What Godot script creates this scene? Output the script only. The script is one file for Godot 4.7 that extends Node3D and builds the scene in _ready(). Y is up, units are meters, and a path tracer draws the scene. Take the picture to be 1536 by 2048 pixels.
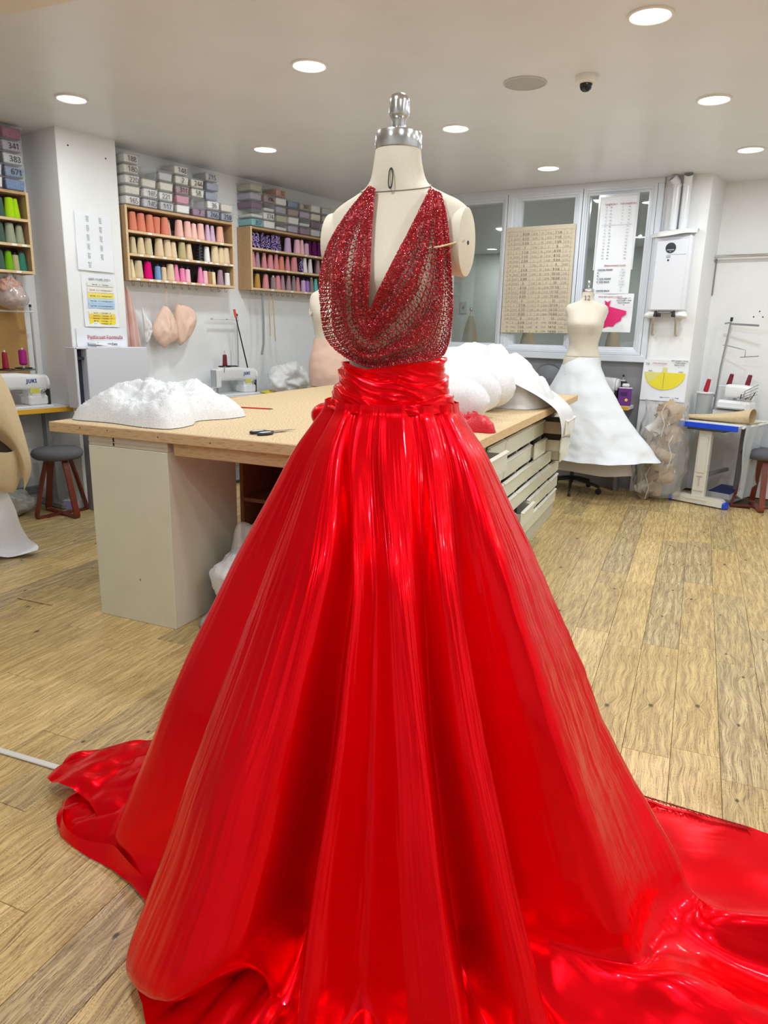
extends Node3D

# A dressmaking workroom: a red satin gown on a dress form in front of a cutting table.
# Axes: x runs along the window wall, z along the wall of thread racks, y up, metres.

const TABLE_TURN := 0.2271    # the cutting table and the floor planks are turned against the walls
const WINDOW_TURN := 0.0816
const CEIL := 2.6

var mats := {}
var used := {}
var rng := RandomNumberGenerator.new()


# ---------------------------------------------------------------- mesh builder
class MB:
	var v := PackedVector3Array()
	var n := PackedVector3Array()
	var uv := PackedVector2Array()
	var idx := PackedInt32Array()

	func vert(p: Vector3, nn: Vector3, t := Vector2.ZERO) -> int:
		v.append(p)
		n.append(nn)
		uv.append(t)
		return v.size() - 1

	# a, b, c counter-clockwise seen from outside
	func tri(a: Vector3, b: Vector3, c: Vector3) -> void:
		var nn := (b - a).cross(c - a).normalized()
		var i := v.size()
		vert(a, nn, Vector2(a.x, a.y))
		vert(b, nn, Vector2(b.x, b.y))
		vert(c, nn, Vector2(c.x, c.y))
		idx.append_array(PackedInt32Array([i, i + 2, i + 1]))

	func quad(a: Vector3, b: Vector3, c: Vector3, d: Vector3, ua := Vector2(0, 0), ub := Vector2(1, 0), uc := Vector2(1, 1), ud := Vector2(0, 1)) -> void:
		var nn := (b - a).cross(c - a)
		if nn.length_squared() < 1e-14:
			nn = (c - a).cross(d - a)
		nn = nn.normalized()
		var i := v.size()
		vert(a, nn, ua)
		vert(b, nn, ub)
		vert(c, nn, uc)
		vert(d, nn, ud)
		idx.append_array(PackedInt32Array([i, i + 2, i + 1, i, i + 3, i + 2]))

	# a box with chamfered edges: centre, size, turn
	func box(c: Vector3, s: Vector3, bev := 0.0, turn := Basis.IDENTITY) -> MB:
		var h := s * 0.5
		bev = minf(bev, minf(h.x, minf(h.y, h.z)) * 0.9)
		for ax in 3:
			for sg in [-1.0, 1.0]:
				var e1: int = (ax + 1) % 3
				var e2: int = (ax + 2) % 3
				var p := []
				for k in [[-1, -1], [1, -1], [1, 1], [-1, 1]]:
					var q := Vector3.ZERO
					q[ax] = sg * h[ax]
					q[e1] = k[0] * (h[e1] - bev)
					q[e2] = k[1] * (h[e2] - bev)
					p.append(c + turn * q)
				var w: float = s[e1]
				var t: float = s[e2]
				if sg > 0:
					quad(p[0], p[1], p[2], p[3], Vector2(0, 0), Vector2(w, 0), Vector2(w, t), Vector2(0, t))
				else:
					quad(p[3], p[2], p[1], p[0], Vector2(0, t), Vector2(w, t), Vector2(w, 0), Vector2(0, 0))
		if bev > 0:
			for ax in 3:
				var e1: int = (ax + 1) % 3
				var e2: int = (ax + 2) % 3
				for k in [[1, 1], [1, -1], [-1, 1], [-1, -1]]:
					var a0 := Vector3.ZERO
					a0[e1] = k[0] * h[e1]
					a0[e2] = k[1] * (h[e2] - bev)
					var b0 := Vector3.ZERO
					b0[e1] = k[0] * (h[e1] - bev)
					b0[e2] = k[1] * h[e2]
					var along := Vector3.ZERO
					along[ax] = h[ax] - bev
					var p := [c + turn * (a0 - along), c + turn * (b0 - along), c + turn * (b0 + along), c + turn * (a0 + along)]
					if k[0] * k[1] < 0:
						p.reverse()
					quad(p[0], p[1], p[2], p[3])
			for sx in [-1, 1]:
				for sy in [-1, 1]:
					for sz in [-1, 1]:
						var a := c + turn * Vector3(sx * h.x, sy * (h.y - bev), sz * (h.z - bev))
						var b := c + turn * Vector3(sx * (h.x - bev), sy * h.y, sz * (h.z - bev))
						var d := c + turn * Vector3(sx * (h.x - bev), sy * (h.y - bev), sz * h.z)
						if sx * sy * sz > 0:
							tri(a, b, d)
						else:
							tri(a, d, b)
		return self

	# a smooth sheet; rows of equal length; normals point along (next column) x (next row) unless flipped
	func grid(rows: Array, wrap := false, flip := false, us := 1.0, vs := 1.0) -> MB:
		var R := rows.size()
		var C: int = rows[0].size()
		var base := v.size()
		for r in R:
			var row: PackedVector3Array = rows[r]
			var up: PackedVector3Array = rows[maxi(r - 1, 0)]
			var dn: PackedVector3Array = rows[mini(r + 1, R - 1)]
			for c in C:
				var l := row[(c - 1 + C) % C] if wrap else row[maxi(c - 1, 0)]
				var g := row[(c + 1) % C] if wrap else row[mini(c + 1, C - 1)]
				var nn := (g - l).cross(dn[c] - up[c])
				if nn.length_squared() < 1e-16:
					var other: PackedVector3Array = dn if r < R / 2 else up
					var l2 := other[(c - 1 + C) % C] if wrap else other[maxi(c - 1, 0)]
					var g2 := other[(c + 1) % C] if wrap else other[mini(c + 1, C - 1)]
					nn = (g2 - l2).cross(dn[c] - up[c])
				if flip:
					nn = -nn
				vert(row[c], nn.normalized(), Vector2(us * c / float(C if wrap else C - 1), vs * r / float(R - 1)))
		var W := C if wrap else C - 1
		for r in R - 1:
			for c in W:
				var a := base + r * C + c
				var b := base + r * C + (c + 1) % C
				var d := a + C
				var e := b + C
				if flip:
					idx.append_array(PackedInt32Array([a, b, d, b, e, d]))
				else:
					idx.append_array(PackedInt32Array([a, d, b, b, d, e]))
		return self

	# outline (radius, height) from bottom to top, turned about the y axis of xf; sx, sz squash it
	func lathe(prof: Array, seg := 24, xf := Transform3D.IDENTITY, sx := 1.0, sz := 1.0) -> MB:
		var m := prof.size()
		var sn: Array[Vector2] = []
		for i in m - 1:
			var d: Vector2 = prof[i + 1] - prof[i]
			sn.append(Vector2(d.y, -d.x).normalized())
		var ring_p: Array[Vector2] = []
		var ring_n: Array[Vector2] = []
		var cut: Array[bool] = []
		for i in m:
			if i == 0:
				ring_p.append(prof[i]); ring_n.append(sn[0]); cut.append(false)
			elif i == m - 1:
				ring_p.append(prof[i]); ring_n.append(sn[m - 2]); cut.append(false)
			elif sn[i - 1].dot(sn[i]) > 0.75:
				ring_p.append(prof[i]); ring_n.append((sn[i - 1] + sn[i]).normalized()); cut.append(false)
			else:
				ring_p.append(prof[i]); ring_n.append(sn[i - 1]); cut.append(true)
				ring_p.append(prof[i]); ring_n.append(sn[i]); cut.append(false)
		var base := v.size()
		for i in ring_p.size():
			for k in seg + 1:
				var a := TAU * k / seg
				var p := Vector3(ring_p[i].x * cos(a) * sx, ring_p[i].y, ring_p[i].x * sin(a) * sz)
				var q := Vector3(ring_n[i].x * cos(a) / sx, ring_n[i].y, ring_n[i].x * sin(a) / sz).normalized()
				vert(xf * p, (xf.basis * q).normalized(), Vector2(k / float(seg), i / float(ring_p.size() - 1)))
		for i in ring_p.size() - 1:
			if cut[i]:
				continue
			for k in seg:
				var a := base + i * (seg + 1) + k
				var b := a + seg + 1
				idx.append_array(PackedInt32Array([a, a + 1, b, a + 1, b + 1, b]))
		return self

	# a round bar along points
	func tube(pts: Array, r0: float, seg := 8, r1 := -1.0, caps := true) -> MB:
		var rows := []
		var m := pts.size()
		if r1 < 0:
			r1 = r0
		var t0: Vector3 = (pts[1] - pts[0]).normalized()
		var side := t0.cross(Vector3.UP if absf(t0.y) < 0.9 else Vector3.RIGHT).normalized()
		for i in m:
			var t: Vector3 = (pts[mini(i + 1, m - 1)] - pts[maxi(i - 1, 0)]).normalized()
			side = (side - t * side.dot(t)).normalized()
			var b := t.cross(side)
			var r := lerpf(r0, r1, i / float(m - 1))
			var row := PackedVector3Array()
			for k in seg:
				var a := TAU * k / seg
				row.append(pts[i] + (side * cos(a) + b * sin(a)) * r)
			rows.append(row)
		grid(rows, true)
		if caps:
			for e in [0, m - 1]:
				var row: PackedVector3Array = rows[e]
				for k in range(1, seg - 1):
					if e == 0:
						tri(row[0], row[k + 1], row[k])
					else:
						tri(row[0], row[k], row[k + 1])
		return self

	# a flat outline (x, y) given depth along z
	func prism(poly: PackedVector2Array, z0: float, z1: float, xf := Transform3D.IDENTITY) -> MB:
		var p := poly
		if Geometry2D.is_polygon_clockwise(p):
			p.reverse()
		# Godot calls y-down clockwise; make it counter-clockwise with y up
		var area := 0.0
		for i in p.size():
			area += p[i].cross(p[(i + 1) % p.size()])
		if area < 0:
			p.reverse()
		var t := Geometry2D.triangulate_polygon(p)
		for i in range(0, t.size(), 3):
			var a := p[t[i]]
			var b := p[t[i + 1]]
			var c := p[t[i + 2]]
			if (b - a).cross(c - a) < 0:
				var w := b
				b = c
				c = w
			tri(xf * Vector3(a.x, a.y, z1), xf * Vector3(b.x, b.y, z1), xf * Vector3(c.x, c.y, z1))
			tri(xf * Vector3(a.x, a.y, z0), xf * Vector3(c.x, c.y, z0), xf * Vector3(b.x, b.y, z0))
		for i in p.size():
			var a := p[i]
			var b := p[(i + 1) % p.size()]
			quad(xf * Vector3(a.x, a.y, z0), xf * Vector3(b.x, b.y, z0), xf * Vector3(b.x, b.y, z1), xf * Vector3(a.x, a.y, z1))
		return self

	func done() -> ArrayMesh:
		var arr := []
		arr.resize(Mesh.ARRAY_MAX)
		arr[Mesh.ARRAY_VERTEX] = v
		arr[Mesh.ARRAY_NORMAL] = n
		arr[Mesh.ARRAY_TEX_UV] = uv
		arr[Mesh.ARRAY_INDEX] = idx
		var am := ArrayMesh.new()
		am.add_surface_from_arrays(Mesh.PRIMITIVE_TRIANGLES, arr)
		return am


# ---------------------------------------------------------------- scene helpers
func V2(a: float, b: float) -> Vector2:
	return Vector2(a, b)

func V3(a: float, b: float, c: float) -> Vector3:
	return Vector3(a, b, c)

func turned(a: float) -> Basis:
	return Basis(Vector3.UP, a)

func at(p: Vector3, a := 0.0) -> Transform3D:
	return Transform3D(turned(a), p)

func numbered(s: String) -> String:
	used[s] = used.get(s, -1) + 1
	return s if used[s] == 0 else "%s_%03d" % [s, used[s]]

func tag(o: Node3D, label: String, category: String, group := "", kind := "") -> void:
	if label: o.set_meta("label", label)
	if category: o.set_meta("category", category)
	if group: o.set_meta("group", group)
	if kind: o.set_meta("kind", kind)

func thing(called: String, label: String, category: String, xf := Transform3D.IDENTITY, group := "") -> Node3D:
	var o := Node3D.new()
	o.name = numbered(called)
	o.transform = xf
	add_child(o)
	tag(o, label, category, group)
	return o

func part(called: String, mesh: Mesh, m: Material, parent: Node3D, xf := Transform3D.IDENTITY, label := "") -> MeshInstance3D:
	var o := MeshInstance3D.new()
	o.mesh = mesh
	o.material_override = m
	o.transform = xf
	if parent == self:
		o.name = numbered(called)
		add_child(o)
	else:
		o.name = called
		parent.add_child(o, true)
	if label: o.set_meta("label", label)
	return o

func solo(called: String, mesh: Mesh, m: Material, label: String, category: String, xf := Transform3D.IDENTITY, group := "") -> MeshInstance3D:
	var o := part(called, mesh, m, self, xf)
	tag(o, label, category, group)
	return o

func struct(called: String, mesh: Mesh, m: Material, xf := Transform3D.IDENTITY, label := "") -> MeshInstance3D:
	var o := part(called, mesh, m, self, xf)
	o.set_meta("kind", "structure")
	if label: o.set_meta("label", label)
	return o

func copy_of(src: Node3D, xf: Transform3D, label: String) -> Node3D:
	var base := String(src.name).rstrip("0123456789").rstrip("_")
	var c: Node3D = src.duplicate()
	c.name = numbered(base)
	add_child(c)
	c.transform = xf
	c.set_meta("label", label)
	return c

func mbox(s: Vector3, bev := 0.0, c := Vector3.ZERO) -> ArrayMesh:
	return MB.new().box(c, s, bev).done()

# a sheet of paper: thin, slightly curled
func sheet(w: float, h: float, curl := 0.004, seed_ := 1) -> ArrayMesh:
	var rows := []
	var back := []
	for r in 13:
		var a := PackedVector3Array()
		var b := PackedVector3Array()
		for c in 11:
			var x := (c / 10.0 - 0.5) * w
			var y := (0.5 - r / 12.0) * h
			var z := curl * (0.4 + sin(c * 0.9 + seed_) * 0.3 + sin(r * 0.8 + seed_ * 2.0) * 0.3 + (pow(r / 12.0, 3.0) * 0.9))
			a.append(Vector3(x, y, z + 0.0012))
			b.append(Vector3(x, y, z))
		rows.append(a)
		back.append(b)
	return MB.new().grid(rows, false, true).grid(back, false, false).done()

func text(s: String, h: float, m: Material, parent: Node3D, xf: Transform3D, called := "lettering", font := "Droid Sans", align := HORIZONTAL_ALIGNMENT_CENTER, bold := false) -> MeshInstance3D:
	var t := TextMesh.new()
	var f := SystemFont.new()
	f.font_names = PackedStringArray([font])
	if bold: f.font_weight = 700
	t.font = f
	t.text = s
	t.font_size = 32
	t.pixel_size = h / 23.0
	t.depth = 0.0008
	t.curve_step = 3.0
	t.horizontal_alignment = align
	return part(called, t, m, parent, xf)

# ---------------------------------------------------------------- materials
func mat(called: String, c: Color, rough := 0.6, metal := 0.0, spec := 0.5) -> StandardMaterial3D:
	if mats.has(called):
		return mats[called]
	var m := StandardMaterial3D.new()
	m.resource_name = called
	m.albedo_color = c
	m.roughness = rough
	m.metallic = metal
	m.metallic_specular = spec
	mats[called] = m
	return m

func c8(r: int, g: int, b: int, a := 255) -> Color:
	return Color8(r, g, b, a)

func noise(freq: float, oct := 3, seed_ := 1, type := FastNoiseLite.TYPE_SIMPLEX_SMOOTH) -> FastNoiseLite:
	var f := FastNoiseLite.new()
	f.noise_type = type
	f.frequency = freq
	f.fractal_octaves = oct
	f.seed = seed_
	return f

func noise_tex(freq: float, cols: Array, size := 256, oct := 4, seed_ := 1, offs := []) -> NoiseTexture2D:
	var t := NoiseTexture2D.new()
	t.width = size
	t.height = size
	t.seamless = true
	t.noise = noise(freq, oct, seed_)
	var g := Gradient.new()
	var p := PackedFloat32Array()
	var cc := PackedColorArray()
	for i in cols.size():
		p.append(offs[i] if offs.size() else i / float(cols.size() - 1))
		cc.append(cols[i])
	g.offsets = p
	g.colors = cc
	t.color_ramp = g
	return t

# a material with a noise texture laid on in space, so that it needs no unwrapping; scale per axis
func tex_mat(called: String, freq: float, cols: Array, scale: Vector3, rough := 0.7, bump := 0.0, offs := [], spec := 0.5) -> StandardMaterial3D:
	if mats.has(called):
		return mats[called]
	var m := mat(called, Color.WHITE, rough, 0.0, spec)
	m.albedo_texture = noise_tex(freq, cols, 256, 4, called.length() + 3, offs)
	m.uv1_triplanar = true
	m.uv1_scale = scale
	if bump > 0.0:
		m.heightmap_enabled = true
		m.heightmap_scale = bump
		m.heightmap_texture = noise_tex(freq * 1.7, [Color.BLACK, Color.WHITE], 256, 3, called.length() + 9)
	return m

func clear_plastic(called: String, c: Color, alpha: float, rough := 0.3) -> StandardMaterial3D:
	if mats.has(called):
		return mats[called]
	var m := mat(called, Color(c, alpha), rough)
	m.transparency = BaseMaterial3D.TRANSPARENCY_ALPHA
	return m

func glow(called: String, c: Color, e: float) -> StandardMaterial3D:
	var m := mat(called, c, 0.6)
	m.emission_enabled = true
	m.emission = c
	m.emission_energy_multiplier = e
	return m

# a rounded, wrinkled lump (a stuffed bag, a bundle of cloth): radii, wrinkles, flat where it lies (y < 0)
func lump(rad: Vector3, amp: float, freq: float, seed_: int, flat := -0.6, seg := 64, ridged := true) -> ArrayMesh:
	var f := noise(freq, 2, seed_)
	var f2 := noise(freq * 1.8, 2, seed_ + 7)
	var rows := []
	for r in seg / 2 + 1:
		var row := PackedVector3Array()
		var th := PI * r / (seg / 2.0)
		for c in seg:
			var a := TAU * c / seg
			var d := Vector3(sin(th) * cos(a), cos(th), sin(th) * sin(a))
			var p := d * rad
			var k := f.get_noise_3dv(p)
			var q := Vector3(p.x * 0.55 + p.y * 0.4, p.y * 1.5, p.z * 0.8 - p.x * 0.5)
			var w := (0.55 - sqrt(absf(f2.get_noise_3dv(q)))) if ridged else f2.get_noise_3dv(q) * 0.5
			p += d * (amp * k + amp * 0.55 * w)
			if p.y < flat * rad.y:
				p.y = flat * rad.y + (p.y - flat * rad.y) * 0.08
			row.append(p)
		rows.append(row)
	return MB.new().grid(rows, true, false, 3.0, 2.0).done()

# hanging or lying cloth from a set of control rows, smoothed by Catmull-Rom both ways
func cr(a: Vector3, b: Vector3, c: Vector3, d: Vector3, t: float) -> Vector3:
	return 0.5 * ((2.0 * b) + (c - a) * t + (2.0 * a - 5.0 * b + 4.0 * c - d) * t * t + (3.0 * b - a - 3.0 * c + d) * t * t * t)

func spline(p: PackedVector3Array, m: int, wrap := false) -> PackedVector3Array:
	var o := PackedVector3Array()
	var n := p.size()
	var spans := n if wrap else n - 1
	for i in (spans * m + (0 if wrap else 1)):
		var k: int = mini(i / m, spans - 1)
		var t := (i - k * m) / float(m)
		if wrap:
			o.append(cr(p[(k - 1 + n) % n], p[k], p[(k + 1) % n], p[(k + 2) % n], t))
		else:
			o.append(cr(p[maxi(k - 1, 0)], p[k], p[k + 1], p[mini(k + 2, n - 1)], t))
	return o

func smooth_sheet(ctrl: Array, mr: int, mc: int, wrap := false) -> Array:
	var rows := []
	for r in ctrl:
		rows.append(spline(PackedVector3Array(r), mc, wrap))
	var cols: int = rows[0].size()
	var out := []
	var lines := []
	for c in cols:
		var col := PackedVector3Array()
		for r in rows:
			col.append(r[c])
		lines.append(spline(col, mr))
	for r in lines[0].size():
		var row := PackedVector3Array()
		for c in cols:
			row.append(lines[c][r])
		out.append(row)
	return out

# ---------------------------------------------------------------- camera, light
const CAM_RIGHT := Vector3(0.8040, 0.0230, -0.5942)
const CAM_UP := Vector3(-0.1651, 0.9686, -0.1859)
const CAM_BACK := Vector3(0.5713, 0.2475, 0.7826)
const CAM_AT := Vector3(0.0, 1.35, 0.0)

func setup_view() -> void:
	var cam := Camera3D.new()
	cam.name = "camera"
	cam.transform = Transform3D(Basis(CAM_RIGHT, CAM_UP, CAM_BACK).orthonormalized(), CAM_AT)
	cam.fov = 71.322
	cam.near = 0.02
	cam.far = 60.0
	add_child(cam)
	cam.current = true
	var e := Environment.new()
	e.background_mode = Environment.BG_COLOR
	e.background_color = Color(0.5, 0.55, 0.6)
	e.background_energy_multiplier = 0.2
	e.tonemap_mode = Environment.TONE_MAPPER_LINEAR
	e.tonemap_exposure = EXPOSURE
	e.sdfgi_enabled = true
	e.ssao_enabled = true
	e.ssil_enabled = true
	var w := WorldEnvironment.new()
	w.name = "environment"
	w.environment = e
	add_child(w)

const EXPOSURE := 1.0
const LAMP := 0.97

func in_view(p: Vector3, margin := 1.08) -> bool:
	var d := p - CAM_AT
	var z := -d.dot(CAM_BACK)
	return z > 0.15 and absf(d.dot(CAM_RIGHT)) < z * 0.5382 * margin + 0.15 and absf(d.dot(CAM_UP)) < z * 0.7175 * margin + 0.15

# ---------------------------------------------------------------- floor
func plank_image(seed_: int, light: Color, dark: Color, line: Color) -> ImageTexture:
	var W := 112
	var H := 896
	var im := Image.create(W, H, false, Image.FORMAT_RGB8)
	var n1 := noise(0.006, 2, seed_)
	var n2 := noise(0.05, 3, seed_ + 1)
	var n3 := noise(0.3, 2, seed_ + 2)
	var n4 := noise(0.09, 2, seed_ + 3)
	var r := RandomNumberGenerator.new()
	r.seed = seed_
	var knots := []
	for k in r.randi_range(0, 2):
		knots.append(Vector3(r.randf_range(18, W - 18), r.randf_range(50, H - 50), r.randf_range(5.0, 8.5)))
	for y in H:
		for x in W:
			var px := float(x)
			var near := 0.0
			var core := 0.0
			for k in knots:
				var dx: float = x - k.x
				var dy: float = (y - k.y) / 2.1
				var d2: float = dx * dx + dy * dy
				var s: float = k.z * 3.2
				if d2 < s * s * 6.0:
					var q: float = exp(-d2 / (s * s))
					px += signf(dx) * q * k.z * 1.6
					near = maxf(near, q)
					core = maxf(core, clampf(1.6 - sqrt(d2) / (k.z * 0.62), 0.0, 1.0))
			var wob := n1.get_noise_2d(px * 0.5, y * 0.6) * 14.0
			var g := n2.get_noise_2d((px + wob) * 2.4, y * 0.035)
			var fine := n3.get_noise_2d((px + wob) * 1.6, y * 0.022)
			var tone := n4.get_noise_2d(px * 0.55, y * 0.03)
			var t := clampf(0.42 + g * 0.6 + tone * 0.8 + near * 0.12, 0.0, 1.0)
			var c := light.lerp(dark, t)
			c = c.lerp(line, clampf((fine - 0.18) * 2.2, 0.0, 0.7))
			c = c.lerp(line.darkened(0.35), core * 0.9)
			if fine < -0.52 and (x < 7 or x > W - 8 or tone > 0.3):
				c = c.lerp(Color(0.93, 0.9, 0.84), 0.55)
			im.set_pixel(x, y, c)
	return ImageTexture.create_from_image(im)

func build_floor() -> void:
	var base := struct("floor", mbox(V3(9.0, 0.1, 8.85)), mat("joint dark", c8(92, 74, 50), 0.8), at(V3(-1.3, -0.0595, -2.62)), "oak-look plank floor, worn and scratched")
	var looks := []
	var tones := [[c8(220, 194, 135), c8(184, 155, 102), c8(112, 86, 50)], [c8(212, 186, 128), c8(172, 145, 97), c8(100, 78, 48)], [c8(214, 188, 128), c8(178, 149, 97), c8(108, 84, 48)], [c8(208, 187, 140), c8(158, 135, 95), c8(90, 72, 48)], [c8(228, 201, 141), c8(196, 167, 111), c8(124, 96, 55)], [c8(204, 181, 127), c8(162, 139, 97), c8(92, 74, 48)]]
	for i in tones.size():
		var m := mat("plank %d" % i, Color.WHITE, 0.34, 0.0, 0.5)
		m.albedo_texture = plank_image(40 + i * 11, tones[i][0], tones[i][1], tones[i][2])
		looks.append(m)
	var L := 0.92
	var W := 0.152
	var meshes := []
	for k in 4:
		var b := MB.new().box(Vector3.ZERO, V3(W - 0.0012, 0.01, L - 0.0012), 0.0012)
		# the top face carries the grain from end to end
		for i in b.v.size():
			var p := b.v[i]
			var u := p.x / W + 0.5
			var t := p.z / L + 0.5
			b.uv[i] = Vector2(u if k % 2 == 0 else 1.0 - u, t if k < 2 else 1.0 - t)
		meshes.append(b.done())
	var tb := turned(TABLE_TURN)
	var spots := []
	for i in range(-48, 34):
		var off := fposmod(sin(i * 12.9898) * 43758.5453, 1.0) * L
		for j in range(-11, 6):
			var c := V3(-0.085 + 0.152 * (i + 0.5), -0.005, j * L + off)
			var p := tb * c
			if p.x < -5.3 or p.x > 2.6 or p.z < -6.7 or p.z > 1.6:
				continue
			spots.append([p, i * 7 + j * 3])
	var rest := []
	var shown := []
	for s in spots:
		var seen: bool = false
		for o in [-0.4, 0.0, 0.4]:
			if in_view(s[0] + tb * V3(0, 0, o), 1.02): seen = true
		if seen: shown.append(s)
		else: rest.append(s)
	shown.sort_custom(func(a, b): return (a[0] - CAM_AT).length_squared() < (b[0] - CAM_AT).length_squared())
	while shown.size() > 298:
		rest.append(shown.pop_back())
	for s in shown:
		var h: int = absi(hash(s[1]))
		part("plank", meshes[h % 4], looks[(h / 4) % 6], base, Transform3D(tb, s[0] - base.position))
	for q in 6:
		var mm := MultiMesh.new()
		mm.transform_format = MultiMesh.TRANSFORM_3D
		mm.mesh = meshes[q % 4]
		var mine := []
		for s in rest:
			if absi(hash(s[1])) / 4 % 6 == q: mine.append(s)
		if mine.is_empty(): continue
		mm.instance_count = mine.size()
		for k in mine.size():
			mm.set_instance_transform(k, Transform3D(tb, mine[k][0] - base.position))
		var o := MultiMeshInstance3D.new()
		o.multimesh = mm
		o.material_override = looks[q]
		o.name = "far_planks"
		base.add_child(o, true)
		o.set_meta("kind", "stuff")
	# the pale metal strip where two floorings meet
	struct("trim_1", mbox(V3(1.6, 0.006, 0.022), 0.002), mat("strip metal", c8(226, 226, 222), 0.35, 0.2), at(V3(-2.62, 0.004, -0.805), 0.27), "pale metal floor strip running under the train")

# ---------------------------------------------------------------- shell
func build_shell() -> void:
	var wall := tex_mat("wall paint", 0.02, [c8(235, 238, 239), c8(241, 243, 244)], V3(1, 1, 1) * 0.6, 0.55)
	var ceil := tex_mat("ceiling paint", 0.012, [c8(226, 228, 232), c8(232, 234, 238)], V3(1, 1, 1) * 0.5, 0.34, 0.0, [], 0.45)
	struct("ceiling", mbox(V3(9.0, 0.12, 9.1)), ceil, at(V3(-1.3, CEIL + 0.06, -2.5)), "smooth white ceiling with a satin sheen")
	struct("wall_left", MB.new().box(V3(-5.12, 1.31, -5.0), V3(0.2, 2.62, 3.4)).box(V3(-5.38, 1.31, -0.4), V3(0.2, 2.62, 5.2)).done(), wall)
	struct("wall_column", MB.new().box(V3(-5.1, 1.31, -3.085), V3(0.5, 2.62, 0.45), 0.004).done(), wall, Transform3D.IDENTITY, "white boxed-in column with sheets taped to its face")
	# the wall with the inner window: pieces about the opening, in its own frame
	var F := Transform3D(turned(WINDOW_TURN), V3(-1.915, 0, -6.40))
	var b := MB.new()
	b.box(V3(-1.6, 0.565, -0.08), V3(3.6, 1.13, 0.12))
	b.box(V3(-2.75, 1.875, -0.08), V3(1.3, 1.49, 0.12))
	struct("wall_back", b.done(), mat("grey lower wall", c8(150, 152, 156), 0.6), F, "grey-painted wall under the inner window")
	struct("trim_2", mbox(V3(2.1, 0.03, 0.1)), mat("gap black", c8(18, 18, 20), 0.9), F * at(V3(-1.05, 2.6185, -0.03)), "dark gap over the window frame")
	# the pillar with the water heater, and the set-back wall to its right
	struct("wall_pillar", MB.new().box(V3(-1.735, 1.31, -6.65), V3(0.36, 2.62, 0.5), 0.004).done(), wall, Transform3D.IDENTITY, "white pillar carrying the water heater")
	struct("wall_far", mbox(V3(4.3, 2.62, 0.15)), wall, at(V3(0.5, 1.31, -6.925)), "plain white wall behind the overlock table")
	struct("wall_right", mbox(V3(0.15, 2.62, 9.2)), wall, at(V3(2.65, 1.31, -2.3)))
	struct("wall_behind", mbox(V3(8.4, 2.62, 0.15)), wall, at(V3(-1.3, 1.31, 1.9)))
	struct("trim_3", mbox(V3(5.0, 0.03, 0.5), 0.004), mat("bulkhead", c8(232, 222, 206), 0.5), Transform3D(turned(TABLE_TURN), turned(TABLE_TURN) * V3(-4.3, CEIL - 0.013, -2.205)), "shallow cream bulkhead along the ceiling")
	# screw holes left in the column and the far wall
	var hole := mat("screw hole", c8(40, 38, 36), 0.9)
	var dots := [V3(-4.849, 2.50, -2.945), V3(-4.849, 2.47, -3.225)]
	for p in dots:
		part("screw_hole", MB.new().lathe([V2(0.006, 0), V2(0.004, 0.002), V2(0.0001, 0.002)], 8, Transform3D(Basis(Vector3.BACK, -PI / 2), p)).done(), hole, get_node("wall_column"))
	for p in [V3(-1.16, 1.57, -6.849), V3(-1.2, 1.525, -6.849), V3(-1.13, 1.525, -6.849)]:
		part("screw_hole", MB.new().lathe([V2(0.006, 0), V2(0.004, 0.002), V2(0.0001, 0.002)], 8, Transform3D(Basis(Vector3.RIGHT, PI / 2), p)).done(), hole, get_node("wall_far"), at(-get_node("wall_far").position))
	build_window(F)
	build_next_room()

func build_window(F: Transform3D) -> void:
	var white := mat("window white", c8(218, 225, 234), 0.28)
	var glass := mat("window glass", Color(0.93, 0.97, 0.95, 0.06), 0.03)
	glass.transparency = BaseMaterial3D.TRANSPARENCY_ALPHA
	var w := part("window_1", MB.new().box(V3(-1.04, 2.579, -0.02), V3(2.08, 0.046, 0.11), 0.004).box(V3(-1.04, 1.155, -0.02), V3(2.08, 0.056, 0.13), 0.004).box(V3(-0.023, 1.868, -0.02), V3(0.046, 1.376, 0.11), 0.004).box(V3(-2.057, 1.872, -0.02), V3(0.046, 1.386, 0.11), 0.004).done(), white, self, F)
	w.set_meta("kind", "structure")
	w.set_meta("label", "white three-part inner window onto the next room")
	for k in 3:
		var x1: float = [-0.049, -0.663, -1.352][k]
		var x0: float = [-0.657, -1.346, -2.031][k]
		var p1: float = [-0.122, -0.741, -1.411][k]
		var p0: float = [-0.607, -1.222, -1.90][k]
		var s := part("casement", ring_frame(x0, x1, 1.186, 2.562, p0, p1, 1.249, 2.497), white, w)
		part("pane", mbox(V3(p1 - p0 + 0.02, 1.27, 0.005)), glass, s, at(V3((p0 + p1) / 2, 1.873, -0.025)))

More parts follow.
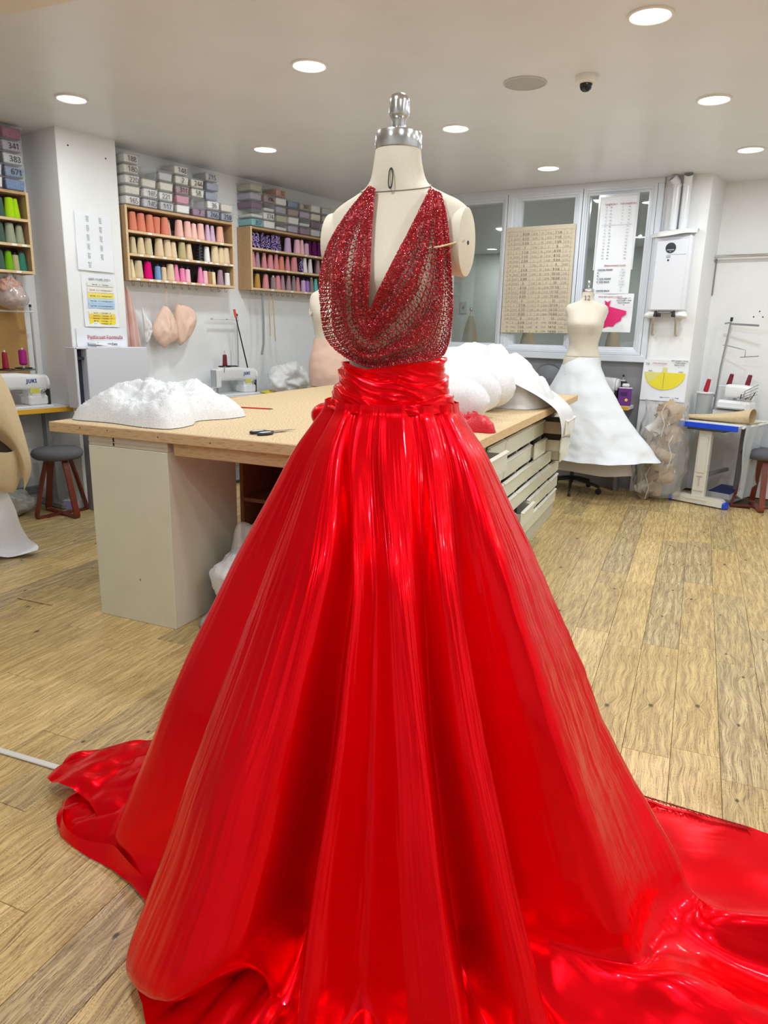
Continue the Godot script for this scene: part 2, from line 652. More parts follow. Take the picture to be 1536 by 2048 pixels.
# a moulded frame: outer rectangle to inner rectangle in three steps
func ring_frame(x0: float, x1: float, y0: float, y1: float, a0: float, a1: float, b0: float, b1: float) -> ArrayMesh:
	var b := MB.new()
	var steps := [[0.0, 0.0], [0.0, 0.032], [0.34, 0.032], [0.4, 0.024], [0.62, 0.022], [0.68, 0.012], [0.94, 0.008], [1.0, -0.012], [1.0, -0.05]]
	for i in steps.size() - 1:
		var r := []
		for j in 2:
			var t: float = steps[i + j][0]
			var z: float = steps[i + j][1]
			r.append([V3(lerpf(x0, a0, t), lerpf(y0, b0, t), z), V3(lerpf(x1, a1, t), lerpf(y0, b0, t), z), V3(lerpf(x1, a1, t), lerpf(y1, b1, t), z), V3(lerpf(x0, a0, t), lerpf(y1, b1, t), z)])
		for e in 4:
			b.quad(r[0][e], r[0][(e + 1) % 4], r[1][(e + 1) % 4], r[1][e])
	for e in 4:
		var o := [V3(x0, y0, -0.05), V3(x1, y0, -0.05), V3(x1, y1, -0.05), V3(x0, y1, -0.05)]
		var q := [V3(a0, b0, -0.05), V3(a1, b0, -0.05), V3(a1, b1, -0.05), V3(a0, b1, -0.05)]
		b.quad(o[e], q[e], q[(e + 1) % 4], o[(e + 1) % 4])
	return b.done()

# ---------------------------------------------------------------- the room beyond the window
func build_next_room() -> void:
	var green := tex_mat("next room paint", 0.02, [c8(206, 219, 212), c8(212, 224, 217)], Vector3.ONE * 0.6, 0.6)
	struct("wall_next", MB.new().box(V3(-4.6, 1.31, -11.1), V3(7.6, 2.62, 0.12)).box(V3(-0.9, 1.31, -9.1), V3(0.12, 2.62, 4.1)).box(V3(-8.3, 1.31, -8.85), V3(0.12, 2.62, 4.6)).box(V3(-6.7, 1.31, -6.62), V3(3.4, 2.62, 0.12)).done(), green, Transform3D.IDENTITY, "pale green wall of the room behind the window")
	struct("ceiling_next", mbox(V3(7.6, 0.1, 4.15)), tex_mat("ceiling paint", 0.012, [], Vector3.ONE), at(V3(-4.6, CEIL + 0.05, -9.13)))
	struct("floor_next", mbox(V3(7.6, 0.1, 4.1)), mat("next floor", c8(150, 130, 100), 0.6), at(V3(-4.6, -0.06, -9.1)))
	downlight(V3(-5.64, CEIL, -10.4), "downlight seen through the left window pane")
	downlight(V3(-3.23, CEIL, -9.92), "downlight seen through the right window pane beside the size chart")
	downlight(V3(-2.35, CEIL, -7.45), "downlight seen at the top of the right window pane")

func down(prof: Array) -> Array:
	prof.reverse()
	return prof

func downlight(p: Vector3, label: String) -> void:
	var t := thing("downlight", label, "light", at(p), "recessed ceiling downlights")
	part("trim_ring", MB.new().lathe(down([V2(0.092, 0.0), V2(0.091, -0.006), V2(0.082, -0.009), V2(0.076, -0.004), V2(0.075, 0.0)]), 32).done(), mat("trim white", c8(236, 236, 234), 0.4), t)
	part("diffuser", MB.new().lathe(down([V2(0.077, 0.0), V2(0.076, -0.0045), V2(0.05, -0.006), V2(0.0001, -0.0065)]), 32).done(), glow("lamp glow", Color(1.0, 0.995, 0.98), 5.0), t)
	var l := AreaLight3D.new()
	l.area_size = Vector2(0.13, 0.13)
	l.light_energy = LAMP
	l.light_color = Color(0.97, 0.99, 1.0)
	l.shadow_enabled = true
	l.area_range = 14.0
	l.area_attenuation = 2.0
	l.transform = Transform3D(Basis(Vector3.RIGHT, -PI / 2), Vector3(0, -0.012, 0))
	l.name = "lamp"
	t.add_child(l)

func build_lamps() -> void:
	var k := 1.016
	var spots := [[-2.617, -2.886, "large ceiling downlight up and left of the chrome finial, middle of the ceiling"], [-4.125, -2.55, "ceiling downlight farthest left, above the white column"], [-4.021, -3.966, "ceiling downlight nearest the left thread rack"], [-2.582, -4.199, "ceiling downlight just right of the chrome finial"], [-2.546, -5.519, "smallest ceiling downlight, in front of the inner window"], [-1.089, -3.2, "largest ceiling downlight, cut by the top edge of the picture"], [-1.121, -4.431, "ceiling downlight right of the dome camera"], [-1.16, -5.667, "ceiling downlight at the right edge above the water heater"]]
	for s in spots:
		downlight(V3(s[0] * k, CEIL, s[1] * k), s[2])
	# the rows go on over the rest of the room
	for p in [V2(-2.62, -1.2), V2(-1.1, -1.9), V2(-1.1, -0.55), V2(0.4, -5.7), V2(0.4, -4.3), V2(0.4, -2.9), V2(0.4, -1.6), V2(0.4, -0.2), V2(1.85, -4.6), V2(1.85, -2.9), V2(1.85, -1.2), V2(-1.1, 0.85)]:
		downlight(V3(p.x, CEIL, p.y), "ceiling downlight over the part of the room outside the picture")
	var t := thing("ceiling_speaker", "flat round grey loudspeaker grille in the ceiling beside the dome camera", "speaker", at(V3(-1.854 * k, CEIL, -3.666 * k)))
	part("rim", MB.new().lathe(down([V2(0.112, 0.0), V2(0.111, -0.005), V2(0.103, -0.006), V2(0.102, -0.003)]), 40).done(), mat("speaker rim", c8(196, 196, 192), 0.5), t)
	part("grille", MB.new().lathe(down([V2(0.103, -0.003), V2(0.06, -0.006), V2(0.0001, -0.007)]), 40).done(), tex_mat("speaker mesh", 0.3, [c8(160, 160, 158), c8(196, 196, 194)], Vector3.ONE * 6.0, 0.7), t)
	var c := thing("dome_camera", "small white ceiling camera with a black dome", "camera", at(V3(-1.556 * k, CEIL, -3.735 * k)))
	part("base", MB.new().lathe(down([V2(0.056, 0.0), V2(0.057, -0.012), V2(0.05, -0.03), V2(0.034, -0.036), V2(0.0001, -0.036)]), 32).done(), mat("camera white", c8(238, 238, 236), 0.4), c)
	part("dome", MB.new().lathe(down([V2(0.031, -0.03), V2(0.031, -0.046), V2(0.026, -0.06), V2(0.015, -0.069), V2(0.0001, -0.072)]), 24).done(), mat("dome black", c8(22, 26, 32), 0.12), c)

# ---------------------------------------------------------------- wall of thread racks
func round_rect(w: float, d: float, r: float, seg := 4) -> PackedVector3Array:
	var o := PackedVector3Array()
	for q in 4:
		var cx: float = (w / 2 - r) * [1, -1, -1, 1][q]
		var cz: float = (d / 2 - r) * [1, 1, -1, -1][q]
		for k in seg + 1:
			var a := PI / 2 * (q + k / float(seg))
			o.append(V3(cx + r * cos(a), 0, cz + r * sin(a)))
	return o

# stacked outlines (y, inset) of a rounded rectangle, closed at both ends
func rr_body(w: float, d: float, r: float, prof: Array, wob: FastNoiseLite = null, amp := 0.0) -> ArrayMesh:
	var rows := []
	for i in prof.size():
		var inset: float = prof[i].y
		var base := round_rect(maxf(w - 2 * inset, 0.002), maxf(d - 2 * inset, 0.002), maxf(r - inset * 0.5, 0.001))
		var row := PackedVector3Array()
		for p in base:
			var q := V3(p.x, prof[i].x, p.z)
			if wob:
				q += q.normalized() * amp * wob.get_noise_3dv(q * 1000.0)
			row.append(q)
		rows.append(row)
	# angle runs from +x towards +z as the rows rise: outward is the flipped side
	return MB.new().grid(rows, true, true).done()

func rack(called_label: String, z0: float, front: float, depth: float, width: float, hooks: Array, tags: Array) -> void:
	# local x to the right along the wall, local z out of the wall
	var t := thing("thread_rack", called_label, "shelf", Transform3D(turned(PI / 2), V3(front - depth, 1.662, z0)), "wooden thread racks")
	var w := tex_mat("rack wood", 0.035, [c8(160, 126, 90), c8(196, 162, 120), c8(178, 144, 104)], V3(1.2, 9.0, 9.0) * 0.6, 0.55)
	var e := tex_mat("rack edge", 0.04, [c8(214, 184, 140), c8(230, 202, 160)], V3(1.0, 8.0, 8.0), 0.5)
	var s := 0.018
	for k in 4:
		var y: float = [0.012, 0.186, 0.348, 0.519][k]
		var nm: String = ["bottom_board", "shelf_board", "shelf_board", "top_board"][k]
		var o := part(nm, mbox(V3(width - 2 * s, s, depth), 0.0015), w, t, at(V3(width / 2, y, depth / 2)))
		part("edging", mbox(V3(width - 2 * s, s, 0.004), 0.001), e if k < 3 else w, o, at(V3(0, 0, depth / 2 + 0.002)))
	for k in 2:
		var o := part("side_panel", mbox(V3(s, 0.528, depth), 0.0015), w, t, at(V3(s / 2 if k == 0 else width - s / 2, 0.264, depth / 2)))
		part("edging", mbox(V3(s, 0.528, 0.004), 0.001), e, o, at(V3(0, 0, depth / 2 + 0.002)))
	part("back_board", mbox(V3(width - 2 * s, 0.49, 0.006)), mat("rack back", c8(66, 56, 52), 0.8), t, at(V3(width / 2, 0.264, 0.004)))
	var hk := mat("hook wire", c8(96, 92, 88), 0.35, 0.8)
	for x in hooks:
		var p := []
		p.append(V3(x, 0.004, depth * 0.75))
		for k in 9:
			var a := PI * 1.1 * k / 8.0
			p.append(V3(x, -0.022 - 0.013 * sin(a), depth * 0.75 + 0.0 + 0.012 * (1.0 - cos(a)) ))
		part("hook", MB.new().tube(p, 0.0016, 5).done(), hk, t)
	for g in tags:
		part("shelf_label", mbox(V3(0.034, 0.014, 0.001)), mat("label white", c8(244, 244, 242), 0.5), t, at(V3(g.x / 1000.0, [0.348, 0.186, 0.012][int(g.y)], depth + 0.0048)))

func cone_mesh(kind: String) -> Array:
	var k := "cone " + kind
	if used.has(k):
		return used[k]
	var p := []
	var c := []
	match kind:
		"b": p = [V2(0.0001, 0), V2(0.0335, 0), V2(0.036, 0.003), V2(0.0362, 0.01), V2(0.0265, 0.124), V2(0.0245, 0.129), V2(0.0001, 0.129)]; c = [V2(0.0145, 0.128), V2(0.0135, 0.137), V2(0.0105, 0.137), V2(0.0105, 0.128)]
		"m": p = [V2(0.0001, 0), V2(0.029, 0), V2(0.031, 0.003), V2(0.031, 0.01), V2(0.0205, 0.118), V2(0.0185, 0.122), V2(0.0001, 0.122)]; c = [V2(0.0125, 0.121), V2(0.0115, 0.131), V2(0.009, 0.131), V2(0.009, 0.121)]
		"s": p = [V2(0.0001, 0), V2(0.024, 0), V2(0.0255, 0.003), V2(0.0255, 0.009), V2(0.021, 0.098), V2(0.019, 0.102), V2(0.0001, 0.102)]; c = [V2(0.0105, 0.101), V2(0.010, 0.118), V2(0.0075, 0.118), V2(0.0075, 0.101)]
		"t": p = [V2(0.0001, 0), V2(0.026, 0), V2(0.0275, 0.003), V2(0.0275, 0.01), V2(0.0145, 0.126), V2(0.0125, 0.13), V2(0.0001, 0.13)]; c = [V2(0.0095, 0.129), V2(0.009, 0.137), V2(0.007, 0.137), V2(0.007, 0.129)]
		"u": p = [V2(0.0001, 0), V2(0.024, 0), V2(0.026, 0.003), V2(0.033, 0.118), V2(0.031, 0.124), V2(0.0001, 0.124)]; c = [V2(0.0125, 0.123), V2(0.0115, 0.131), V2(0.009, 0.131), V2(0.009, 0.123)]
	# fine ribs of wound thread
	var b: Array = []
	for i in p.size() - 1:
		var a: Vector2 = p[i]
		var d: Vector2 = p[i + 1]
		if d.y - a.y > 0.05:
			for n in 26:
				var q := a.lerp(d, n / 26.0)
				b.append(V2(q.x + (0.00035 if n % 2 else -0.0003), q.y))
		else:
			b.append(a)
	b.append(p[p.size() - 1])
	used[k] = [MB.new().lathe(b, 20).done(), MB.new().lathe(c, 12).done()]
	return used[k]

const ORD := ["first", "second", "third", "fourth", "fifth", "sixth", "seventh", "eighth", "ninth", "tenth", "eleventh", "twelfth", "thirteenth", "fourteenth", "fifteenth", "sixteenth", "seventeenth", "eighteenth"]
const THREADS := {"coral": [222, 118, 88], "pinkbeige": [216, 172, 150], "blush": [240, 184, 172], "paleblush": [243, 196, 186], "lavender": [208, 172, 204], "peach": [240, 176, 150], "khaki": [206, 190, 146], "beige": [226, 202, 160], "olive": [178, 166, 112], "zebra": [40, 40, 46], "white": [238, 238, 240], "magenta": [222, 10, 118], "blue": [96, 150, 216], "pink": [238, 120, 176], "hotpink": [244, 122, 178], "lightpink": [246, 186, 204], "black": [24, 26, 34], "brown": [156, 108, 56], "cream": [240, 222, 176], "mauve": [158, 120, 138], "teal": [44, 92, 98], "lilac": [196, 160, 212], "violet": [142, 98, 196], "plum": [96, 24, 88], "rose": [214, 124, 134], "taupe": [132, 112, 112], "mustard": [186, 130, 40], "aqua": [72, 190, 178], "wrapped": [176, 158, 200], "sage": [142, 154, 122], "forest": [34, 70, 56], "lime": [176, 226, 28], "leaf": [120, 184, 22], "emerald": [14, 106, 84]}
const SPOKEN := {"pinkbeige": "pinkish beige", "paleblush": "pale blush", "hotpink": "hot pink", "lightpink": "light pink", "wrapped": "plastic-wrapped purple", "zebra": "black and white", "leaf": "leaf green", "forest": "dark green", "lime": "bright lime", "emerald": "emerald green", "aqua": "aqua", "sage": "sage green"}

func cones(row: int, which: String, z0: float, x_mid: float, xs: Array, cols: String, group: String) -> void:
	var y: float = [1.662 + 0.3575, 1.662 + 0.1955, 1.662 + 0.0215][row]
	var cl := cols.split(" ")
	for i in xs.size():
		var w := cl[i].split(":")
		var key := w[0]
		var kind := w[1]
		var back := 1.0 if w.size() > 2 else 0.0
		var rgb: Array = THREADS[key]
		var m := mat("thread " + key, c8(rgb[0], rgb[1], rgb[2]).lerp(c8(235, 225, 220), 0.0 if key in ["black", "lime", "leaf", "magenta", "plum"] else 0.2), 0.8, 0.0, 0.3)
		if key in ["wrapped", "zebra"]:
			m = wrap_mat(key)
		var t := thing("thread_cone", "%s thread cone, %s from left, %s shelf of %s" % [SPOKEN.get(key, key), ORD[i], ["top", "middle", "bottom"][row], which], "thread", Transform3D(turned(rng.randf() * 6.0), V3(x_mid - back * 0.055 + rng.randf_range(-0.006, 0.006), y + 0.0005, z0 - xs[i] / 1000.0)), group)
		var ms := cone_mesh(kind)
		var s := rng.randf_range(0.97, 1.03)
		var sc := Transform3D(Basis.from_scale(V3(s, s, s)), Vector3.ZERO)
		part("thread_winding", ms[0], m, t, sc)
		part("core", ms[1], mat("cone core", c8(52, 48, 50), 0.5) if key != "taupe" else mat("cone core pale", c8(226, 222, 214), 0.5), t, sc)

func wrap_mat(key: String) -> StandardMaterial3D:
	var m := mat("thread " + key, Color.WHITE, 0.3)
	if m.albedo_texture == null:
		if key == "wrapped":
			m.albedo_texture = noise_tex(0.025, [c8(48, 24, 84), c8(70, 34, 110), c8(232, 228, 240), c8(240, 238, 246), c8(60, 40, 120)], 128, 2, 5, [0.0, 0.42, 0.47, 0.7, 0.76])
			m.uv1_scale = V3(2, 1.4, 1)
		else:
			m.albedo_texture = noise_tex(0.02, [c8(28, 28, 34), c8(30, 30, 36), c8(236, 236, 238), c8(236, 236, 240)], 128, 1, 3, [0.0, 0.49, 0.52, 1.0])
			m.uv1_scale = V3(1, 6, 1)
	return m

func tub(xf: Transform3D, w: float, h: float, d: float, col: Color, fill: float, number: String, label: String, group: String, lid := true) -> void:
	var t := thing("storage_box", label, "box", xf, group)
	var key := "tub %d %d %d" % [w * 1000, h * 1000, d * 1000]
	if not used.has(key):
		used[key] = [rr_body(w, d, 0.014, [V2(0.0, w / 2), V2(0.0, 0.012), V2(0.003, 0.0085), V2(h - 0.012, 0.003), V2(h - 0.011, -0.0005), V2(h - 0.007, -0.0005), V2(h - 0.007, 0.004), V2(0.004, 0.0105), V2(0.004, w / 2)]), rr_body(w, d, 0.016, [V2(h - 0.0065, w / 2), V2(h - 0.0065, -0.003), V2(h - 0.004, -0.0045), V2(h - 0.001, -0.003), V2(h - 0.0005, 0.004), V2(h - 0.0025, 0.007), V2(h - 0.0025, w / 2)])]
	part("tub", used[key][0], clear_plastic("tub plastic", c8(230, 234, 238), 0.1, 0.28), t)
	if lid:
		part("lid", used[key][1], clear_plastic("lid plastic", c8(236, 240, 242), 0.2, 0.3), t)
	if fill > 0.0:
		var top := h * fill
		var prof := [V2(0.005, w / 2)]
		for k in 7:
			prof.append(V2(0.005 + (top - 0.005) * k / 6.0, 0.0125 - 0.004 * k / 6.0))
		prof.append(V2(top + 0.003, w * 0.2))
		prof.append(V2(top + 0.004, w / 2))
		var f := noise(0.018, 2, absi(hash(label)) % 1000)
		var nm := "fabric %02x%02x%02x" % [col.r8, col.g8, col.b8]
		var m := tex_mat(nm, 0.05, [col.darkened(0.2), col, col.lightened(0.6)], Vector3.ONE * 9.0, 0.7)
		part("contents", rr_body(w, d, 0.014, prof, f, 0.005), m, t)
	if number:
		text(number, 0.034, mat("marker ink", c8(24, 26, 34), 0.5), t, Transform3D(Basis(V3(1, 0, 0), -0.08) * Basis(V3(0, 0, 1), rng.randf_range(-0.06, 0.05)), V3(rng.randf_range(-0.004, 0.01), h * 0.44, d / 2 + 0.0005)), "marker_number")

const FILLS := {"W": ["white", [246, 244, 240], 0.86], "C": ["cream", [236, 232, 216], 0.84], "G": ["pale grey", [206, 208, 212], 0.84], "B": ["bluish grey", [150, 156, 180], 0.82], "E": ["empty", [0, 0, 0], 0.0], "P": ["rose pink", [214, 130, 156], 0.84], "K": ["dusty rose", [170, 130, 132], 0.8], "U": ["mauve purple", [134, 84, 124], 0.78], "D": ["dark purple", [98, 46, 96], 0.82], "L": ["lavender", [172, 164, 186], 0.82], "T": ["turquoise", [112, 190, 196], 0.84], "O": ["salmon", [214, 152, 132], 0.84], "Y": ["olive cream", [184, 180, 150], 0.8], "M": ["magenta", [150, 40, 96], 0.84], "N": ["denim blue", [74, 118, 178], 0.84], "S": ["steel blue", [110, 136, 172], 0.8], "H": ["scant white", [224, 224, 224], 0.4]}

func boxes(which: String, place: Transform3D, x0: float, step: float, w: float, h: float, d: float, cols: Array, group: String) -> void:
	for c in cols.size():
		var st: PackedStringArray = cols[c].split(" ")
		var y := 0.0
		for k in st.size():
			var q := st[k].split(":")
			var f: Array = FILLS[q[0]]
			var num := q[1] if q.size() > 1 else ""
			var where := "bottom" if k == 0 else ("top" if k == st.size() - 1 else "%s up" % ORD[k])
			var lab := "clear box %s%s, %s of %s stack, %s" % ["of %s cloth" % f[0] if f[2] > 0.0 else "left empty", " marked " + num if num else "", where, ORD[c], which]
			var jig := V3(rng.randf_range(-0.003, 0.003), y, rng.randf_range(-0.008, 0.004))
			tub(place * at(V3(x0 + step * (c + 0.5), 0.0005, 0) + jig, rng.randf_range(-0.03, 0.03)), w, h, d, c8(f[1][0], f[1][1], f[1][2]), f[2], num, lab, group)
			y += h + 0.0008

func build_racks() -> void:
	var L1 := "rack beside column"
	var L2 := "rack nearest gown"
	var L0 := "left-edge rack"
	var hx := []
	for x in [0.055, 0.13, 0.2, 0.275, 0.352, 0.425, 0.505, 0.58, 0.655, 0.815, 0.89, 0.965]: hx.append(x)
	var hx2 := []
	for x in [0.03, 0.085, 0.15, 0.215, 0.275, 0.35, 0.42, 0.49, 0.56, 0.78, 0.85]: hx2.append(x)
	rack("wooden thread rack with pink and beige cones, beside the white column", -3.352, -4.85, 0.17, 1.045, hx, [V2(205, 0), V2(510, 0), V2(660, 0), V2(910, 0), V2(120, 1), V2(215, 1), V2(330, 1), V2(450, 1), V2(545, 1), V2(655, 1), V2(735, 1), V2(785, 1), V2(850, 1), V2(945, 1), V2(1010, 1), V2(80, 2), V2(195, 2), V2(262, 2), V2(335, 2), V2(410, 2), V2(510, 2), V2(595, 2), V2(700, 2)])
	rack("wooden thread rack with purple and rose cones, partly behind the gown", -4.587, -4.85, 0.17, 1.06, hx2, [V2(320, 0), V2(705, 0), V2(845, 0), V2(210, 1), V2(455, 1), V2(650, 1), V2(255, 2), V2(510, 2), V2(700, 2), V2(820, 2)])
	rack("wooden thread rack with green cones, cut by the left picture edge", -1.75, -5.05, 0.18, 0.995, [0.865], [V2(868, 1), V2(935, 1), V2(880, 2)])
	cones(0, L1, -3.352, -4.90, [90, 164, 244, 308, 380, 446, 517, 598, 660, 727, 772, 804, 858, 937], "coral:b coral:b coral:b coral:u coral:b pinkbeige:m:x blush:b blush:b paleblush:m blush:b lavender:m:x lavender:t lavender:t peach:b", "thread cones on the rack beside the column")
	cones(1, L1, -3.352, -4.90, [88, 152, 222, 264, 318, 399, 454, 534, 604, 655, 719, 792, 875, 936, 988], "khaki:m beige:m khaki:b pinkbeige:m:x beige:b beige:b beige:m olive:b beige:m coral:t:x zebra:m white:m beige:b beige:m beige:b", "thread cones on the rack beside the column")
	cones(2, L1, -3.352, -4.90, [62, 120, 207, 257, 296, 355, 414, 471, 532, 582, 632, 710, 763, 809, 851, 920, 966, 998], "cream:t khaki:b magenta:b lavender:t:x blue:s beige:s beige:b pink:t hotpink:s lightpink:s black:m:x pink:t lightpink:s brown:s cream:s mauve:m teal:t:x white:s", "thread cones on the rack beside the column")
	cones(0, L2, -4.587, -4.90, [73, 120, 194, 261, 319, 360, 397, 434, 509, 576, 644, 708, 768, 814, 870, 938, 992], "wrapped:m wrapped:m wrapped:t wrapped:m wrapped:t wrapped:t wrapped:t mauve:t:x lilac:b lilac:t:x lightpink:b lightpink:t lavender:s plum:t plum:m plum:t plum:m", "thread cones on the rack nearest the gown")
	cones(1, L2, -4.587, -4.90, [68, 124, 212, 288, 357, 431, 473, 511, 588, 628, 692, 737, 823, 870, 932, 970, 1008], "rose:t mauve:t rose:t rose:m rose:t coral:m rose:t:x rose:t rose:b mauve:t:x wrapped:t white:t white:t black:t:x mauve:t taupe:t:x rose:t", "thread cones on the rack nearest the gown")
	cones(2, L2, -4.587, -4.90, [119, 160, 225, 312, 372, 442, 485, 523, 591, 645, 715, 771, 838, 895, 948], "mustard:m cream:t:x rose:m taupe:s rose:m mauve:t mauve:t:x mauve:t taupe:t rose:t lilac:s violet:s taupe:t aqua:t black:s", "thread cones on the rack nearest the gown")
	cones(0, L0, -1.75, -5.11, [828, 890, 932], "forest:m lime:b lime:t", "thread cones on the rack at the left edge")
	cones(1, L0, -1.75, -5.11, [809, 874, 939], "forest:m sage:b sage:m", "thread cones on the rack at the left edge")
	cones(2, L0, -1.75, -5.11, [793, 850, 898, 943], "forest:m leaf:m olive:s emerald:m", "thread cones on the rack at the left edge")
	var P1 := Transform3D(turned(PI / 2), V3(-4.93, 2.1915, -3.352))
	boxes("rack beside column", P1, 0.0, 0.1505, 0.139, 0.0695, 0.19, ["W:165 C W:220 C:180 W:188", "G:145 W:165 C E", "G:117 W:221 C G", "W P K:311 C:2 W:148", "U:7 E C:58 C:244", "B:266 W:36 B B G:215", "B:259 C"], "clear boxes on the rack beside the column")
	var P2 := Transform3D(turned(PI / 2), V3(-4.93, 2.1915, -4.587))
	boxes("rack nearest gown", P2, 0.0, 0.1525, 0.145, 0.0695, 0.2, ["T:357 H D L Y", "W W:274 H K:396", "H Y L W O:32", "L W K S", "U H L Y:361", "G D C W", "W C Y G"], "clear boxes on the rack nearest the gown")
	var P0 := Transform3D(turned(PI / 2), V3(-5.13, 2.1915, -1.75))
	boxes("left-edge rack", P0, 0.69, 0.1535, 0.145, 0.078, 0.19, ["W W S", "N S:671 G:383 L:341 M"], "clear boxes on the rack at the left edge")

# ---------------------------------------------------------------- soft things
# a padded piece: outline (x, y) bulging along z
func pillow(poly: PackedVector2Array, depth: float, seed_ := 1, amp := 0.006, back := 0.25, freq := 18.0) -> ArrayMesh:
	var c := Vector2.ZERO
	for p in poly: c += p / poly.size()
	var pts := PackedVector3Array()
	for p in poly: pts.append(V3(p.x, p.y, 0))
	var o := spline(pts, 5, true)
	var f := noise(freq, 2, seed_)
	f.fractal_gain = 0.4
	var rows := []
	for side in 2:
		var n := 9
		for r in (n if side == 0 else n + 1):
			var s := r / float(n)
			if side == 1: s = 1.0 - s
			var row := PackedVector3Array()
			for p in o:
				var q := c + (Vector2(p.x, p.y) - c) * s
				var z := depth * sqrt(maxf(0.0, 1.0 - s * s))
				var w := f.get_noise_3d(q.x, q.y * 0.45, seed_)
				z = (z + amp * w * (1.2 - s * s)) if side == 0 else -z * back
				row.append(V3(q.x, q.y, z))
			rows.append(row)
	var area := 0.0
	for i in o.size():
		area += Vector2(o[i].x, o[i].y).cross(Vector2(o[(i + 1) % o.size()].x, o[(i + 1) % o.size()].y))
	return MB.new().grid(rows, true, area > 0).done()

func pl(a: Array) -> PackedVector2Array:
	var o := PackedVector2Array()
	for i in range(0, a.size(), 2): o.append(Vector2(a[i], a[i + 1]))
	return o

# ---------------------------------------------------------------- sewing machines
# local x to the operator's right, z towards the operator, origin on the table under the middle
func sewing_machine(xf: Transform3D, label: String, brand := "JUKI") -> Node3D:
	var t := thing("sewing_machine", label, "sewing machine", xf)
	var w := mat("machine white", c8(232, 234, 236), 0.28)
	var st := mat("steel", c8(176, 178, 182), 0.25, 0.9)
	part("bed", MB.new().box(V3(0, 0.008, 0), V3(0.47, 0.016, 0.178), 0.004).box(V3(0.15, 0.05, -0.01), V3(0.14, 0.07, 0.13), 0.012).done(), w, t)
	var arm := part("arm", rr_x([V3(-0.19, 0.178, 0.040), V3(-0.17, 0.182, 0.046), V3(0.02, 0.184, 0.048), V3(0.1, 0.176, 0.056), V3(0.205, 0.17, 0.058), V3(0.215, 0.168, 0.05)], 0.058), w, t)
	part("pillar", MB.new().box(V3(0.15, 0.11, -0.005), V3(0.125, 0.16, 0.115), 0.02).done(), w, t)
	part("head", MB.new().box(V3(-0.195, 0.15, 0.0), V3(0.06, 0.16, 0.085), 0.014).done(), w, t)
	part("face_plate", MB.new().box(V3(-0.228, 0.15, 0.0), V3(0.006, 0.14, 0.07), 0.003).done(), st, t)
	part("needle_bar", MB.new().tube([V3(-0.195, 0.08, 0.0), V3(-0.195, 0.03, 0.0)], 0.0045, 8).done(), st, t)
	part("presser_foot", MB.new().tube([V3(-0.195, 0.08, 0.014), V3(-0.195, 0.022, 0.014)], 0.004, 8).box(V3(-0.195, 0.019, 0.012), V3(0.014, 0.005, 0.03), 0.002).done(), st, t)
	part("handwheel", MB.new().lathe([V2(0.0001, 0), V2(0.05, 0), V2(0.057, 0.006), V2(0.058, 0.02), V2(0.05, 0.026), V2(0.03, 0.024), V2(0.0001, 0.03)], 28, Transform3D(Basis(V3(0, 0, 1), -PI / 2), V3(0.216, 0.165, 0))).done(), w, t)
	part("belt_guard", MB.new().box(V3(0.228, 0.075, -0.01), V3(0.045, 0.15, 0.1), 0.015).done(), mat("guard black", c8(40, 40, 44), 0.4), t)
	part("tension_dial", MB.new().lathe([V2(0.0001, 0), V2(0.015, 0), V2(0.016, 0.008), V2(0.01, 0.018), V2(0.0001, 0.02)], 18, Transform3D(Basis(V3(1, 0, 0), PI / 2), V3(0.18, 0.11, 0.055))).done(), st, t)
	part("stitch_plate", mbox(V3(0.07, 0.034, 0.002)), mat("plate yellow", c8(214, 214, 96), 0.5), t, at(V3(0.125, 0.118, 0.0535)))
	part("balance_lever", MB.new().tube([V3(-0.15, 0.2, 0.05), V3(-0.15, 0.24, 0.055), V3(-0.14, 0.255, 0.055)], 0.003, 6).done(), st, t)
	if brand:
		text(brand, 0.026, mat("brand blue", c8(32, 62, 150), 0.4), arm, at(V3(0.105, 0.186, 0.0585)), "brand_lettering", "Droid Sans", HORIZONTAL_ALIGNMENT_CENTER, true)
	return t

# a rounded bar along x: sections (x, centre height, half width in z)
func rr_x(sec: Array, half_h: float) -> ArrayMesh:
	var rows := []
	for i in sec.size():
		var s: Vector3 = sec[i]
		var row := PackedVector3Array()
		for k in 20:
			var a := TAU * k / 20.0
			var c := cos(a)
			var d := sin(a)
			row.append(V3(s.x, s.y + half_h * signf(d) * pow(absf(d), 0.5), s.z * signf(c) * pow(absf(c), 0.5)))
		rows.append(row)
	var b := MB.new().grid(rows, true, false)
	for e in 2:
		var row: PackedVector3Array = rows[0] if e == 0 else rows[sec.size() - 1]
		for k in range(1, 19):
			if e == 0: b.tri(row[0], row[k], row[k + 1])
			else: b.tri(row[0], row[k + 1], row[k])
	return b.done()

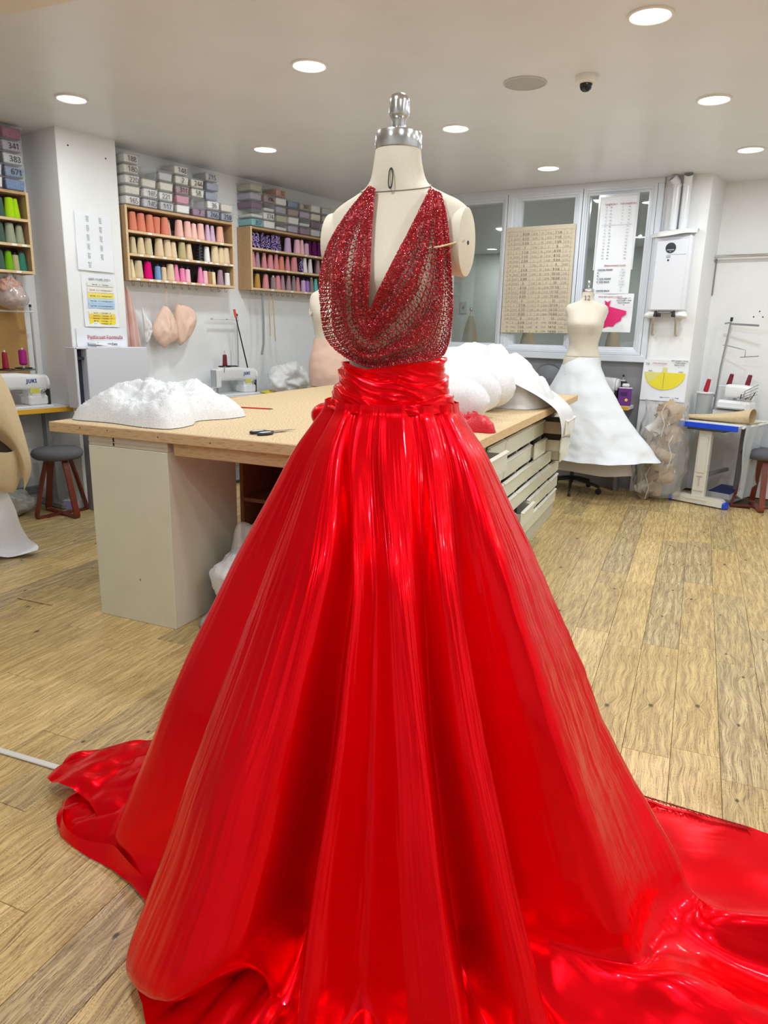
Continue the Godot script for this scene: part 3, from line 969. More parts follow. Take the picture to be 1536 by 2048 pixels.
func machine_table(xf: Transform3D, w: float, d: float, label: String, edge: Color, leg := true) -> Node3D:
	# origin on the floor under the middle of the front edge; z towards the operator
	var t := thing("machine_table", label, "table", xf)
	var top := part("table_top", mbox(V3(w, 0.034, d), 0.004), mat("laminate white", c8(224, 228, 230), 0.35), t, at(V3(0, 0.743, -d / 2)))
	part("edge_band", mbox(V3(w + 0.004, 0.036, 0.008), 0.003), mat("edge %02x" % edge.r8, edge, 0.4), top, at(V3(0, -0.001, d / 2 + 0.003)))
	if not leg:
		for s in [-1.0, 1.0]:
			part("leg", mbox(V3(0.03, 0.726, 0.1), 0.003), mat("frame grey", c8(150, 154, 158), 0.4, 0.3), t, at(V3(s * (w / 2 - 0.06), 0.363, -d / 2)))
	else:
		var g := mat("frame grey", c8(150, 154, 158), 0.4, 0.3)
		for s in [-1.0, 1.0]:
			part("leg", MB.new().box(V3(s * (w / 2 - 0.12), 0.38, -d / 2), V3(0.04, 0.7, 0.07), 0.006).done(), g, t)
			part("foot", MB.new().box(V3(s * (w / 2 - 0.12), 0.025, -d / 2), V3(0.05, 0.045, d * 0.9), 0.008).done(), g, t)
		part("crossbar", MB.new().box(V3(0, 0.12, -d * 0.9), V3(w - 0.26, 0.05, 0.03), 0.005).done(), g, t)
		part("treadle", MB.new().box(V3(-0.26, 0.05, -d / 2 + 0.05), V3(0.3, 0.012, 0.22), 0.004, Basis(V3(1, 0, 0), 0.15)).done(), mat("treadle grey", c8(120, 130, 140), 0.5), t)
		part("motor", MB.new().box(V3(0.1, 0.6, -d / 2), V3(0.3, 0.2, 0.2), 0.03).done(), mat("motor grey", c8(84, 86, 88), 0.5), t)
		part("knee_lifter_box", MB.new().box(V3(0.12, 0.42, -d / 2 - 0.05), V3(0.26, 0.22, 0.16), 0.02).done(), mat("motor grey light", c8(126, 130, 128), 0.55), t)
	return t

func thread_stand(xf: Transform3D, label: String, tall: float, arm: float, pins: Array, tray := true) -> Node3D:
	# pole at the origin; arm and pins run towards -x
	var t := thing("thread_stand", label, "thread stand", xf)
	var st := mat("stand steel", c8(190, 192, 194), 0.3, 0.7)
	part("pole", MB.new().tube([V3(0, 0, 0), V3(0, tall, 0)], 0.0065, 10).done(), st, t)
	part("base_clamp", MB.new().lathe([V2(0.0001, 0), V2(0.022, 0), V2(0.022, 0.008), V2(0.012, 0.016), V2(0.0068, 0.03)], 16).done(), mat("clamp black", c8(36, 36, 38), 0.4), t)
	part("cap", MB.new().lathe([V2(0.0085, tall - 0.004), V2(0.0085, tall + 0.014), V2(0.0001, tall + 0.016)], 12).done(), mat("clamp black", Color.BLACK), t)
	var bar := part("guide_arm", MB.new().box(V3(-arm * 0.5 + 0.01, tall - 0.035, 0), V3(arm + 0.02, 0.012, 0.016), 0.003).done(), mat("stand white", c8(226, 228, 230), 0.35), t)
	for k in [0.45, 1.0]:
		part("eyelet", MB.new().lathe([V2(0.0001, 0), V2(0.007, 0), V2(0.007, 0.003), V2(0.0001, 0.003)], 12, Transform3D(Basis(V3(1, 0, 0), PI / 2), V3(-arm * k + 0.008, tall - 0.035, 0.008))).done(), st, bar)
	for x in pins:
		if tray:
			part("thread_tray", MB.new().lathe([V2(0.0001, 0), V2(0.056, 0), V2(0.058, 0.004), V2(0.056, 0.009), V2(0.052, 0.005), V2(0.0001, 0.005)], 28, at(V3(x.x, x.y, x.z))).done(), mat("tray black", c8(34, 34, 38), 0.4), t)
		part("spool_pin", MB.new().tube([V3(x.x, x.y, x.z), V3(x.x, x.y + 0.14, x.z)], 0.003, 6).done(), st, t)
		part("tray_arm", MB.new().tube([V3(0, x.y - 0.004, 0), V3(x.x, x.y - 0.004, x.z)], 0.005, 6).done(), st, t)
	return t

func spool(p: Vector3, r0: float, r1: float, h: float, c: String, label: String, turn := Basis.IDENTITY, foot := 0.0) -> void:
	var t := thing("thread_spool", label, "thread", Transform3D(turn, p))
	var rgb: Array = {"crimson": [150, 14, 44], "magenta": [170, 24, 132], "wine": [120, 20, 44], "red": [176, 18, 44]}[c]
	var pr := [V2(0.004, foot), V2(r0 * 0.75, foot), V2(r0, foot + h * 0.08)]
	for k in 17:
		pr.append(V2(lerpf(r0, r1, k / 16.0) + (0.0004 if k % 2 else -0.0003), foot + h * (0.08 + 0.86 * k / 16.0)))
	pr.append(V2(r1 * 0.7, foot + h))
	pr.append(V2(0.004, foot + h))
	part("thread_winding", MB.new().lathe(pr, 20).done(), mat("spool " + c, c8(rgb[0], rgb[1], rgb[2]), 0.6), t)
	part("core", MB.new().lathe([V2(0.008, 0), V2(0.0075, foot + 0.001), V2(0.006, foot + h + 0.012), V2(0.0045, foot + h + 0.012), V2(0.0045, foot + h)], 10).done(), mat("spool core", c8(230, 228, 224), 0.5), t)

func stool(xf: Transform3D, label: String) -> void:
	var t := thing("stool", label, "stool", xf, "round stools with bent wood legs")
	part("seat", MB.new().lathe([V2(0.0001, 0.405), V2(0.1, 0.405), V2(0.15, 0.415), V2(0.168, 0.43), V2(0.173, 0.45), V2(0.165, 0.47), V2(0.14, 0.484), V2(0.08, 0.492), V2(0.0001, 0.494)], 44).done(), tex_mat("grey felt", 0.28, [c8(58, 58, 62), c8(96, 97, 102), c8(134, 135, 140)], Vector3.ONE * 4.0, 0.95, 0.06), t)
	var wd := tex_mat("stool wood", 0.03, [c8(86, 34, 22), c8(122, 52, 32), c8(98, 40, 26)], V3(8, 1.2, 8), 0.35)
	for k in 4:
		var a := k * PI / 2
		var rows := []
		var path := [V2(0.085, 0.41), V2(0.125, 0.28), V2(0.17, 0.1), V2(0.187, 0.035), V2(0.186, 0.012), V2(0.17, 0.006), V2(0.1, 0.008), V2(0.005, 0.008)]
		var ctr := PackedVector3Array()
		for q in path: ctr.append(V3(q.x, q.y, 0))
		ctr = spline(ctr, 4)
		for i in ctr.size():
			var d := (ctr[mini(i + 1, ctr.size() - 1)] - ctr[maxi(i - 1, 0)]).normalized()
			var nn := V3(-d.y, d.x, 0) * 0.0065
			var wz := 0.021
			rows.append(PackedVector3Array([ctr[i] + nn + V3(0, 0, wz), ctr[i] - nn + V3(0, 0, wz), ctr[i] - nn - V3(0, 0, wz), ctr[i] + nn - V3(0, 0, wz)]))
		var b := MB.new()
		for i in rows.size() - 1:
			for e in 4:
				b.quad(rows[i][e], rows[i][(e + 1) % 4], rows[i + 1][(e + 1) % 4], rows[i + 1][e])
		part("leg", b.done(), wd, t, at(Vector3.ZERO, a))

# ---------------------------------------------------------------- what stands and hangs on the left
func build_left() -> void:
	var LW := Transform3D(turned(PI / 2), V3(-5.02, 0, 0))
	# sheets on the column face
	var paper := mat("paper", c8(236, 240, 246), 0.7)
	var ink := mat("ink", c8(60, 66, 84), 0.7)
	var pale := mat("ink pale", c8(112, 118, 136), 0.7)
	var C := Transform3D(turned(PI / 2), V3(-4.848, 0, 0))
	var s1 := thing("size_sheet", "white sheet with two columns of small printed sizes, top of the column", "paper", C * Transform3D(Basis(V3(0, 0, 1), -0.015), V3(3.088, 1.9, 0)))
	part("sheet", sheet(0.283, 0.388, 0.006, 3), paper, s1)
	for col in 2:
		for g in (6 if col == 0 else 5):
			var rows := ""
			for r in 4:
				rows += "SIZE %d\n" % (g * 2 + col) if r == 0 else "%s %d\n" % [["B", "W", "H"][r - 1], 30 + g * 2 + r * 3 + col]
			text(rows, 0.0062, pale, s1, at(V3(-0.05 + col * 0.1, 0.15 - g * 0.061, 0.0095)), "printed_sizes")
	var s2 := thing("flare_chart", "colour-banded skirt and flare level chart in the middle of the column", "paper", C * at(V3(3.102, 1.505, 0)))
	part("sheet", sheet(0.275, 0.365, 0.006, 5), paper, s2)
	text("SKIRT / FLARE LEVELS", 0.013, ink, s2, at(V3(0, 0.145, 0.0095)), "heading")
	var bands := [[0.112, 0.026, [228, 236, 226], "Side Fold    = 1     Front Figure"], [0.074, 0.04, [236, 232, 224], "One Fold    = 2 - 3    Front Figure plus 1\""], [0.034, 0.036, [244, 226, 108], "Two Folds   = 3 - 4    Front Figure plus 2\""], [-0.001, 0.032, [190, 220, 240], "Three Folds  = 4 - 5   Front Figure plus 3\""], [-0.035, 0.034, [176, 208, 238], "Four Folds   = 5 - 6   Front Figure plus 4\""], [-0.083, 0.02, [240, 238, 206], "Tea Cut     =    Front Figure  -  4\""], [-0.103, 0.018, [246, 220, 92], "Second Cut  =    Front Figure  -  8\""], [-0.121, 0.018, [240, 206, 60], "Below Knee  =    Front Figure  -  12\""], [-0.139, 0.018, [246, 226, 84], "Mid Calf    =    Front Figure  -  16\""], [-0.157, 0.018, [250, 228, 40], "Knee       =    Front Figure  -  20\""]]
	for bd in bands:
		part("colour_band", mbox(V3(0.21, bd[1], 0.0006)), mat("band %d" % (bd[2][0] * 7 + bd[2][2]), c8(bd[2][0], bd[2][1], bd[2][2]), 0.7), s2, at(V3(0.004, bd[0], 0.0088)))
		text(bd[3], 0.0072, ink, s2, at(V3(0.004, bd[0] - 0.003, 0.0098)), "printed_line")
	var s3 := thing("formula_sheet", "white sheet headed Petticoat Formula, lowest on the column", "paper", C * at(V3(3.092, 1.2, 0)))
	part("sheet", sheet(0.4, 0.23, 0.006, 7), paper, s3)
	text("Petticoat Formula", 0.026, mat("ink red", c8(176, 60, 78), 0.7), s3, at(V3(0.025, 0.048, 0.0095)), "heading")
	part("underline", mbox(V3(0.236, 0.002, 0.0006)), mat("ink red", Color.RED), s3, at(V3(0.025, 0.042, 0.0095)))
	text("Waist 5          inches", 0.02, ink, s3, at(V3(0.0, 0.0, 0.0095)), "printed_line")
	# white cabinet with a dark slot, before the column
	var cab := thing("document_cabinet", "upright white cabinet with a dark open slot, standing before the column", "cabinet", Transform3D(turned(PI / 2), V3(-4.775, 0.7605, -3.085)))
	var cw := mat("cabinet white", c8(216, 218, 228), 0.4)
	part("body", MB.new().box(V3(0.045, 0.21, 0.0), V3(0.5, 0.42, 0.12), 0.004).box(V3(-0.285, 0.21, 0.0), V3(0.02, 0.42, 0.12), 0.003).box(V3(-0.24, 0.415, 0), V3(0.1, 0.01, 0.12), 0.002).box(V3(-0.24, 0.006, 0), V3(0.1, 0.012, 0.12), 0.002).done(), cw, cab)
	part("dark_slot", MB.new().box(V3(-0.24, 0.21, -0.03), V3(0.07, 0.4, 0.04)).box(V3(-0.24, 0.345, 0.0), V3(0.068, 0.02, 0.06), 0.003).done(), mat("slot dark", c8(44, 48, 62), 0.6), cab)
	machine_table(Transform3D(turned(PI / 2), V3(-4.705, 0, -3.13)), 0.62, 0.14, "narrow white ledge table carrying the white cabinet before the column", c8(222, 178, 60), false)
	solo("paper_stack", MB.new().box(V3(0, 0.004, 0), V3(0.2, 0.008, 0.1), 0.001).box(V3(-0.04, 0.016, 0.0), V3(0.13, 0.014, 0.09), 0.004, Basis(V3(0, 0, 1), -0.12)).done(), paper, "small stack of papers lying on top of the white cabinet", "paper", Transform3D(turned(PI / 2), V3(-4.775, 1.1815, -3.07)))
	# left machine, table, stand, spools
	machine_table(Transform3D(turned(PI / 2), V3(-4.915, 0, -2.25)), 1.24, 0.36, "white machine table with a yellow front edge, left of the column", c8(226, 172, 52))
	sewing_machine(Transform3D(turned(PI / 2), V3(-5.03, 0.7605, -2.5)), "white sewing machine with blue lettering at the left edge")
	thread_stand(Transform3D(turned(PI / 2), V3(-5.14, 0.7605, -2.735)), "thread stand with two trays behind the left sewing machine", 0.69, 0.235, [V3(-0.11, 0.262, 0.04), V3(-0.24, 0.256, 0.05)])
	spool(V3(-5.09, 1.0225, -2.495), 0.021, 0.0165, 0.118, "crimson", "crimson thread spool on the left sewing machine's tray")
	spool(V3(-5.10, 1.0285, -2.625), 0.026, 0.026, 0.105, "magenta", "magenta thread spool raised on a white holder, left tray", Basis.IDENTITY, 0.022)
	solo("brown_pinboard", mbox(V3(0.85, 0.66, 0.02), 0.003), tex_mat("fibreboard", 0.08, [c8(180, 138, 82), c8(196, 154, 96), c8(188, 146, 88)], Vector3.ONE * 3.0, 0.85), "brown fibreboard panel on the wall behind the left machine", "board", LW * at(V3(2.325, 1.2, -0.245)))
	var bag := thing("plastic_bag", "clear plastic bag of pinkish lace hanging from the left rack", "bag", V3ta(-5.08, 1.585, -2.58))
	part("contents", lump(V3(0.075, 0.1, 0.09), 0.02, 14.0, 4, -1.5), tex_mat("pink brown lace", 0.06, [c8(150, 104, 92), c8(196, 150, 132), c8(222, 190, 172)], Vector3.ONE * 7, 0.7), bag, at(V3(0, -0.05, 0)))
	part("film", MB.new().grid(neck_bag(0.105, 0.25, 11), true, true).done(), clear_plastic("bag film", c8(232, 236, 240), 0.3, 0.12), bag, at(V3(0, -0.16, 0)))
	# stool, things under the table
	stool(at(V3(-4.83, 0, -2.665), 0.0), "grey felt stool with dark bent legs, left of the cutting table")
	var pb := solo("plastic_bag", lump(V3(0.13, 0.1, 0.2), 0.025, 8.0, 9, -0.8), clear_plastic("bag grey film", c8(206, 210, 204), 0.55, 0.15), "clear plastic bag of scraps on the floor behind the left stool", "bag", at(V3(-5.06, 0.09, -2.38)))
	part("contents", lump(V3(0.11, 0.07, 0.16), 0.02, 9.0, 19, -0.8), tex_mat("scrap mix", 0.05, [c8(150, 120, 90), c8(200, 190, 170), c8(96, 100, 88), c8(210, 150, 120)], Vector3.ONE * 5, 0.8), pb, at(V3(0, -0.02, 0)))
	var fb := thing("flat_box", "flat white box with a lilac end on the floor behind the left stool", "box", at(V3(-4.98, 0.0, -2.92), 0.5))
	part("body", mbox(V3(0.12, 0.07, 0.34), 0.002), mat("card white", c8(210, 212, 214), 0.6), fb, at(V3(0, 0.0355, 0)))
	part("end_label", mbox(V3(0.11, 0.06, 0.002)), mat("lilac card", c8(168, 164, 220), 0.6), fb, at(V3(0, 0.0355, 0.171)))
	# hanging pads, lace and drapes under the rack
	var peach := tex_mat("peach cloth", 0.05, [c8(228, 192, 172), c8(238, 206, 188), c8(233, 199, 180)], Vector3.ONE * 2, 0.75)
	var pad := thing("bust_pad", "folded peach cloth pad hanging from a hook, the left one of two", "pad", LW * at(V3(0, 0, 0.11)))
	part("pad", pillow(pl([3.712, 1.5, 3.79, 1.41, 3.822, 1.25, 3.74, 1.2, 3.68, 1.165, 3.61, 1.22, 3.578, 1.305, 3.63, 1.42]), 0.045, 3, 0.02), peach, pad)
	part("loop", MB.new().tube([V3(3.717, 1.642, 0.012), V3(3.705, 1.56, 0.01), V3(3.712, 1.49, 0.01), V3(3.725, 1.56, 0.012), V3(3.717, 1.642, 0.014)], 0.0022, 5).done(), peach, pad)
	var pad2 := thing("bust_pad", "rounded peach cloth pad hanging from a hook, the right one of two", "pad", LW * at(V3(0, 0, 0.1)))
	part("pad", pillow(pl([3.82, 1.5, 3.93, 1.505, 4.01, 1.46, 4.02, 1.38, 3.96, 1.27, 3.86, 1.19, 3.82, 1.21, 3.8, 1.33]), 0.05, 8, 0.014), peach, pad2)
	part("loop", MB.new().tube([V3(3.853, 1.642, 0.022), V3(3.845, 1.56, 0.02), V3(3.86, 1.49, 0.02), V3(3.868, 1.56, 0.022), V3(3.853, 1.642, 0.024)], 0.0022, 5).done(), peach, pad2)
	var dr := []
	for r in 12:
		var row := PackedVector3Array()
		var v := r / 11.0
		for c in 41:
			var u := c / 40.0
			row.append(V3(3.35 + (u - 0.3) * lerpf(0.03, 0.17, sqrt(v)), 1.62 - v * 0.55, 0.10 + lerpf(0.004, 0.018, v) * sin(u * 28.0 + v) + 0.02 * sin(u * 9.0)))
		dr.append(row)
	var drm := tex_mat("pink drape", 0.02, [c8(216, 172, 162), c8(244, 222, 216)], Vector3.ONE, 0.7)
	drm.cull_mode = BaseMaterial3D.CULL_DISABLED
	solo("pink_drape", MB.new().grid(dr, false, true).done(), drm, "dusty pink pleated cloth hanging beside the column", "cloth", LW)
	solo("white_lace", pillow(pl([3.5, 1.47, 3.53, 1.43, 3.59, 1.33, 3.56, 1.24, 3.52, 1.2, 3.505, 1.3]), 0.02, 5, 0.02, 0.4, 40.0), tex_mat("lace white", 0.2, [c8(216, 216, 214), c8(246, 246, 246)], Vector3.ONE * 4, 0.7), "scrap of white lace hanging beside the pink drape", "lace", LW * at(V3(0, 0, 0.1)))
	solo("grey_strip", MB.new().tube([V3(4.75, 1.642, 0.128), V3(4.762, 1.58, 0.125), V3(4.775, 1.4, 0.12), V3(4.77, 1.2, 0.12), V3(4.745, 1.1, 0.12)], 0.008, 6, 0.011).done(), mat("strip grey", c8(150, 154, 158), 0.6), "long curved grey strip hanging under the far rack", "strip", LW)
	solo("tan_cord", MB.new().tube([V3(4.86, 1.27, 0.12), V3(4.848, 1.5, 0.12), V3(4.853, 1.6, 0.125), V3(4.872, 1.642, 0.13), V3(4.893, 1.6, 0.125), V3(4.905, 1.5, 0.12), V3(4.925, 1.22, 0.12)], 0.0048, 6).done(), mat("cord tan", c8(204, 180, 132), 0.7), "tan cord looped over a hook under the far rack", "cord", LW)
	# second machine, behind the cutting table
	machine_table(Transform3D(turned(PI / 2), V3(-4.70, 0, -4.55)), 2.3, 0.3, "white machine table with a yellow edge, behind the cutting table", c8(222, 178, 60))
	sewing_machine(Transform3D(turned(PI / 2), V3(-4.86, 0.7605, -4.36)), "white sewing machine behind the cutting table, below the far rack")
	var ts2 := thread_stand(Transform3D(turned(PI / 2), V3(-4.95, 0.7605, -4.5)), "thread stand behind the middle sewing machine", 0.68, 0.3, [V3(-0.11, 0.24, 0.03), V3(-0.2, 0.24, 0.05)])
	var rod := thing("black_rod", "slanting black rod with a red tip beside the middle sewing machine", "rod", at(V3(-4.86, 0.985, -4.53)))
	part("shaft", MB.new().tube([V3(0, 0, 0), V3(0, 0.44, 0.125)], 0.006, 8, 0.005).done(), mat("rod black", c8(26, 26, 30), 0.35), rod)
	part("tip", MB.new().tube([V3(0, 0.44, 0.125), V3(0, 0.505, 0.142)], 0.011, 10).done(), mat("tip red", c8(226, 84, 60), 0.4), rod)
	spool(V3(-4.90, 1.008, -4.30), 0.021, 0.017, 0.1, "wine", "wine red thread spool on the middle machine's stand")
	var voile := tex_mat("white voile", 0.02, [c8(226, 230, 232), c8(242, 244, 245)], Vector3.ONE, 0.75)
	solo("fabric_bundle", lump(V3(0.15, 0.16, 0.24), 0.06, 4.0, 21, -0.7), voile, "bundle of white voile on the table right of the middle machine", "cloth", at(V3(-4.66, 0.872, -4.86), 0.2))
	solo("fabric_bundle", lump(V3(0.17, 0.2, 0.28), 0.07, 4.0, 33, -0.7), voile, "bundle of white voile behind the nude-skirted dress form", "cloth", at(V3(-4.5, 0.89, -5.35), 0.4))
	solo("yellow_cloth", pillow(pl([-0.1, -0.05, 0.0, -0.07, 0.1, -0.04, 0.09, 0.04, 0, 0.06, -0.09, 0.04]), 0.02, 3, 0.01), mat("yellow cloth", c8(236, 220, 70), 0.7), "scrap of yellow cloth under the white voile bundle", "cloth", Transform3D(Basis(V3(1, 0, 0), -PI / 2), V3(-4.76, 0.7655, -4.72)))
	second_form()
	hanging_patterns()

func V3ta(x: float, y: float, z: float) -> Transform3D:
	return at(V3(x, y, z))

# a film bag gathered at the top
func neck_bag(r: float, h: float, seed_: int) -> Array:
	var f := noise(6.0, 2, seed_)
	var rows := []
	for k in 15:
		var v := k / 14.0
		var rr: float = r * [0.05, 0.6, 0.9, 1.0, 1.0, 0.97, 0.92, 0.85, 0.75, 0.62, 0.48, 0.34, 0.2, 0.1, 0.06][k]
		var row := PackedVector3Array()
		for c in 40:
			var a := TAU * c / 40.0
			var w := 1.0 + 0.12 * f.get_noise_3d(cos(a) * 0.6, v * 1.2, sin(a) * 0.6) + 0.07 * sin(a * 9.0 + v * 3.0) * v
			row.append(V3(rr * w * cos(a), h * v, rr * w * sin(a)))
		rows.append(row)
	return rows

# the dress form behind the table: profile of an undressed form below a nude skirt
func form_rows(ys: Array, wx: Array, wz: Array, ox: Array, oz: Array, seg := 40) -> Array:
	var ctrl := []
	for i in ys.size():
		var row := PackedVector3Array()
		for c in seg:
			var a := TAU * c / seg
			row.append(V3(ox[i] + wx[i] * cos(a), ys[i], oz[i] + wz[i] * sin(a)))
		ctrl.append(row)
	var lines := []
	for c in seg:
		var col := PackedVector3Array()
		for r in ctrl: col.append(r[c])
		lines.append(spline(col, 5))
	var out := []
	for r in lines[0].size():
		var row := PackedVector3Array()
		for c in seg: row.append(lines[c][r])
		out.append(row)
	return out

func second_form() -> void:
	var t := thing("dress_form", "dress form with a nude elastic skirt, half behind the red gown", "dress form", Transform3D(turned(1.15).scaled(Vector3.ONE * 1.05), V3(-4.05, -0.0675, -4.7)))
	var lin := tex_mat("form linen", 0.12, [c8(214, 206, 190), c8(226, 219, 204)], Vector3.ONE * 3, 0.85)
	part("torso", MB.new().grid(form_rows([0.88, 0.98, 1.08, 1.18, 1.27, 1.36, 1.44, 1.52, 1.6, 1.64, 1.67, 1.7], [0.15, 0.158, 0.155, 0.135, 0.115, 0.13, 0.15, 0.165, 0.15, 0.09, 0.06, 0.055], [0.11, 0.12, 0.115, 0.1, 0.088, 0.1, 0.115, 0.1, 0.08, 0.065, 0.058, 0.055], [0, 0, 0, 0, 0, 0, 0, 0, 0, 0, 0, 0], [0, 0, 0, 0, 0, 0.01, 0.02, 0.01, 0, 0, 0, 0]), true, true).done(), lin, t)
	part("arm_plate", MB.new().lathe([V2(0.0001, 0.0), V2(0.052, 0.0), V2(0.05, 0.008), V2(0.0001, 0.011)], 28, Transform3D(Basis(V3(0, 0, 1), -1.3) * Basis.from_scale(V3(1.2, 1, 0.8)), V3(0.142, 1.5, 0.0))).done(), lin, t)
	part("arm_plate", MB.new().lathe([V2(0.0001, 0.0), V2(0.052, 0.0), V2(0.05, 0.008), V2(0.0001, 0.011)], 28, Transform3D(Basis(V3(0, 0, 1), 1.3) * Basis.from_scale(V3(1.2, 1, 0.8)), V3(-0.142, 1.5, 0.0))).done(), lin, t)
	var sk := form_rows([0.9, 0.98, 1.08, 1.18, 1.27], [0.16, 0.166, 0.163, 0.142, 0.121], [0.12, 0.128, 0.123, 0.107, 0.094], [0, 0, 0, 0, 0], [0, 0, 0, 0, 0])
	var f := noise(10.0, 2, 4)
	for r in sk.size():
		for c in sk[r].size():
			sk[r][c] += V3(sk[r][c].x, 0, sk[r][c].z).normalized() * 0.006 * f.get_noise_3dv(sk[r][c])
	part("nude_skirt", MB.new().grid(sk, true, true).done(), mat("nude stretch", c8(222, 188, 172), 0.6), t)
	part("pole", MB.new().tube([V3(0, 0.09, 0), V3(0, 0.9, 0)], 0.016, 12).done(), mat("form pole", c8(40, 40, 42), 0.35, 0.5), t)
	part("base", MB.new().lathe([V2(0.0001, 0), V2(0.2, 0), V2(0.2, 0.02), V2(0.05, 0.035), V2(0.0001, 0.036)], 32).done(), mat("form pole", Color.BLACK), t, at(V3(0, 0.0645, 0)))
	part("bottom_plate", MB.new().lathe([V2(0.0001, 0.865), V2(0.1, 0.865), V2(0.1, 0.88), V2(0.0001, 0.88)], 28, Transform3D.IDENTITY, 1.3, 0.95).done(), mat("form plate", c8(60, 56, 52), 0.5), t)

func hanging_patterns() -> void:
	# pattern paper and a white cloth on a rail that stands outside the picture on the left
	var kraft := tex_mat("kraft", 0.06, [c8(198, 174, 134), c8(212, 190, 152), c8(206, 182, 142)], Vector3.ONE * 2.0, 0.8)
	kraft.cull_mode = BaseMaterial3D.CULL_DISABLED
	var P := Transform3D(turned(1.128), V3(-4.2, 0, -1.99))   # local x to the picture's right, z towards the camera
	var outer := [[V3(-0.5, 1.5, 0.02), V3(-0.3, 1.5, 0.06), V3(-0.18, 1.42, 0.02), V3(-0.12, 1.36, -0.03)], [V3(-0.45, 1.2, 0.03), V3(-0.2, 1.2, 0.09), V3(-0.08, 1.2, 0.05), V3(-0.045, 1.22, -0.03)], [V3(-0.4, 1.0, 0.04), V3(-0.15, 0.98, 0.11), V3(0.0, 0.98, 0.07), V3(0.055, 1.0, -0.02)], [V3(-0.3, 0.93, 0.05), V3(-0.12, 0.9, 0.11), V3(0.03, 0.86, 0.08), V3(0.095, 0.85, 0.0)], [V3(-0.24, 0.9, 0.03), V3(-0.1, 0.86, 0.1), V3(0.055, 0.76, 0.08), V3(0.128, 0.66, 0.02)], [V3(-0.05, 0.72, 0.0), V3(0.03, 0.7, 0.06), V3(0.085, 0.64, 0.07), V3(0.14, 0.53, 0.03)], [V3(0.06, 0.6, 0.02), V3(0.085, 0.58, 0.05), V3(0.105, 0.52, 0.06), V3(0.125, 0.46, 0.03)], [V3(0.08, 0.48, 0.02), V3(0.09, 0.45, 0.04), V3(0.09, 0.41, 0.04), V3(0.085, 0.375, 0.03)]]
	var t := thing("pattern_paper", "curling kraft pattern paper hanging at the left picture edge", "paper", P)
	part("outer_sheet", MB.new().grid(smooth_sheet(outer, 5, 5), false, true).done(), kraft, t)
	var low := [[V3(-0.4, 0.7, 0.1), V3(-0.15, 0.66, 0.12), V3(0.02, 0.62, 0.08), V3(0.09, 0.64, 0.0)], [V3(-0.4, 0.6, 0.1), V3(-0.13, 0.56, 0.12), V3(0.03, 0.52, 0.08), V3(0.088, 0.54, 0.0)], [V3(-0.4, 0.5, 0.1), V3(-0.1, 0.46, 0.11), V3(0.03, 0.43, 0.07), V3(0.075, 0.45, 0.0)], [V3(-0.35, 0.45, 0.08), V3(-0.05, 0.4, 0.08), V3(0.03, 0.38, 0.05), V3(0.055, 0.4, 0.0)]]
	part("lower_sheet", MB.new().grid(smooth_sheet(low, 5, 5), false, true).done(), kraft, t)
	var dark := [[V3(-0.4, 1.0, 0.0), V3(-0.1, 0.98, 0.02), V3(0.04, 0.9, 0.0)], [V3(-0.4, 0.8, -0.02), V3(-0.1, 0.8, 0.0), V3(0.08, 0.74, -0.01)], [V3(-0.4, 0.58, -0.02), V3(-0.1, 0.58, 0.0), V3(0.09, 0.58, -0.01)]]
	part("brown_lining_card", MB.new().grid(smooth_sheet(dark, 4, 4), false, true).done(), mat("brown card", c8(74, 58, 48), 0.8), t)
	var c := []
	var wx := [-0.075, -0.05, -0.02, 0.01, 0.035, 0.05, 0.085, 0.13, 0.125]
	for r in 9:
		var row := []
		for k in 9:
			var u := k / 8.0
			var x: float = -0.5 + (0.5 + wx[r]) * u
			var y: float = 0.62 - 0.61 * minf(r / 7.0, 1.0)
			row.append(V3(x, maxf(y, 0.008) + (0.02 * sin(u * 14.0) + 0.02 if r >= 7 else 0.0), 0.05 + 0.025 * sin(u * 12.0 + r * 0.2) + (0.1 if r == 8 else 0.0)))
		c.append(row)
	var wc := mat("white cloth", c8(236, 238, 242), 0.75)
	solo("white_cloth", MB.new().grid(smooth_sheet(c, 4, 4), false, true).done(), wc, "white cloth trailing to the floor at the left picture edge", "cloth", P)

# ---------------------------------------------------------------- the cutting table
func TB(p: Vector3, a := 0.0) -> Transform3D:
	return Transform3D(turned(TABLE_TURN), Vector3.ZERO) * at(p, a)

func lay(xf: Transform3D) -> Transform3D:   # (x, y) outlines laid flat: y runs away from the camera
	return xf * Transform3D(Basis(V3(1, 0, 0), -PI / 2), Vector3.ZERO)

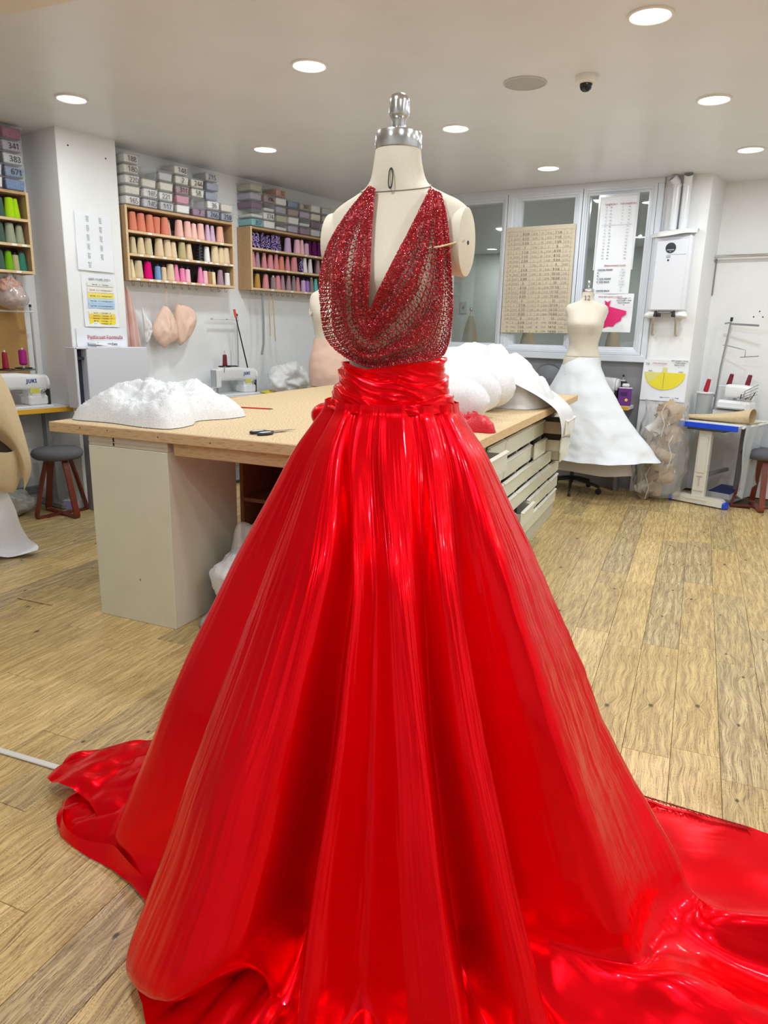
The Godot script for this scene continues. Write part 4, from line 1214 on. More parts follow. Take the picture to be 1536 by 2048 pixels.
func build_table() -> void:
	var chip := tex_mat("chipboard", 0.11, [c8(146, 110, 68), c8(204, 176, 132), c8(222, 198, 156), c8(244, 228, 196)], Vector3.ONE * 3.2, 0.62, 0.03, [0.0, 0.35, 0.6, 1.0])
	var pine := tex_mat("pine edge", 0.03, [c8(172, 142, 102), c8(208, 180, 138), c8(190, 160, 118)], V3(1.4, 10, 10), 0.6)
	var pine_z := tex_mat("pine edge pale", 0.03, [c8(196, 164, 118), c8(220, 190, 146), c8(208, 176, 130)], V3(10, 10, 1.4), 0.6)
	var t := thing("worktop", "large chipboard cutting tabletop with pine edging", "tabletop", TB(V3(-1.76, 0.863, -3.985)))
	part("top_panel", mbox(V3(1.86, 0.042, 3.14), 0.002), chip, t, at(V3(0, 0.021, 0)))
	part("front_edging", mbox(V3(1.9, 0.046, 0.02), 0.003), pine, t, at(V3(0, 0.0205, 1.578)))
	part("back_edging", mbox(V3(1.9, 0.046, 0.02), 0.003), pine, t, at(V3(0, 0.0205, -1.578)))
	part("side_edging", mbox(V3(0.02, 0.046, 3.136), 0.003), pine_z, t, at(V3(0.94, 0.0205, 0)))
	part("side_edging", mbox(V3(0.02, 0.046, 3.136), 0.003), pine_z, t, at(V3(-0.94, 0.0205, 0)))
	for x in [-0.76, -0.6, -0.32, -0.05]:
		part("nail_head", MB.new().lathe([V2(0.0035, 0), V2(0.003, 0.001), V2(0.0001, 0.001)], 8, Transform3D(Basis(V3(1, 0, 0), PI / 2), V3(x, 0.022 + 0.006 * sin(x * 40.0), 1.588))).done(), mat("nail dark", c8(70, 52, 36), 0.5), t)
	# the white end cabinet under the front left corner
	var ivory := tex_mat("ivory laminate", 0.02, [c8(214, 217, 196), c8(220, 223, 203)], Vector3.ONE, 0.42)
	var cab := thing("end_cabinet", "plain ivory cabinet end under the front left of the cutting table", "cabinet", TB(V3(-2.268, 0, -2.66)))
	part("body", MB.new().box(V3(0, 0.408, 0), V3(0.444, 0.816, 0.5), 0.002).done(), ivory, cab)
	var rail := part("top_rail", MB.new().box(V3(0, 0.8395, 0.002), V3(0.444, 0.045, 0.49), 0.002).box(V3(0, 0.838, 0.249), V3(0.44, 0.003, 0.006)).done(), tex_mat("rail beige", 0.02, [c8(206, 200, 184), c8(212, 206, 190)], Vector3.ONE, 0.5), cab)
	part("keyhole_slot", mbox(V3(0.006, 0.036, 0.004)), mat("slot black", c8(30, 28, 26), 0.8), rail, at(V3(-0.075, 0.84, 0.2475)))
	part("scuff", mbox(V3(0.003, 0.012, 0.0008)), mat("slot black", Color.BLACK), cab, at(V3(0.03, 0.21, 0.2503)))
	# the open shelves beside it
	var brown := tex_mat("brown board", 0.03, [c8(108, 70, 44), c8(134, 90, 58), c8(120, 80, 50)], V3(8, 1.2, 8), 0.55)
	var sh := thing("under_shelf", "brown open shelving under the front of the cutting table", "shelf", TB(V3(-2.02, 0, -2.93)))
	part("upright", mbox(V3(0.02, 0.84, 0.4), 0.002), brown, sh, at(V3(-0.012, 0.42, -0.2)))
	part("upright", mbox(V3(0.02, 0.84, 0.4), 0.002), brown, sh, at(V3(0.55, 0.42, -0.2)))
	for y in [0.07, 0.29, 0.508]:
		part("shelf_board", mbox(V3(0.54, 0.02, 0.4), 0.002), brown, sh, at(V3(0.27, y, -0.2)))
	part("back_panel", mbox(V3(0.55, 0.8, 0.01)), mat("brown back", c8(82, 56, 40), 0.7), sh, at(V3(0.27, 0.44, -0.398)))
	solo("apron_rail", mbox(V3(1.06, 0.055, 0.024), 0.003), pine, "pine rail under the front edge of the cutting table", "rail", TB(V3(-1.49, 0.8325, -2.432)))
	# drawer cabinets down the right side
	var body := tex_mat("drawer body", 0.02, [c8(196, 194, 178), c8(202, 200, 184)], Vector3.ONE, 0.5)
	var face := mat("drawer face", c8(224, 226, 208), 0.34)
	var lip := mat("drawer lip", c8(236, 236, 226), 0.3)
	var carcass := MB.new()
	var W := 0.343
	carcass.box(V3(0, 0.05, 0), V3(W, 0.1, 0.48), 0.002)
	carcass.box(V3(0, 0.84, 0), V3(W, 0.034, 0.48), 0.001)
	carcass.box(V3(-W / 2 + 0.004, 0.46, 0), V3(0.008, 0.73, 0.48)).box(V3(W / 2 - 0.004, 0.46, 0), V3(0.008, 0.73, 0.48)).box(V3(0, 0.46, -0.236), V3(W, 0.73, 0.008))
	var cm := carcass.done()
	var front := MB.new().box(V3(0, 0.046, 0.0), V3(W - 0.008, 0.092, 0.012), 0.003).done()
	var lipm := MB.new().box(V3(0, 0.094, 0.005), V3(W - 0.012, 0.006, 0.02), 0.002, Basis(V3(1, 0, 0), 0.35)).box(V3(0, 0.085, 0.0075), V3(W - 0.05, 0.005, 0.006), 0.002).done()
	var tray := MB.new().box(V3(0, 0.008, -0.22), V3(W - 0.03, 0.006, 0.43)).box(V3(-W / 2 + 0.018, 0.044, -0.22), V3(0.006, 0.076, 0.43)).box(V3(W / 2 - 0.018, 0.044, -0.22), V3(0.006, 0.076, 0.43)).box(V3(0, 0.044, -0.43), V3(W - 0.03, 0.076, 0.006)).done()
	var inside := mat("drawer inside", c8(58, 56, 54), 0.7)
	var names := ["nearest the gown", "second from the gown", "third from the gown", "fourth from the gown", "fifth from the gown", "third from the far end", "second from the far end", "at the far end"]
	for k in 8:
		var tc := -2.67 - 0.345 * (k + 0.5)
		var c := thing("drawer_cabinet", "ivory cabinet of six shallow drawers under the table, %s" % names[k], "cabinet", TB(V3(-1.145, 0, tc), PI / 2), "ivory drawer cabinets under the cutting table")
		part("carcass", cm, body, c)
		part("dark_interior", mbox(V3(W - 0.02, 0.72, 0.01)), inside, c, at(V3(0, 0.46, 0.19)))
		for r in 6:
			var out := 0.0
			if k == 1 and r == 0: out = 0.1
			elif k == 6 and r == 0: out = 0.15
			elif k == 6 and r == 1: out = 0.125
			elif k == 7 and r == 2: out = 0.07
			elif k == 4 and r == 4: out = 0.045
			elif k == 5 and r == 1: out = 0.025
			else: out = 0.006 * fposmod(sin(k * 7.1 + r * 3.3) * 43.7, 1.0)
			var d := part("drawer", front, face, c, at(V3(0, 0.705 - 0.119 * r, 0.246 + out)))
			part("label_lip", lipm, lip, d)
			if out > 0.02:
				part("tray", tray, body, d)
	# the things lying on the table
	var tulle := tex_mat("beaded tulle", 0.14, [c8(208, 214, 220), c8(232, 236, 240), c8(250, 251, 252)], Vector3.ONE * 3.0, 0.55, 0.25)
	var heap := thing("beaded_tulle", "heap of white beaded tulle on the left corner of the cutting table", "cloth", Transform3D(Basis.IDENTITY, V3(-2.93, 0.9065, -2.2)))
	var hm := tulle_heap(heap)
	part("tulle", hm, tulle, heap)
	var rolls := tex_mat("organza white", 0.03, [c8(222, 224, 228), c8(240, 241, 244)], Vector3.ONE * 1.4, 0.6)
	var gauze := tex_mat("gauze bag", 0.12, [c8(206, 208, 214), c8(228, 229, 233), c8(238, 238, 242)], Vector3.ONE * 2.2, 0.6)
	solo("fabric_roll", roll(0.35, 0.135, 0.15, 3), gauze, "plump white gauze roll on the table, nearest of three beside the gown", "cloth roll", TB(V3(-1.25, 1.022, -3.42), -0.12), "gauze rolls on the table")
	solo("fabric_roll", roll(0.36, 0.15, 0.145, 5), gauze, "plump white gauze roll on the table, middle of three beside the gown", "cloth roll", TB(V3(-1.29, 1.038, -3.73), -0.05), "gauze rolls on the table")
	solo("fabric_roll", roll(0.36, 0.155, 0.15, 8), gauze, "plump white gauze roll on the table, farthest of three beside the gown", "cloth roll", TB(V3(-1.3, 1.045, -4.06), 0.05), "gauze rolls on the table")
	solo("white_train", folds_heap(pl([-0.75, -0.3, -0.3, -0.36, 0.2, -0.34, 0.52, -0.36, 0.62, -0.05, 0.56, 0.34, 0.1, 0.4, -0.4, 0.42, -0.8, 0.2]), 0.37, 7), rolls, "big folded heap of smooth white gown fabric behind the gauze rolls", "cloth", lay(TB(V3(-1.45, 0.907, -4.62))))
	# the white panel hanging over the table edge
	var hang := []
	var path := [V2(-1.25, 1.12), V2(-1.08, 1.1), V2(-0.93, 1.03), V2(-0.835, 0.965), V2(-0.775, 0.9), V2(-0.758, 0.82), V2(-0.76, 0.74), V2(-0.768, 0.68)]
	for i in path.size():
		var row := []
		var z0: float = lerpf(-4.05, -4.6, i / 7.0)
		var z1: float = lerpf(-4.95, -5.16, i / 7.0)
		for k in 6:
			var u := k / 5.0
			row.append(V3(path[i].x + 0.014 * sin(u * 9.0 + i * 0.3) + 0.01, path[i].y - 0.05 * u + (0.03 * sin(u * PI) if i > 6 else 0.0), lerpf(z0, z1, u)))
		hang.append(row)
	var hangm := mat("satin white", c8(236, 238, 242), 0.5)
	solo("hanging_cloth", MB.new().grid(smooth_sheet(hang, 5, 5), false, false).done(), hangm, "white fabric end hanging over the right table edge", "cloth", TB(Vector3.ZERO))
	var lace := tex_mat("red lace", 0.2, [c8(150, 6, 24), c8(214, 20, 44), c8(236, 60, 80)], Vector3.ONE * 3.0, 0.35, 0.2)
	solo("red_lace", pillow(pl([-0.14, -0.05, -0.04, -0.085, 0.05, -0.06, 0.12, -0.07, 0.125, -0.01, 0.07, 0.045, -0.02, 0.075, -0.13, 0.06]), 0.07, 4, 0.03, 0.05, 34.0), lace, "bunched red beaded lace on the table right of the gown", "lace", lay(TB(V3(-0.945, 0.9075, -3.2), 0.1)))
	var pencil := thing("pencil", "thin red pencil on the table beside the beaded tulle", "pencil", TB(V3(-2.235, 0.9095, -3.39), 0.16))
	part("body", MB.new().tube([V3(-0.1, 0, 0), V3(0.08, 0, 0)], 0.0038, 6).done(), mat("pencil red", c8(206, 36, 36), 0.4), pencil)
	part("tip", MB.new().tube([V3(0.08, 0, 0), V3(0.1, 0, 0)], 0.0038, 6, 0.0006).done(), mat("pencil dark", c8(60, 40, 36), 0.5), pencil)
	scissors()
	var stick := solo("wooden_stick", MB.new().tube([V3(-0.14, 0.0045, 0), V3(0.09, 0.0045, 0)], 0.004, 6, 0.003).done(), pine, "thin yellow wooden stick lying on the floor at the left picture edge", "stick", at(V3(-3.32, 0, -1.665), 0.25))
	stick.set_meta("label", "thin yellow wooden stick lying on the floor at the left edge")
	# under the table
	solo("film_sack", pillow(pl([-0.01, -0.1, 0.1, -0.16, 0.3, -0.1, 0.32, 0.12, 0.1, 0.2, -0.01, 0.08]), 0.045, 9, 0.014), mat("sack grey", c8(168, 170, 178), 0.25), "flat grey film sack on the floor under the tulle bag", "bag", lay(TB(V3(-1.99, 0.012, -2.6), 0.1)))
	var tb := thing("tulle_bag", "bulging bag of white lace tulle on the floor under the table", "bag", TB(V3(-1.765, 0.2, -2.66), 0.1))
	part("lace_bundle", lump(V3(0.23, 0.16, 0.18), 0.025, 9.0, 17, -0.85), tulle, tb)
	part("net_wrap", pillow(pl([-0.24, -0.08, -0.05, -0.1, 0.05, 0.1, -0.02, 0.22, -0.12, 0.24, -0.16, 0.1]), 0.05, 5, 0.02), clear_plastic("net film", c8(232, 236, 238), 0.4, 0.4), tb, at(V3(-0.0, 0.02, -0.04)))
	solo("padded_bag", lump(V3(0.16, 0.06, 0.17), 0.012, 8.0, 12, -0.85, 48, false), rolls, "small padded white bag sticking out of the brown shelf", "bag", TB(V3(-1.85, 0.3525, -2.98), 0.15))

# a soft roll along x with tucked-in ends
func roll(lx: float, ry: float, rz: float, seed_: int) -> ArrayMesh:
	var f := noise(2.6, 2, seed_)
	var rows := []
	var n := 40
	for i in n + 1:
		var u := i / float(n) * 2.0 - 1.0
		var s := pow(maxf(0.0, 1.0 - pow(absf(u), 2.6)), 0.55)
		var row := PackedVector3Array()
		for c in 56:
			var a := TAU * c / 56.0
			var p := V3(lx * u, ry * s * sin(a), rz * s * cos(a))
			var k := 1.0 + 0.16 * f.get_noise_3dv(p * V3(1.2, 2.0, 2.0)) + 0.025 * sin(u * 7.0 + a * 3.0 + seed_)
			p.y *= k
			p.z *= k
			if p.y < -ry * 0.8: p.y = -ry * 0.8 + (p.y + ry * 0.8) * 0.06
			row.append(p)
		rows.append(row)
	return MB.new().grid(rows, true, false).done()

# a heap with long soft folds over an outline (x, y), rising along z
func folds_heap(poly: PackedVector2Array, tall: float, seed_: int) -> ArrayMesh:
	var pts := PackedVector3Array()
	for p in poly: pts.append(V3(p.x, p.y, 0))
	var o := spline(pts, 10, true)
	var f := noise(1.7, 2, seed_)
	var rows := []
	for r in 31:
		var s := 1.0 - r / 30.0
		var row := PackedVector3Array()
		for p in o:
			var q := Vector2(p.x, p.y) * s
			var z := tall * pow(maxf(0.0, 1.0 - pow(s, 2.4)), 0.62)
			var w := sin((q.x * 0.5 + q.y * 1.6) * 16.0 + 5.0 * f.get_noise_2d(q.x * 1.5, q.y * 1.5))
			var g := sin((q.x * 1.1 - q.y * 0.5) * 11.0 + 7.0 * f.get_noise_2d(q.y * 1.5, q.x * 1.5 + 9.0))
			z *= 0.86 + 0.09 * w + 0.06 * g + 0.25 * f.get_noise_2d(q.x * 0.8, q.y * 0.8)
			row.append(V3(q.x, q.y, maxf(z, 0.0)))
		rows.append(row)
	var area := 0.0
	for i in o.size():
		area += Vector2(o[i].x, o[i].y).cross(Vector2(o[(i + 1) % o.size()].x, o[(i + 1) % o.size()].y))
	return MB.new().grid(rows, true, area < 0).done()

func tulle_heap(parent: Node3D) -> ArrayMesh:
	# outline on the table, seen from above, in room axes about the heap's middle
	var poly := [V2(-0.24, 0.36), V2(-0.02, 0.31), V2(0.18, 0.3), V2(0.33, 0.25), V2(0.3, 0.1), V2(0.2, -0.02), V2(0.23, -0.18), V2(0.2, -0.32), V2(0.06, -0.36), V2(-0.12, -0.22), V2(-0.26, 0.02), V2(-0.3, 0.24)]
	var pts := PackedVector3Array()
	for p in poly: pts.append(V3(p.x, 0, p.y))
	var o := spline(pts, 9, true)
	var f := noise(3.4, 2, 12)
	var f2 := noise(11.0, 2, 5)
	var rows := []
	var spots := []
	for r in 33:
		var s := 1.0 - r / 32.0
		var row := PackedVector3Array()
		for p in o:
			var q := p * s
			var y := 0.16 * pow(maxf(0.0, 1.0 - pow(s, 2.6)), 0.62)
			y *= 0.9 + 0.38 * f.get_noise_2d(q.x, q.z) + 0.13 * (1.0 - 2.0 * absf(f2.get_noise_2d(q.x, q.z)))
			y += 0.006 * f2.get_noise_2d(q.x * 3.0, q.z * 3.0) * (1.0 if s < 0.97 else 0.0)
			q.y = maxf(y, 0.0015)
			row.append(q)
			if rng.randf() < 0.28 and s > 0.15: spots.append(q + V3(rng.randf_range(-0.006, 0.006), 0.0015, rng.randf_range(-0.006, 0.006)))
		rows.append(row)
	var mm := MultiMesh.new()
	mm.transform_format = MultiMesh.TRANSFORM_3D
	mm.mesh = bead_mesh()
	mm.instance_count = spots.size()
	for i in spots.size():
		mm.set_instance_transform(i, Transform3D(Basis.from_scale(Vector3.ONE * rng.randf_range(0.0012, 0.0024)), spots[i]))
	var b := MultiMeshInstance3D.new()
	b.multimesh = mm
	b.material_override = mat("clear bead", c8(248, 248, 250), 0.1, 0.2)
	b.name = "beads"
	b.set_meta("kind", "stuff")
	parent.add_child(b)
	var area := 0.0
	for i in o.size():
		area += Vector2(o[i].x, o[i].z).cross(Vector2(o[(i + 1) % o.size()].x, o[(i + 1) % o.size()].z))
	return MB.new().grid(rows, true, area > 0).done()

func bead_mesh() -> ArrayMesh:
	if not used.has("bead mesh"):
		var p := []
		for k in 5:
			var a := -PI / 2 + PI * k / 4.0
			p.append(V2(maxf(cos(a), 0.0005), sin(a)))
		used["bead mesh"] = MB.new().lathe(p, 6).done()
	return used["bead mesh"]

func scissors() -> void:
	var t := thing("scissors", "open black-handled fabric shears on the chipboard table", "scissors", Transform3D(Basis(V3(0, 1, 0), 1.5), V3(-2.21, 0.9065, -2.2)))
	var st := mat("blade steel", c8(196, 198, 202), 0.22, 0.9)
	for k in 2:
		var s := 1.0 if k == 0 else -1.0
		var xf := Transform3D(Basis(V3(0, 1, 0), 0.09 * s), V3(0, 0.003 + 0.003 * k, 0))
		part("blade", MB.new().prism(pl([-0.01, -0.009 * s, 0.02, -0.010 * s, 0.115, 0.003 * s, 0.117, 0.005 * s, 0.02, 0.008 * s, -0.01, 0.006 * s]), -0.0012, 0.0012, Transform3D(Basis(V3(1, 0, 0), -PI / 2), Vector3.ZERO)).done(), st, t, xf)
		var loop := []
		for i in 15:
			var a := TAU * i / 14.0
			loop.append(V3(-0.066 + 0.037 * cos(a), 0.005 + 0.002 * k, s * (0.024 + 0.016 * sin(a))))
		var h := part("handle", MB.new().tube(loop, 0.0065, 8, -1, false).tube([V3(-0.03, 0.005, 0.016 * s), V3(0.0, 0.004, 0.0)], 0.007, 8, 0.005).done(), mat("handle black", c8(28, 28, 32), 0.35), t)
		var loop2 := []
		for i in 15:
			var a := TAU * i / 14.0
			loop2.append(V3(-0.066 + 0.030 * cos(a), 0.008 + 0.002 * k, s * (0.024 + 0.010 * sin(a))))
		part("white_inlay", MB.new().tube(loop2, 0.003, 6, -1, false).done(), mat("inlay white", c8(232, 232, 232), 0.4), h)
	part("pivot_screw", MB.new().lathe([V2(0.0001, 0.0), V2(0.005, 0.0), V2(0.005, 0.009), V2(0.0001, 0.01)], 12).done(), st, t)

# ---------------------------------------------------------------- right side: window wall, pillar, overlock table
func build_right() -> void:
	var F := Transform3D(turned(WINDOW_TURN), V3(-1.915, 0, -6.40))
	var paper := mat("paper", Color.WHITE)
	var ink := mat("ink", Color.BLACK)
	var pen := mat("pen brown", c8(84, 76, 66), 0.7)
	var faint := mat("pen faint", c8(152, 138, 116), 0.7)
	# kraft number chart
	var ch := thing("number_chart", "large kraft sheet of handwritten size numbers taped over the window", "chart", F * Transform3D(Basis(V3(0, 0, 1), 0.01), V3(-1.02, 1.816, 0.036)))
	var km := tex_mat("chart kraft", 0.1, [c8(194, 182, 158), c8(208, 197, 174), c8(201, 189, 166)], Vector3.ONE * 2.0, 0.8)
	part("sheet", sheet(0.645, 0.925, 0.008, 2), km, ch)
	var rl := MB.new()
	for i in 24:
		rl.box(V3(0, 0.425 - i * 0.0385, 0.0106), V3(0.61, 0.0012, 0.0004))
	for x in [-0.285, -0.235, -0.175, -0.07, 0.0, 0.06, 0.13, 0.225, 0.29]:
		rl.box(V3(x, -0.018, 0.0106), V3(0.0012, 0.885, 0.0004))
	part("ruled_lines", rl.done(), mat("pencil line", c8(160, 144, 118), 0.8), ch)
	var colsx := [-0.26, -0.205, -0.125, -0.035, 0.03, 0.095, 0.175, 0.255]
	var fr := ["", "1/4", "1/2", "3/4"]
	for c in 8:
		for r in 23:
			var s := ""
			match c:
				0: s = str(r * 2 + 1)
				1: s = "0 %s" % fr[r % 4]
				2: s = "%d %s" % [r / 3, fr[(r + 1) % 4]]
				3: s = "%d %s" % [r / 6, fr[(r + 2) % 4]]
				4: s = str(21 + r)
				5: s = "0 %s" % fr[(r + 1) % 4]
				6: s = "%d %s" % [7 + r / 3, fr[(r + 1) % 4]]
				7: s = "%d %s" % [2 + r / 7, fr[r % 4]]
			text(s, 0.019 if c in [2, 6] else 0.013, pen if c in [2, 6] else faint, ch, at(V3(colsx[c], 0.398 - r * 0.0385, 0.0135 + 0.004 * pow(r / 23.0, 3.0))), "handwritten_number")
	# white size sheet and the dress sheet below it
	var ss := thing("size_chart", "long white printed size chart taped to the right window pane", "chart", F * at(V3(-0.35, 2.09, 0.037)))
	part("sheet", sheet(0.31, 0.79, 0.01, 4), paper, ss)
	text("Length (in.)      Full Length (in.)", 0.014, mat("ink red", Color.RED), ss, at(V3(0.02, 0.325, 0.0145)), "heading")
	for r in 17:
		text("%d\"      %d" % [r + 1, 30 + r], 0.011, mat("ink pale", Color.WHITE), ss, at(V3(-0.075, 0.3 - r * 0.0255, 0.0145)), "printed_line")
		text("%s           %d" % ["F" if r < 6 else " ", 52 + r], 0.011, mat("ink pale", Color.WHITE), ss, at(V3(0.07, 0.3 - r * 0.0255, 0.0145)), "printed_line")
	part("ruled_lines", MB.new().box(V3(0, 0.16, 0.013), V3(0.25, 0.0015, 0.0005)).done(), ink, ss)
	text("Measurement Guide", 0.014, mat("ink red", Color.RED), ss, at(V3(0.02, -0.165, 0.016)), "heading")
	var lines := [["CENTER FRONT", "12\""], ["A.", "1 1/4\""], ["B.", "1 1/2\""], ["3. SIDE FRONT", "8\""], ["4. SIDE BACK", "2 1/2\""], ["", "2 1/4\""], ["", "7\""], ["CENTER BACK", "9\""]]
	for r in lines.size():
		if lines[r][0]: text(lines[r][0], 0.013, ink, ss, at(V3(-0.125, -0.2 - r * 0.0245, 0.018)), "printed_line", "Droid Sans", HORIZONTAL_ALIGNMENT_LEFT, true)
		text(lines[r][1], 0.012, mat("ink pale", Color.WHITE), ss, at(V3(0.09, -0.2 - r * 0.0245, 0.018)), "printed_line")
	part("clear_tape", MB.new().box(V3(0, 0.395, 0.012), V3(0.33, 0.02, 0.001)).box(V3(0.16, 0.1, 0.012), V3(0.014, 0.6, 0.001)).box(V3(-0.16, 0.1, 0.012), V3(0.014, 0.6, 0.001)).done(), clear_plastic("tape film", c8(240, 244, 246), 0.6, 0.2), ss)
	var ds := thing("dress_drawing", "white sheet with a bright pink scalloped dress drawing on the window", "drawing", F * at(V3(-0.315, 1.535, 0.04)))
	part("sheet", sheet(0.34, 0.32, 0.01, 6), paper, ds)
	var dp := [370, 1120, 430, 1160, 500, 1115, 480, 1160, 470, 1240, 640, 1285, 830, 1330, 825, 1400, 745, 1445, 735, 1520, 640, 1570, 590, 1640, 480, 1640, 400, 1680, 345, 1650, 340, 1600, 365, 1550, 410, 1530, 440, 1450, 470, 1350, 455, 1250, 390, 1210]
	var dq := PackedVector2Array()
	for i in range(0, dp.size(), 2): dq.append(Vector2((dp[i] - 540) * 0.000415, (1370 - dp[i + 1]) * 0.000419))
	part("pink_dress", MB.new().prism(dq, 0.014, 0.0165).done(), mat("pink felt", c8(226, 36, 116), 0.6), ds)
	text("Flare skirt pattern sketch", 0.013, mat("ink red", Color.RED), ds, at(V3(-0.03, 0.135, 0.0125)), "heading")
	text("front length + 2\"\nback length = hem\nwaist measure\n9", 0.011, ink, ds, at(V3(0.09, 0.095, 0.0125)), "printed_line")
	# the pillar: half-circle chart on a white board, water heater, pipes
	var bd := thing("foam_board", "tall white foam board leaning on the pillar behind the clear scrap bag", "board", at(V3(-1.735, 0, -6.375)))
	part("panel", mbox(V3(0.375, 1.15, 0.02), 0.002), mat("foam white", c8(232, 234, 238), 0.5), bd, Transform3D(Basis(V3(1, 0, 0), -0.012), V3(0, 0.5755, 0)))
	var hc := thing("skirt_chart", "printed chart of a yellow half-circle skirt on the white board", "chart", at(V3(-1.733, 0.985, -6.362)))
	part("sheet", sheet(0.37, 0.34, 0.006, 8), paper, hc)
	var half := PackedVector2Array()
	for k in 25:
		var a := PI * k / 24.0
		half.append(Vector2(0.168 * cos(PI + a), 0.068 + 0.145 * sin(PI + a)))
	part("half_circle", MB.new().prism(half, 0.008, 0.0095).done(), mat("chart yellow", c8(238, 224, 56), 0.6), hc)
	part("pale_sector", MB.new().prism(pl([-0.165, 0.066, -0.155, 0.03, -0.125, -0.02, -0.03, 0.055, -0.02, 0.067]), 0.0095, 0.0102).done(), mat("chart pale yellow", c8(226, 220, 140), 0.6), hc)
	part("bodice_drawing", MB.new().prism(pl([-0.022, 0.11, 0.018, 0.11, 0.012, 0.092, 0.02, 0.068, -0.026, 0.068, -0.016, 0.092]), 0.008, 0.0092).done(), mat("chart pale yellow", Color.WHITE), hc)
	part("centre_line", MB.new().box(V3(-0.003, 0.0, 0.0104), V3(0.002, 0.13, 0.0004)).done(), ink, hc)
	text("14", 0.018, ink, hc, at(V3(-0.15, 0.135, 0.0085)), "printed_number")
	text("Circle skirt layout", 0.011, mat("ink red", Color.RED), hc, at(V3(-0.05, 0.142, 0.0085)), "heading")
	text("Skirt Length + Waist\n= Total radius\nWaist / 6.28\n=", 0.011, ink, hc, at(V3(0.11, 0.142, 0.0085)), "printed_line")
	text("length", 0.009, ink, hc, at(V3(-0.12, 0.078, 0.0085)), "printed_line")
	text("length", 0.009, ink, hc, at(V3(0.13, 0.078, 0.0085)), "printed_line")
	text("Skirt Length x 2 = Total", 0.011, ink, hc, at(V3(0.06, -0.14, 0.0085)), "printed_line")
	heater()
	petticoat_form()
	scrap_bag()
	overlock()
	far_machines(F)
	next_room_forms()

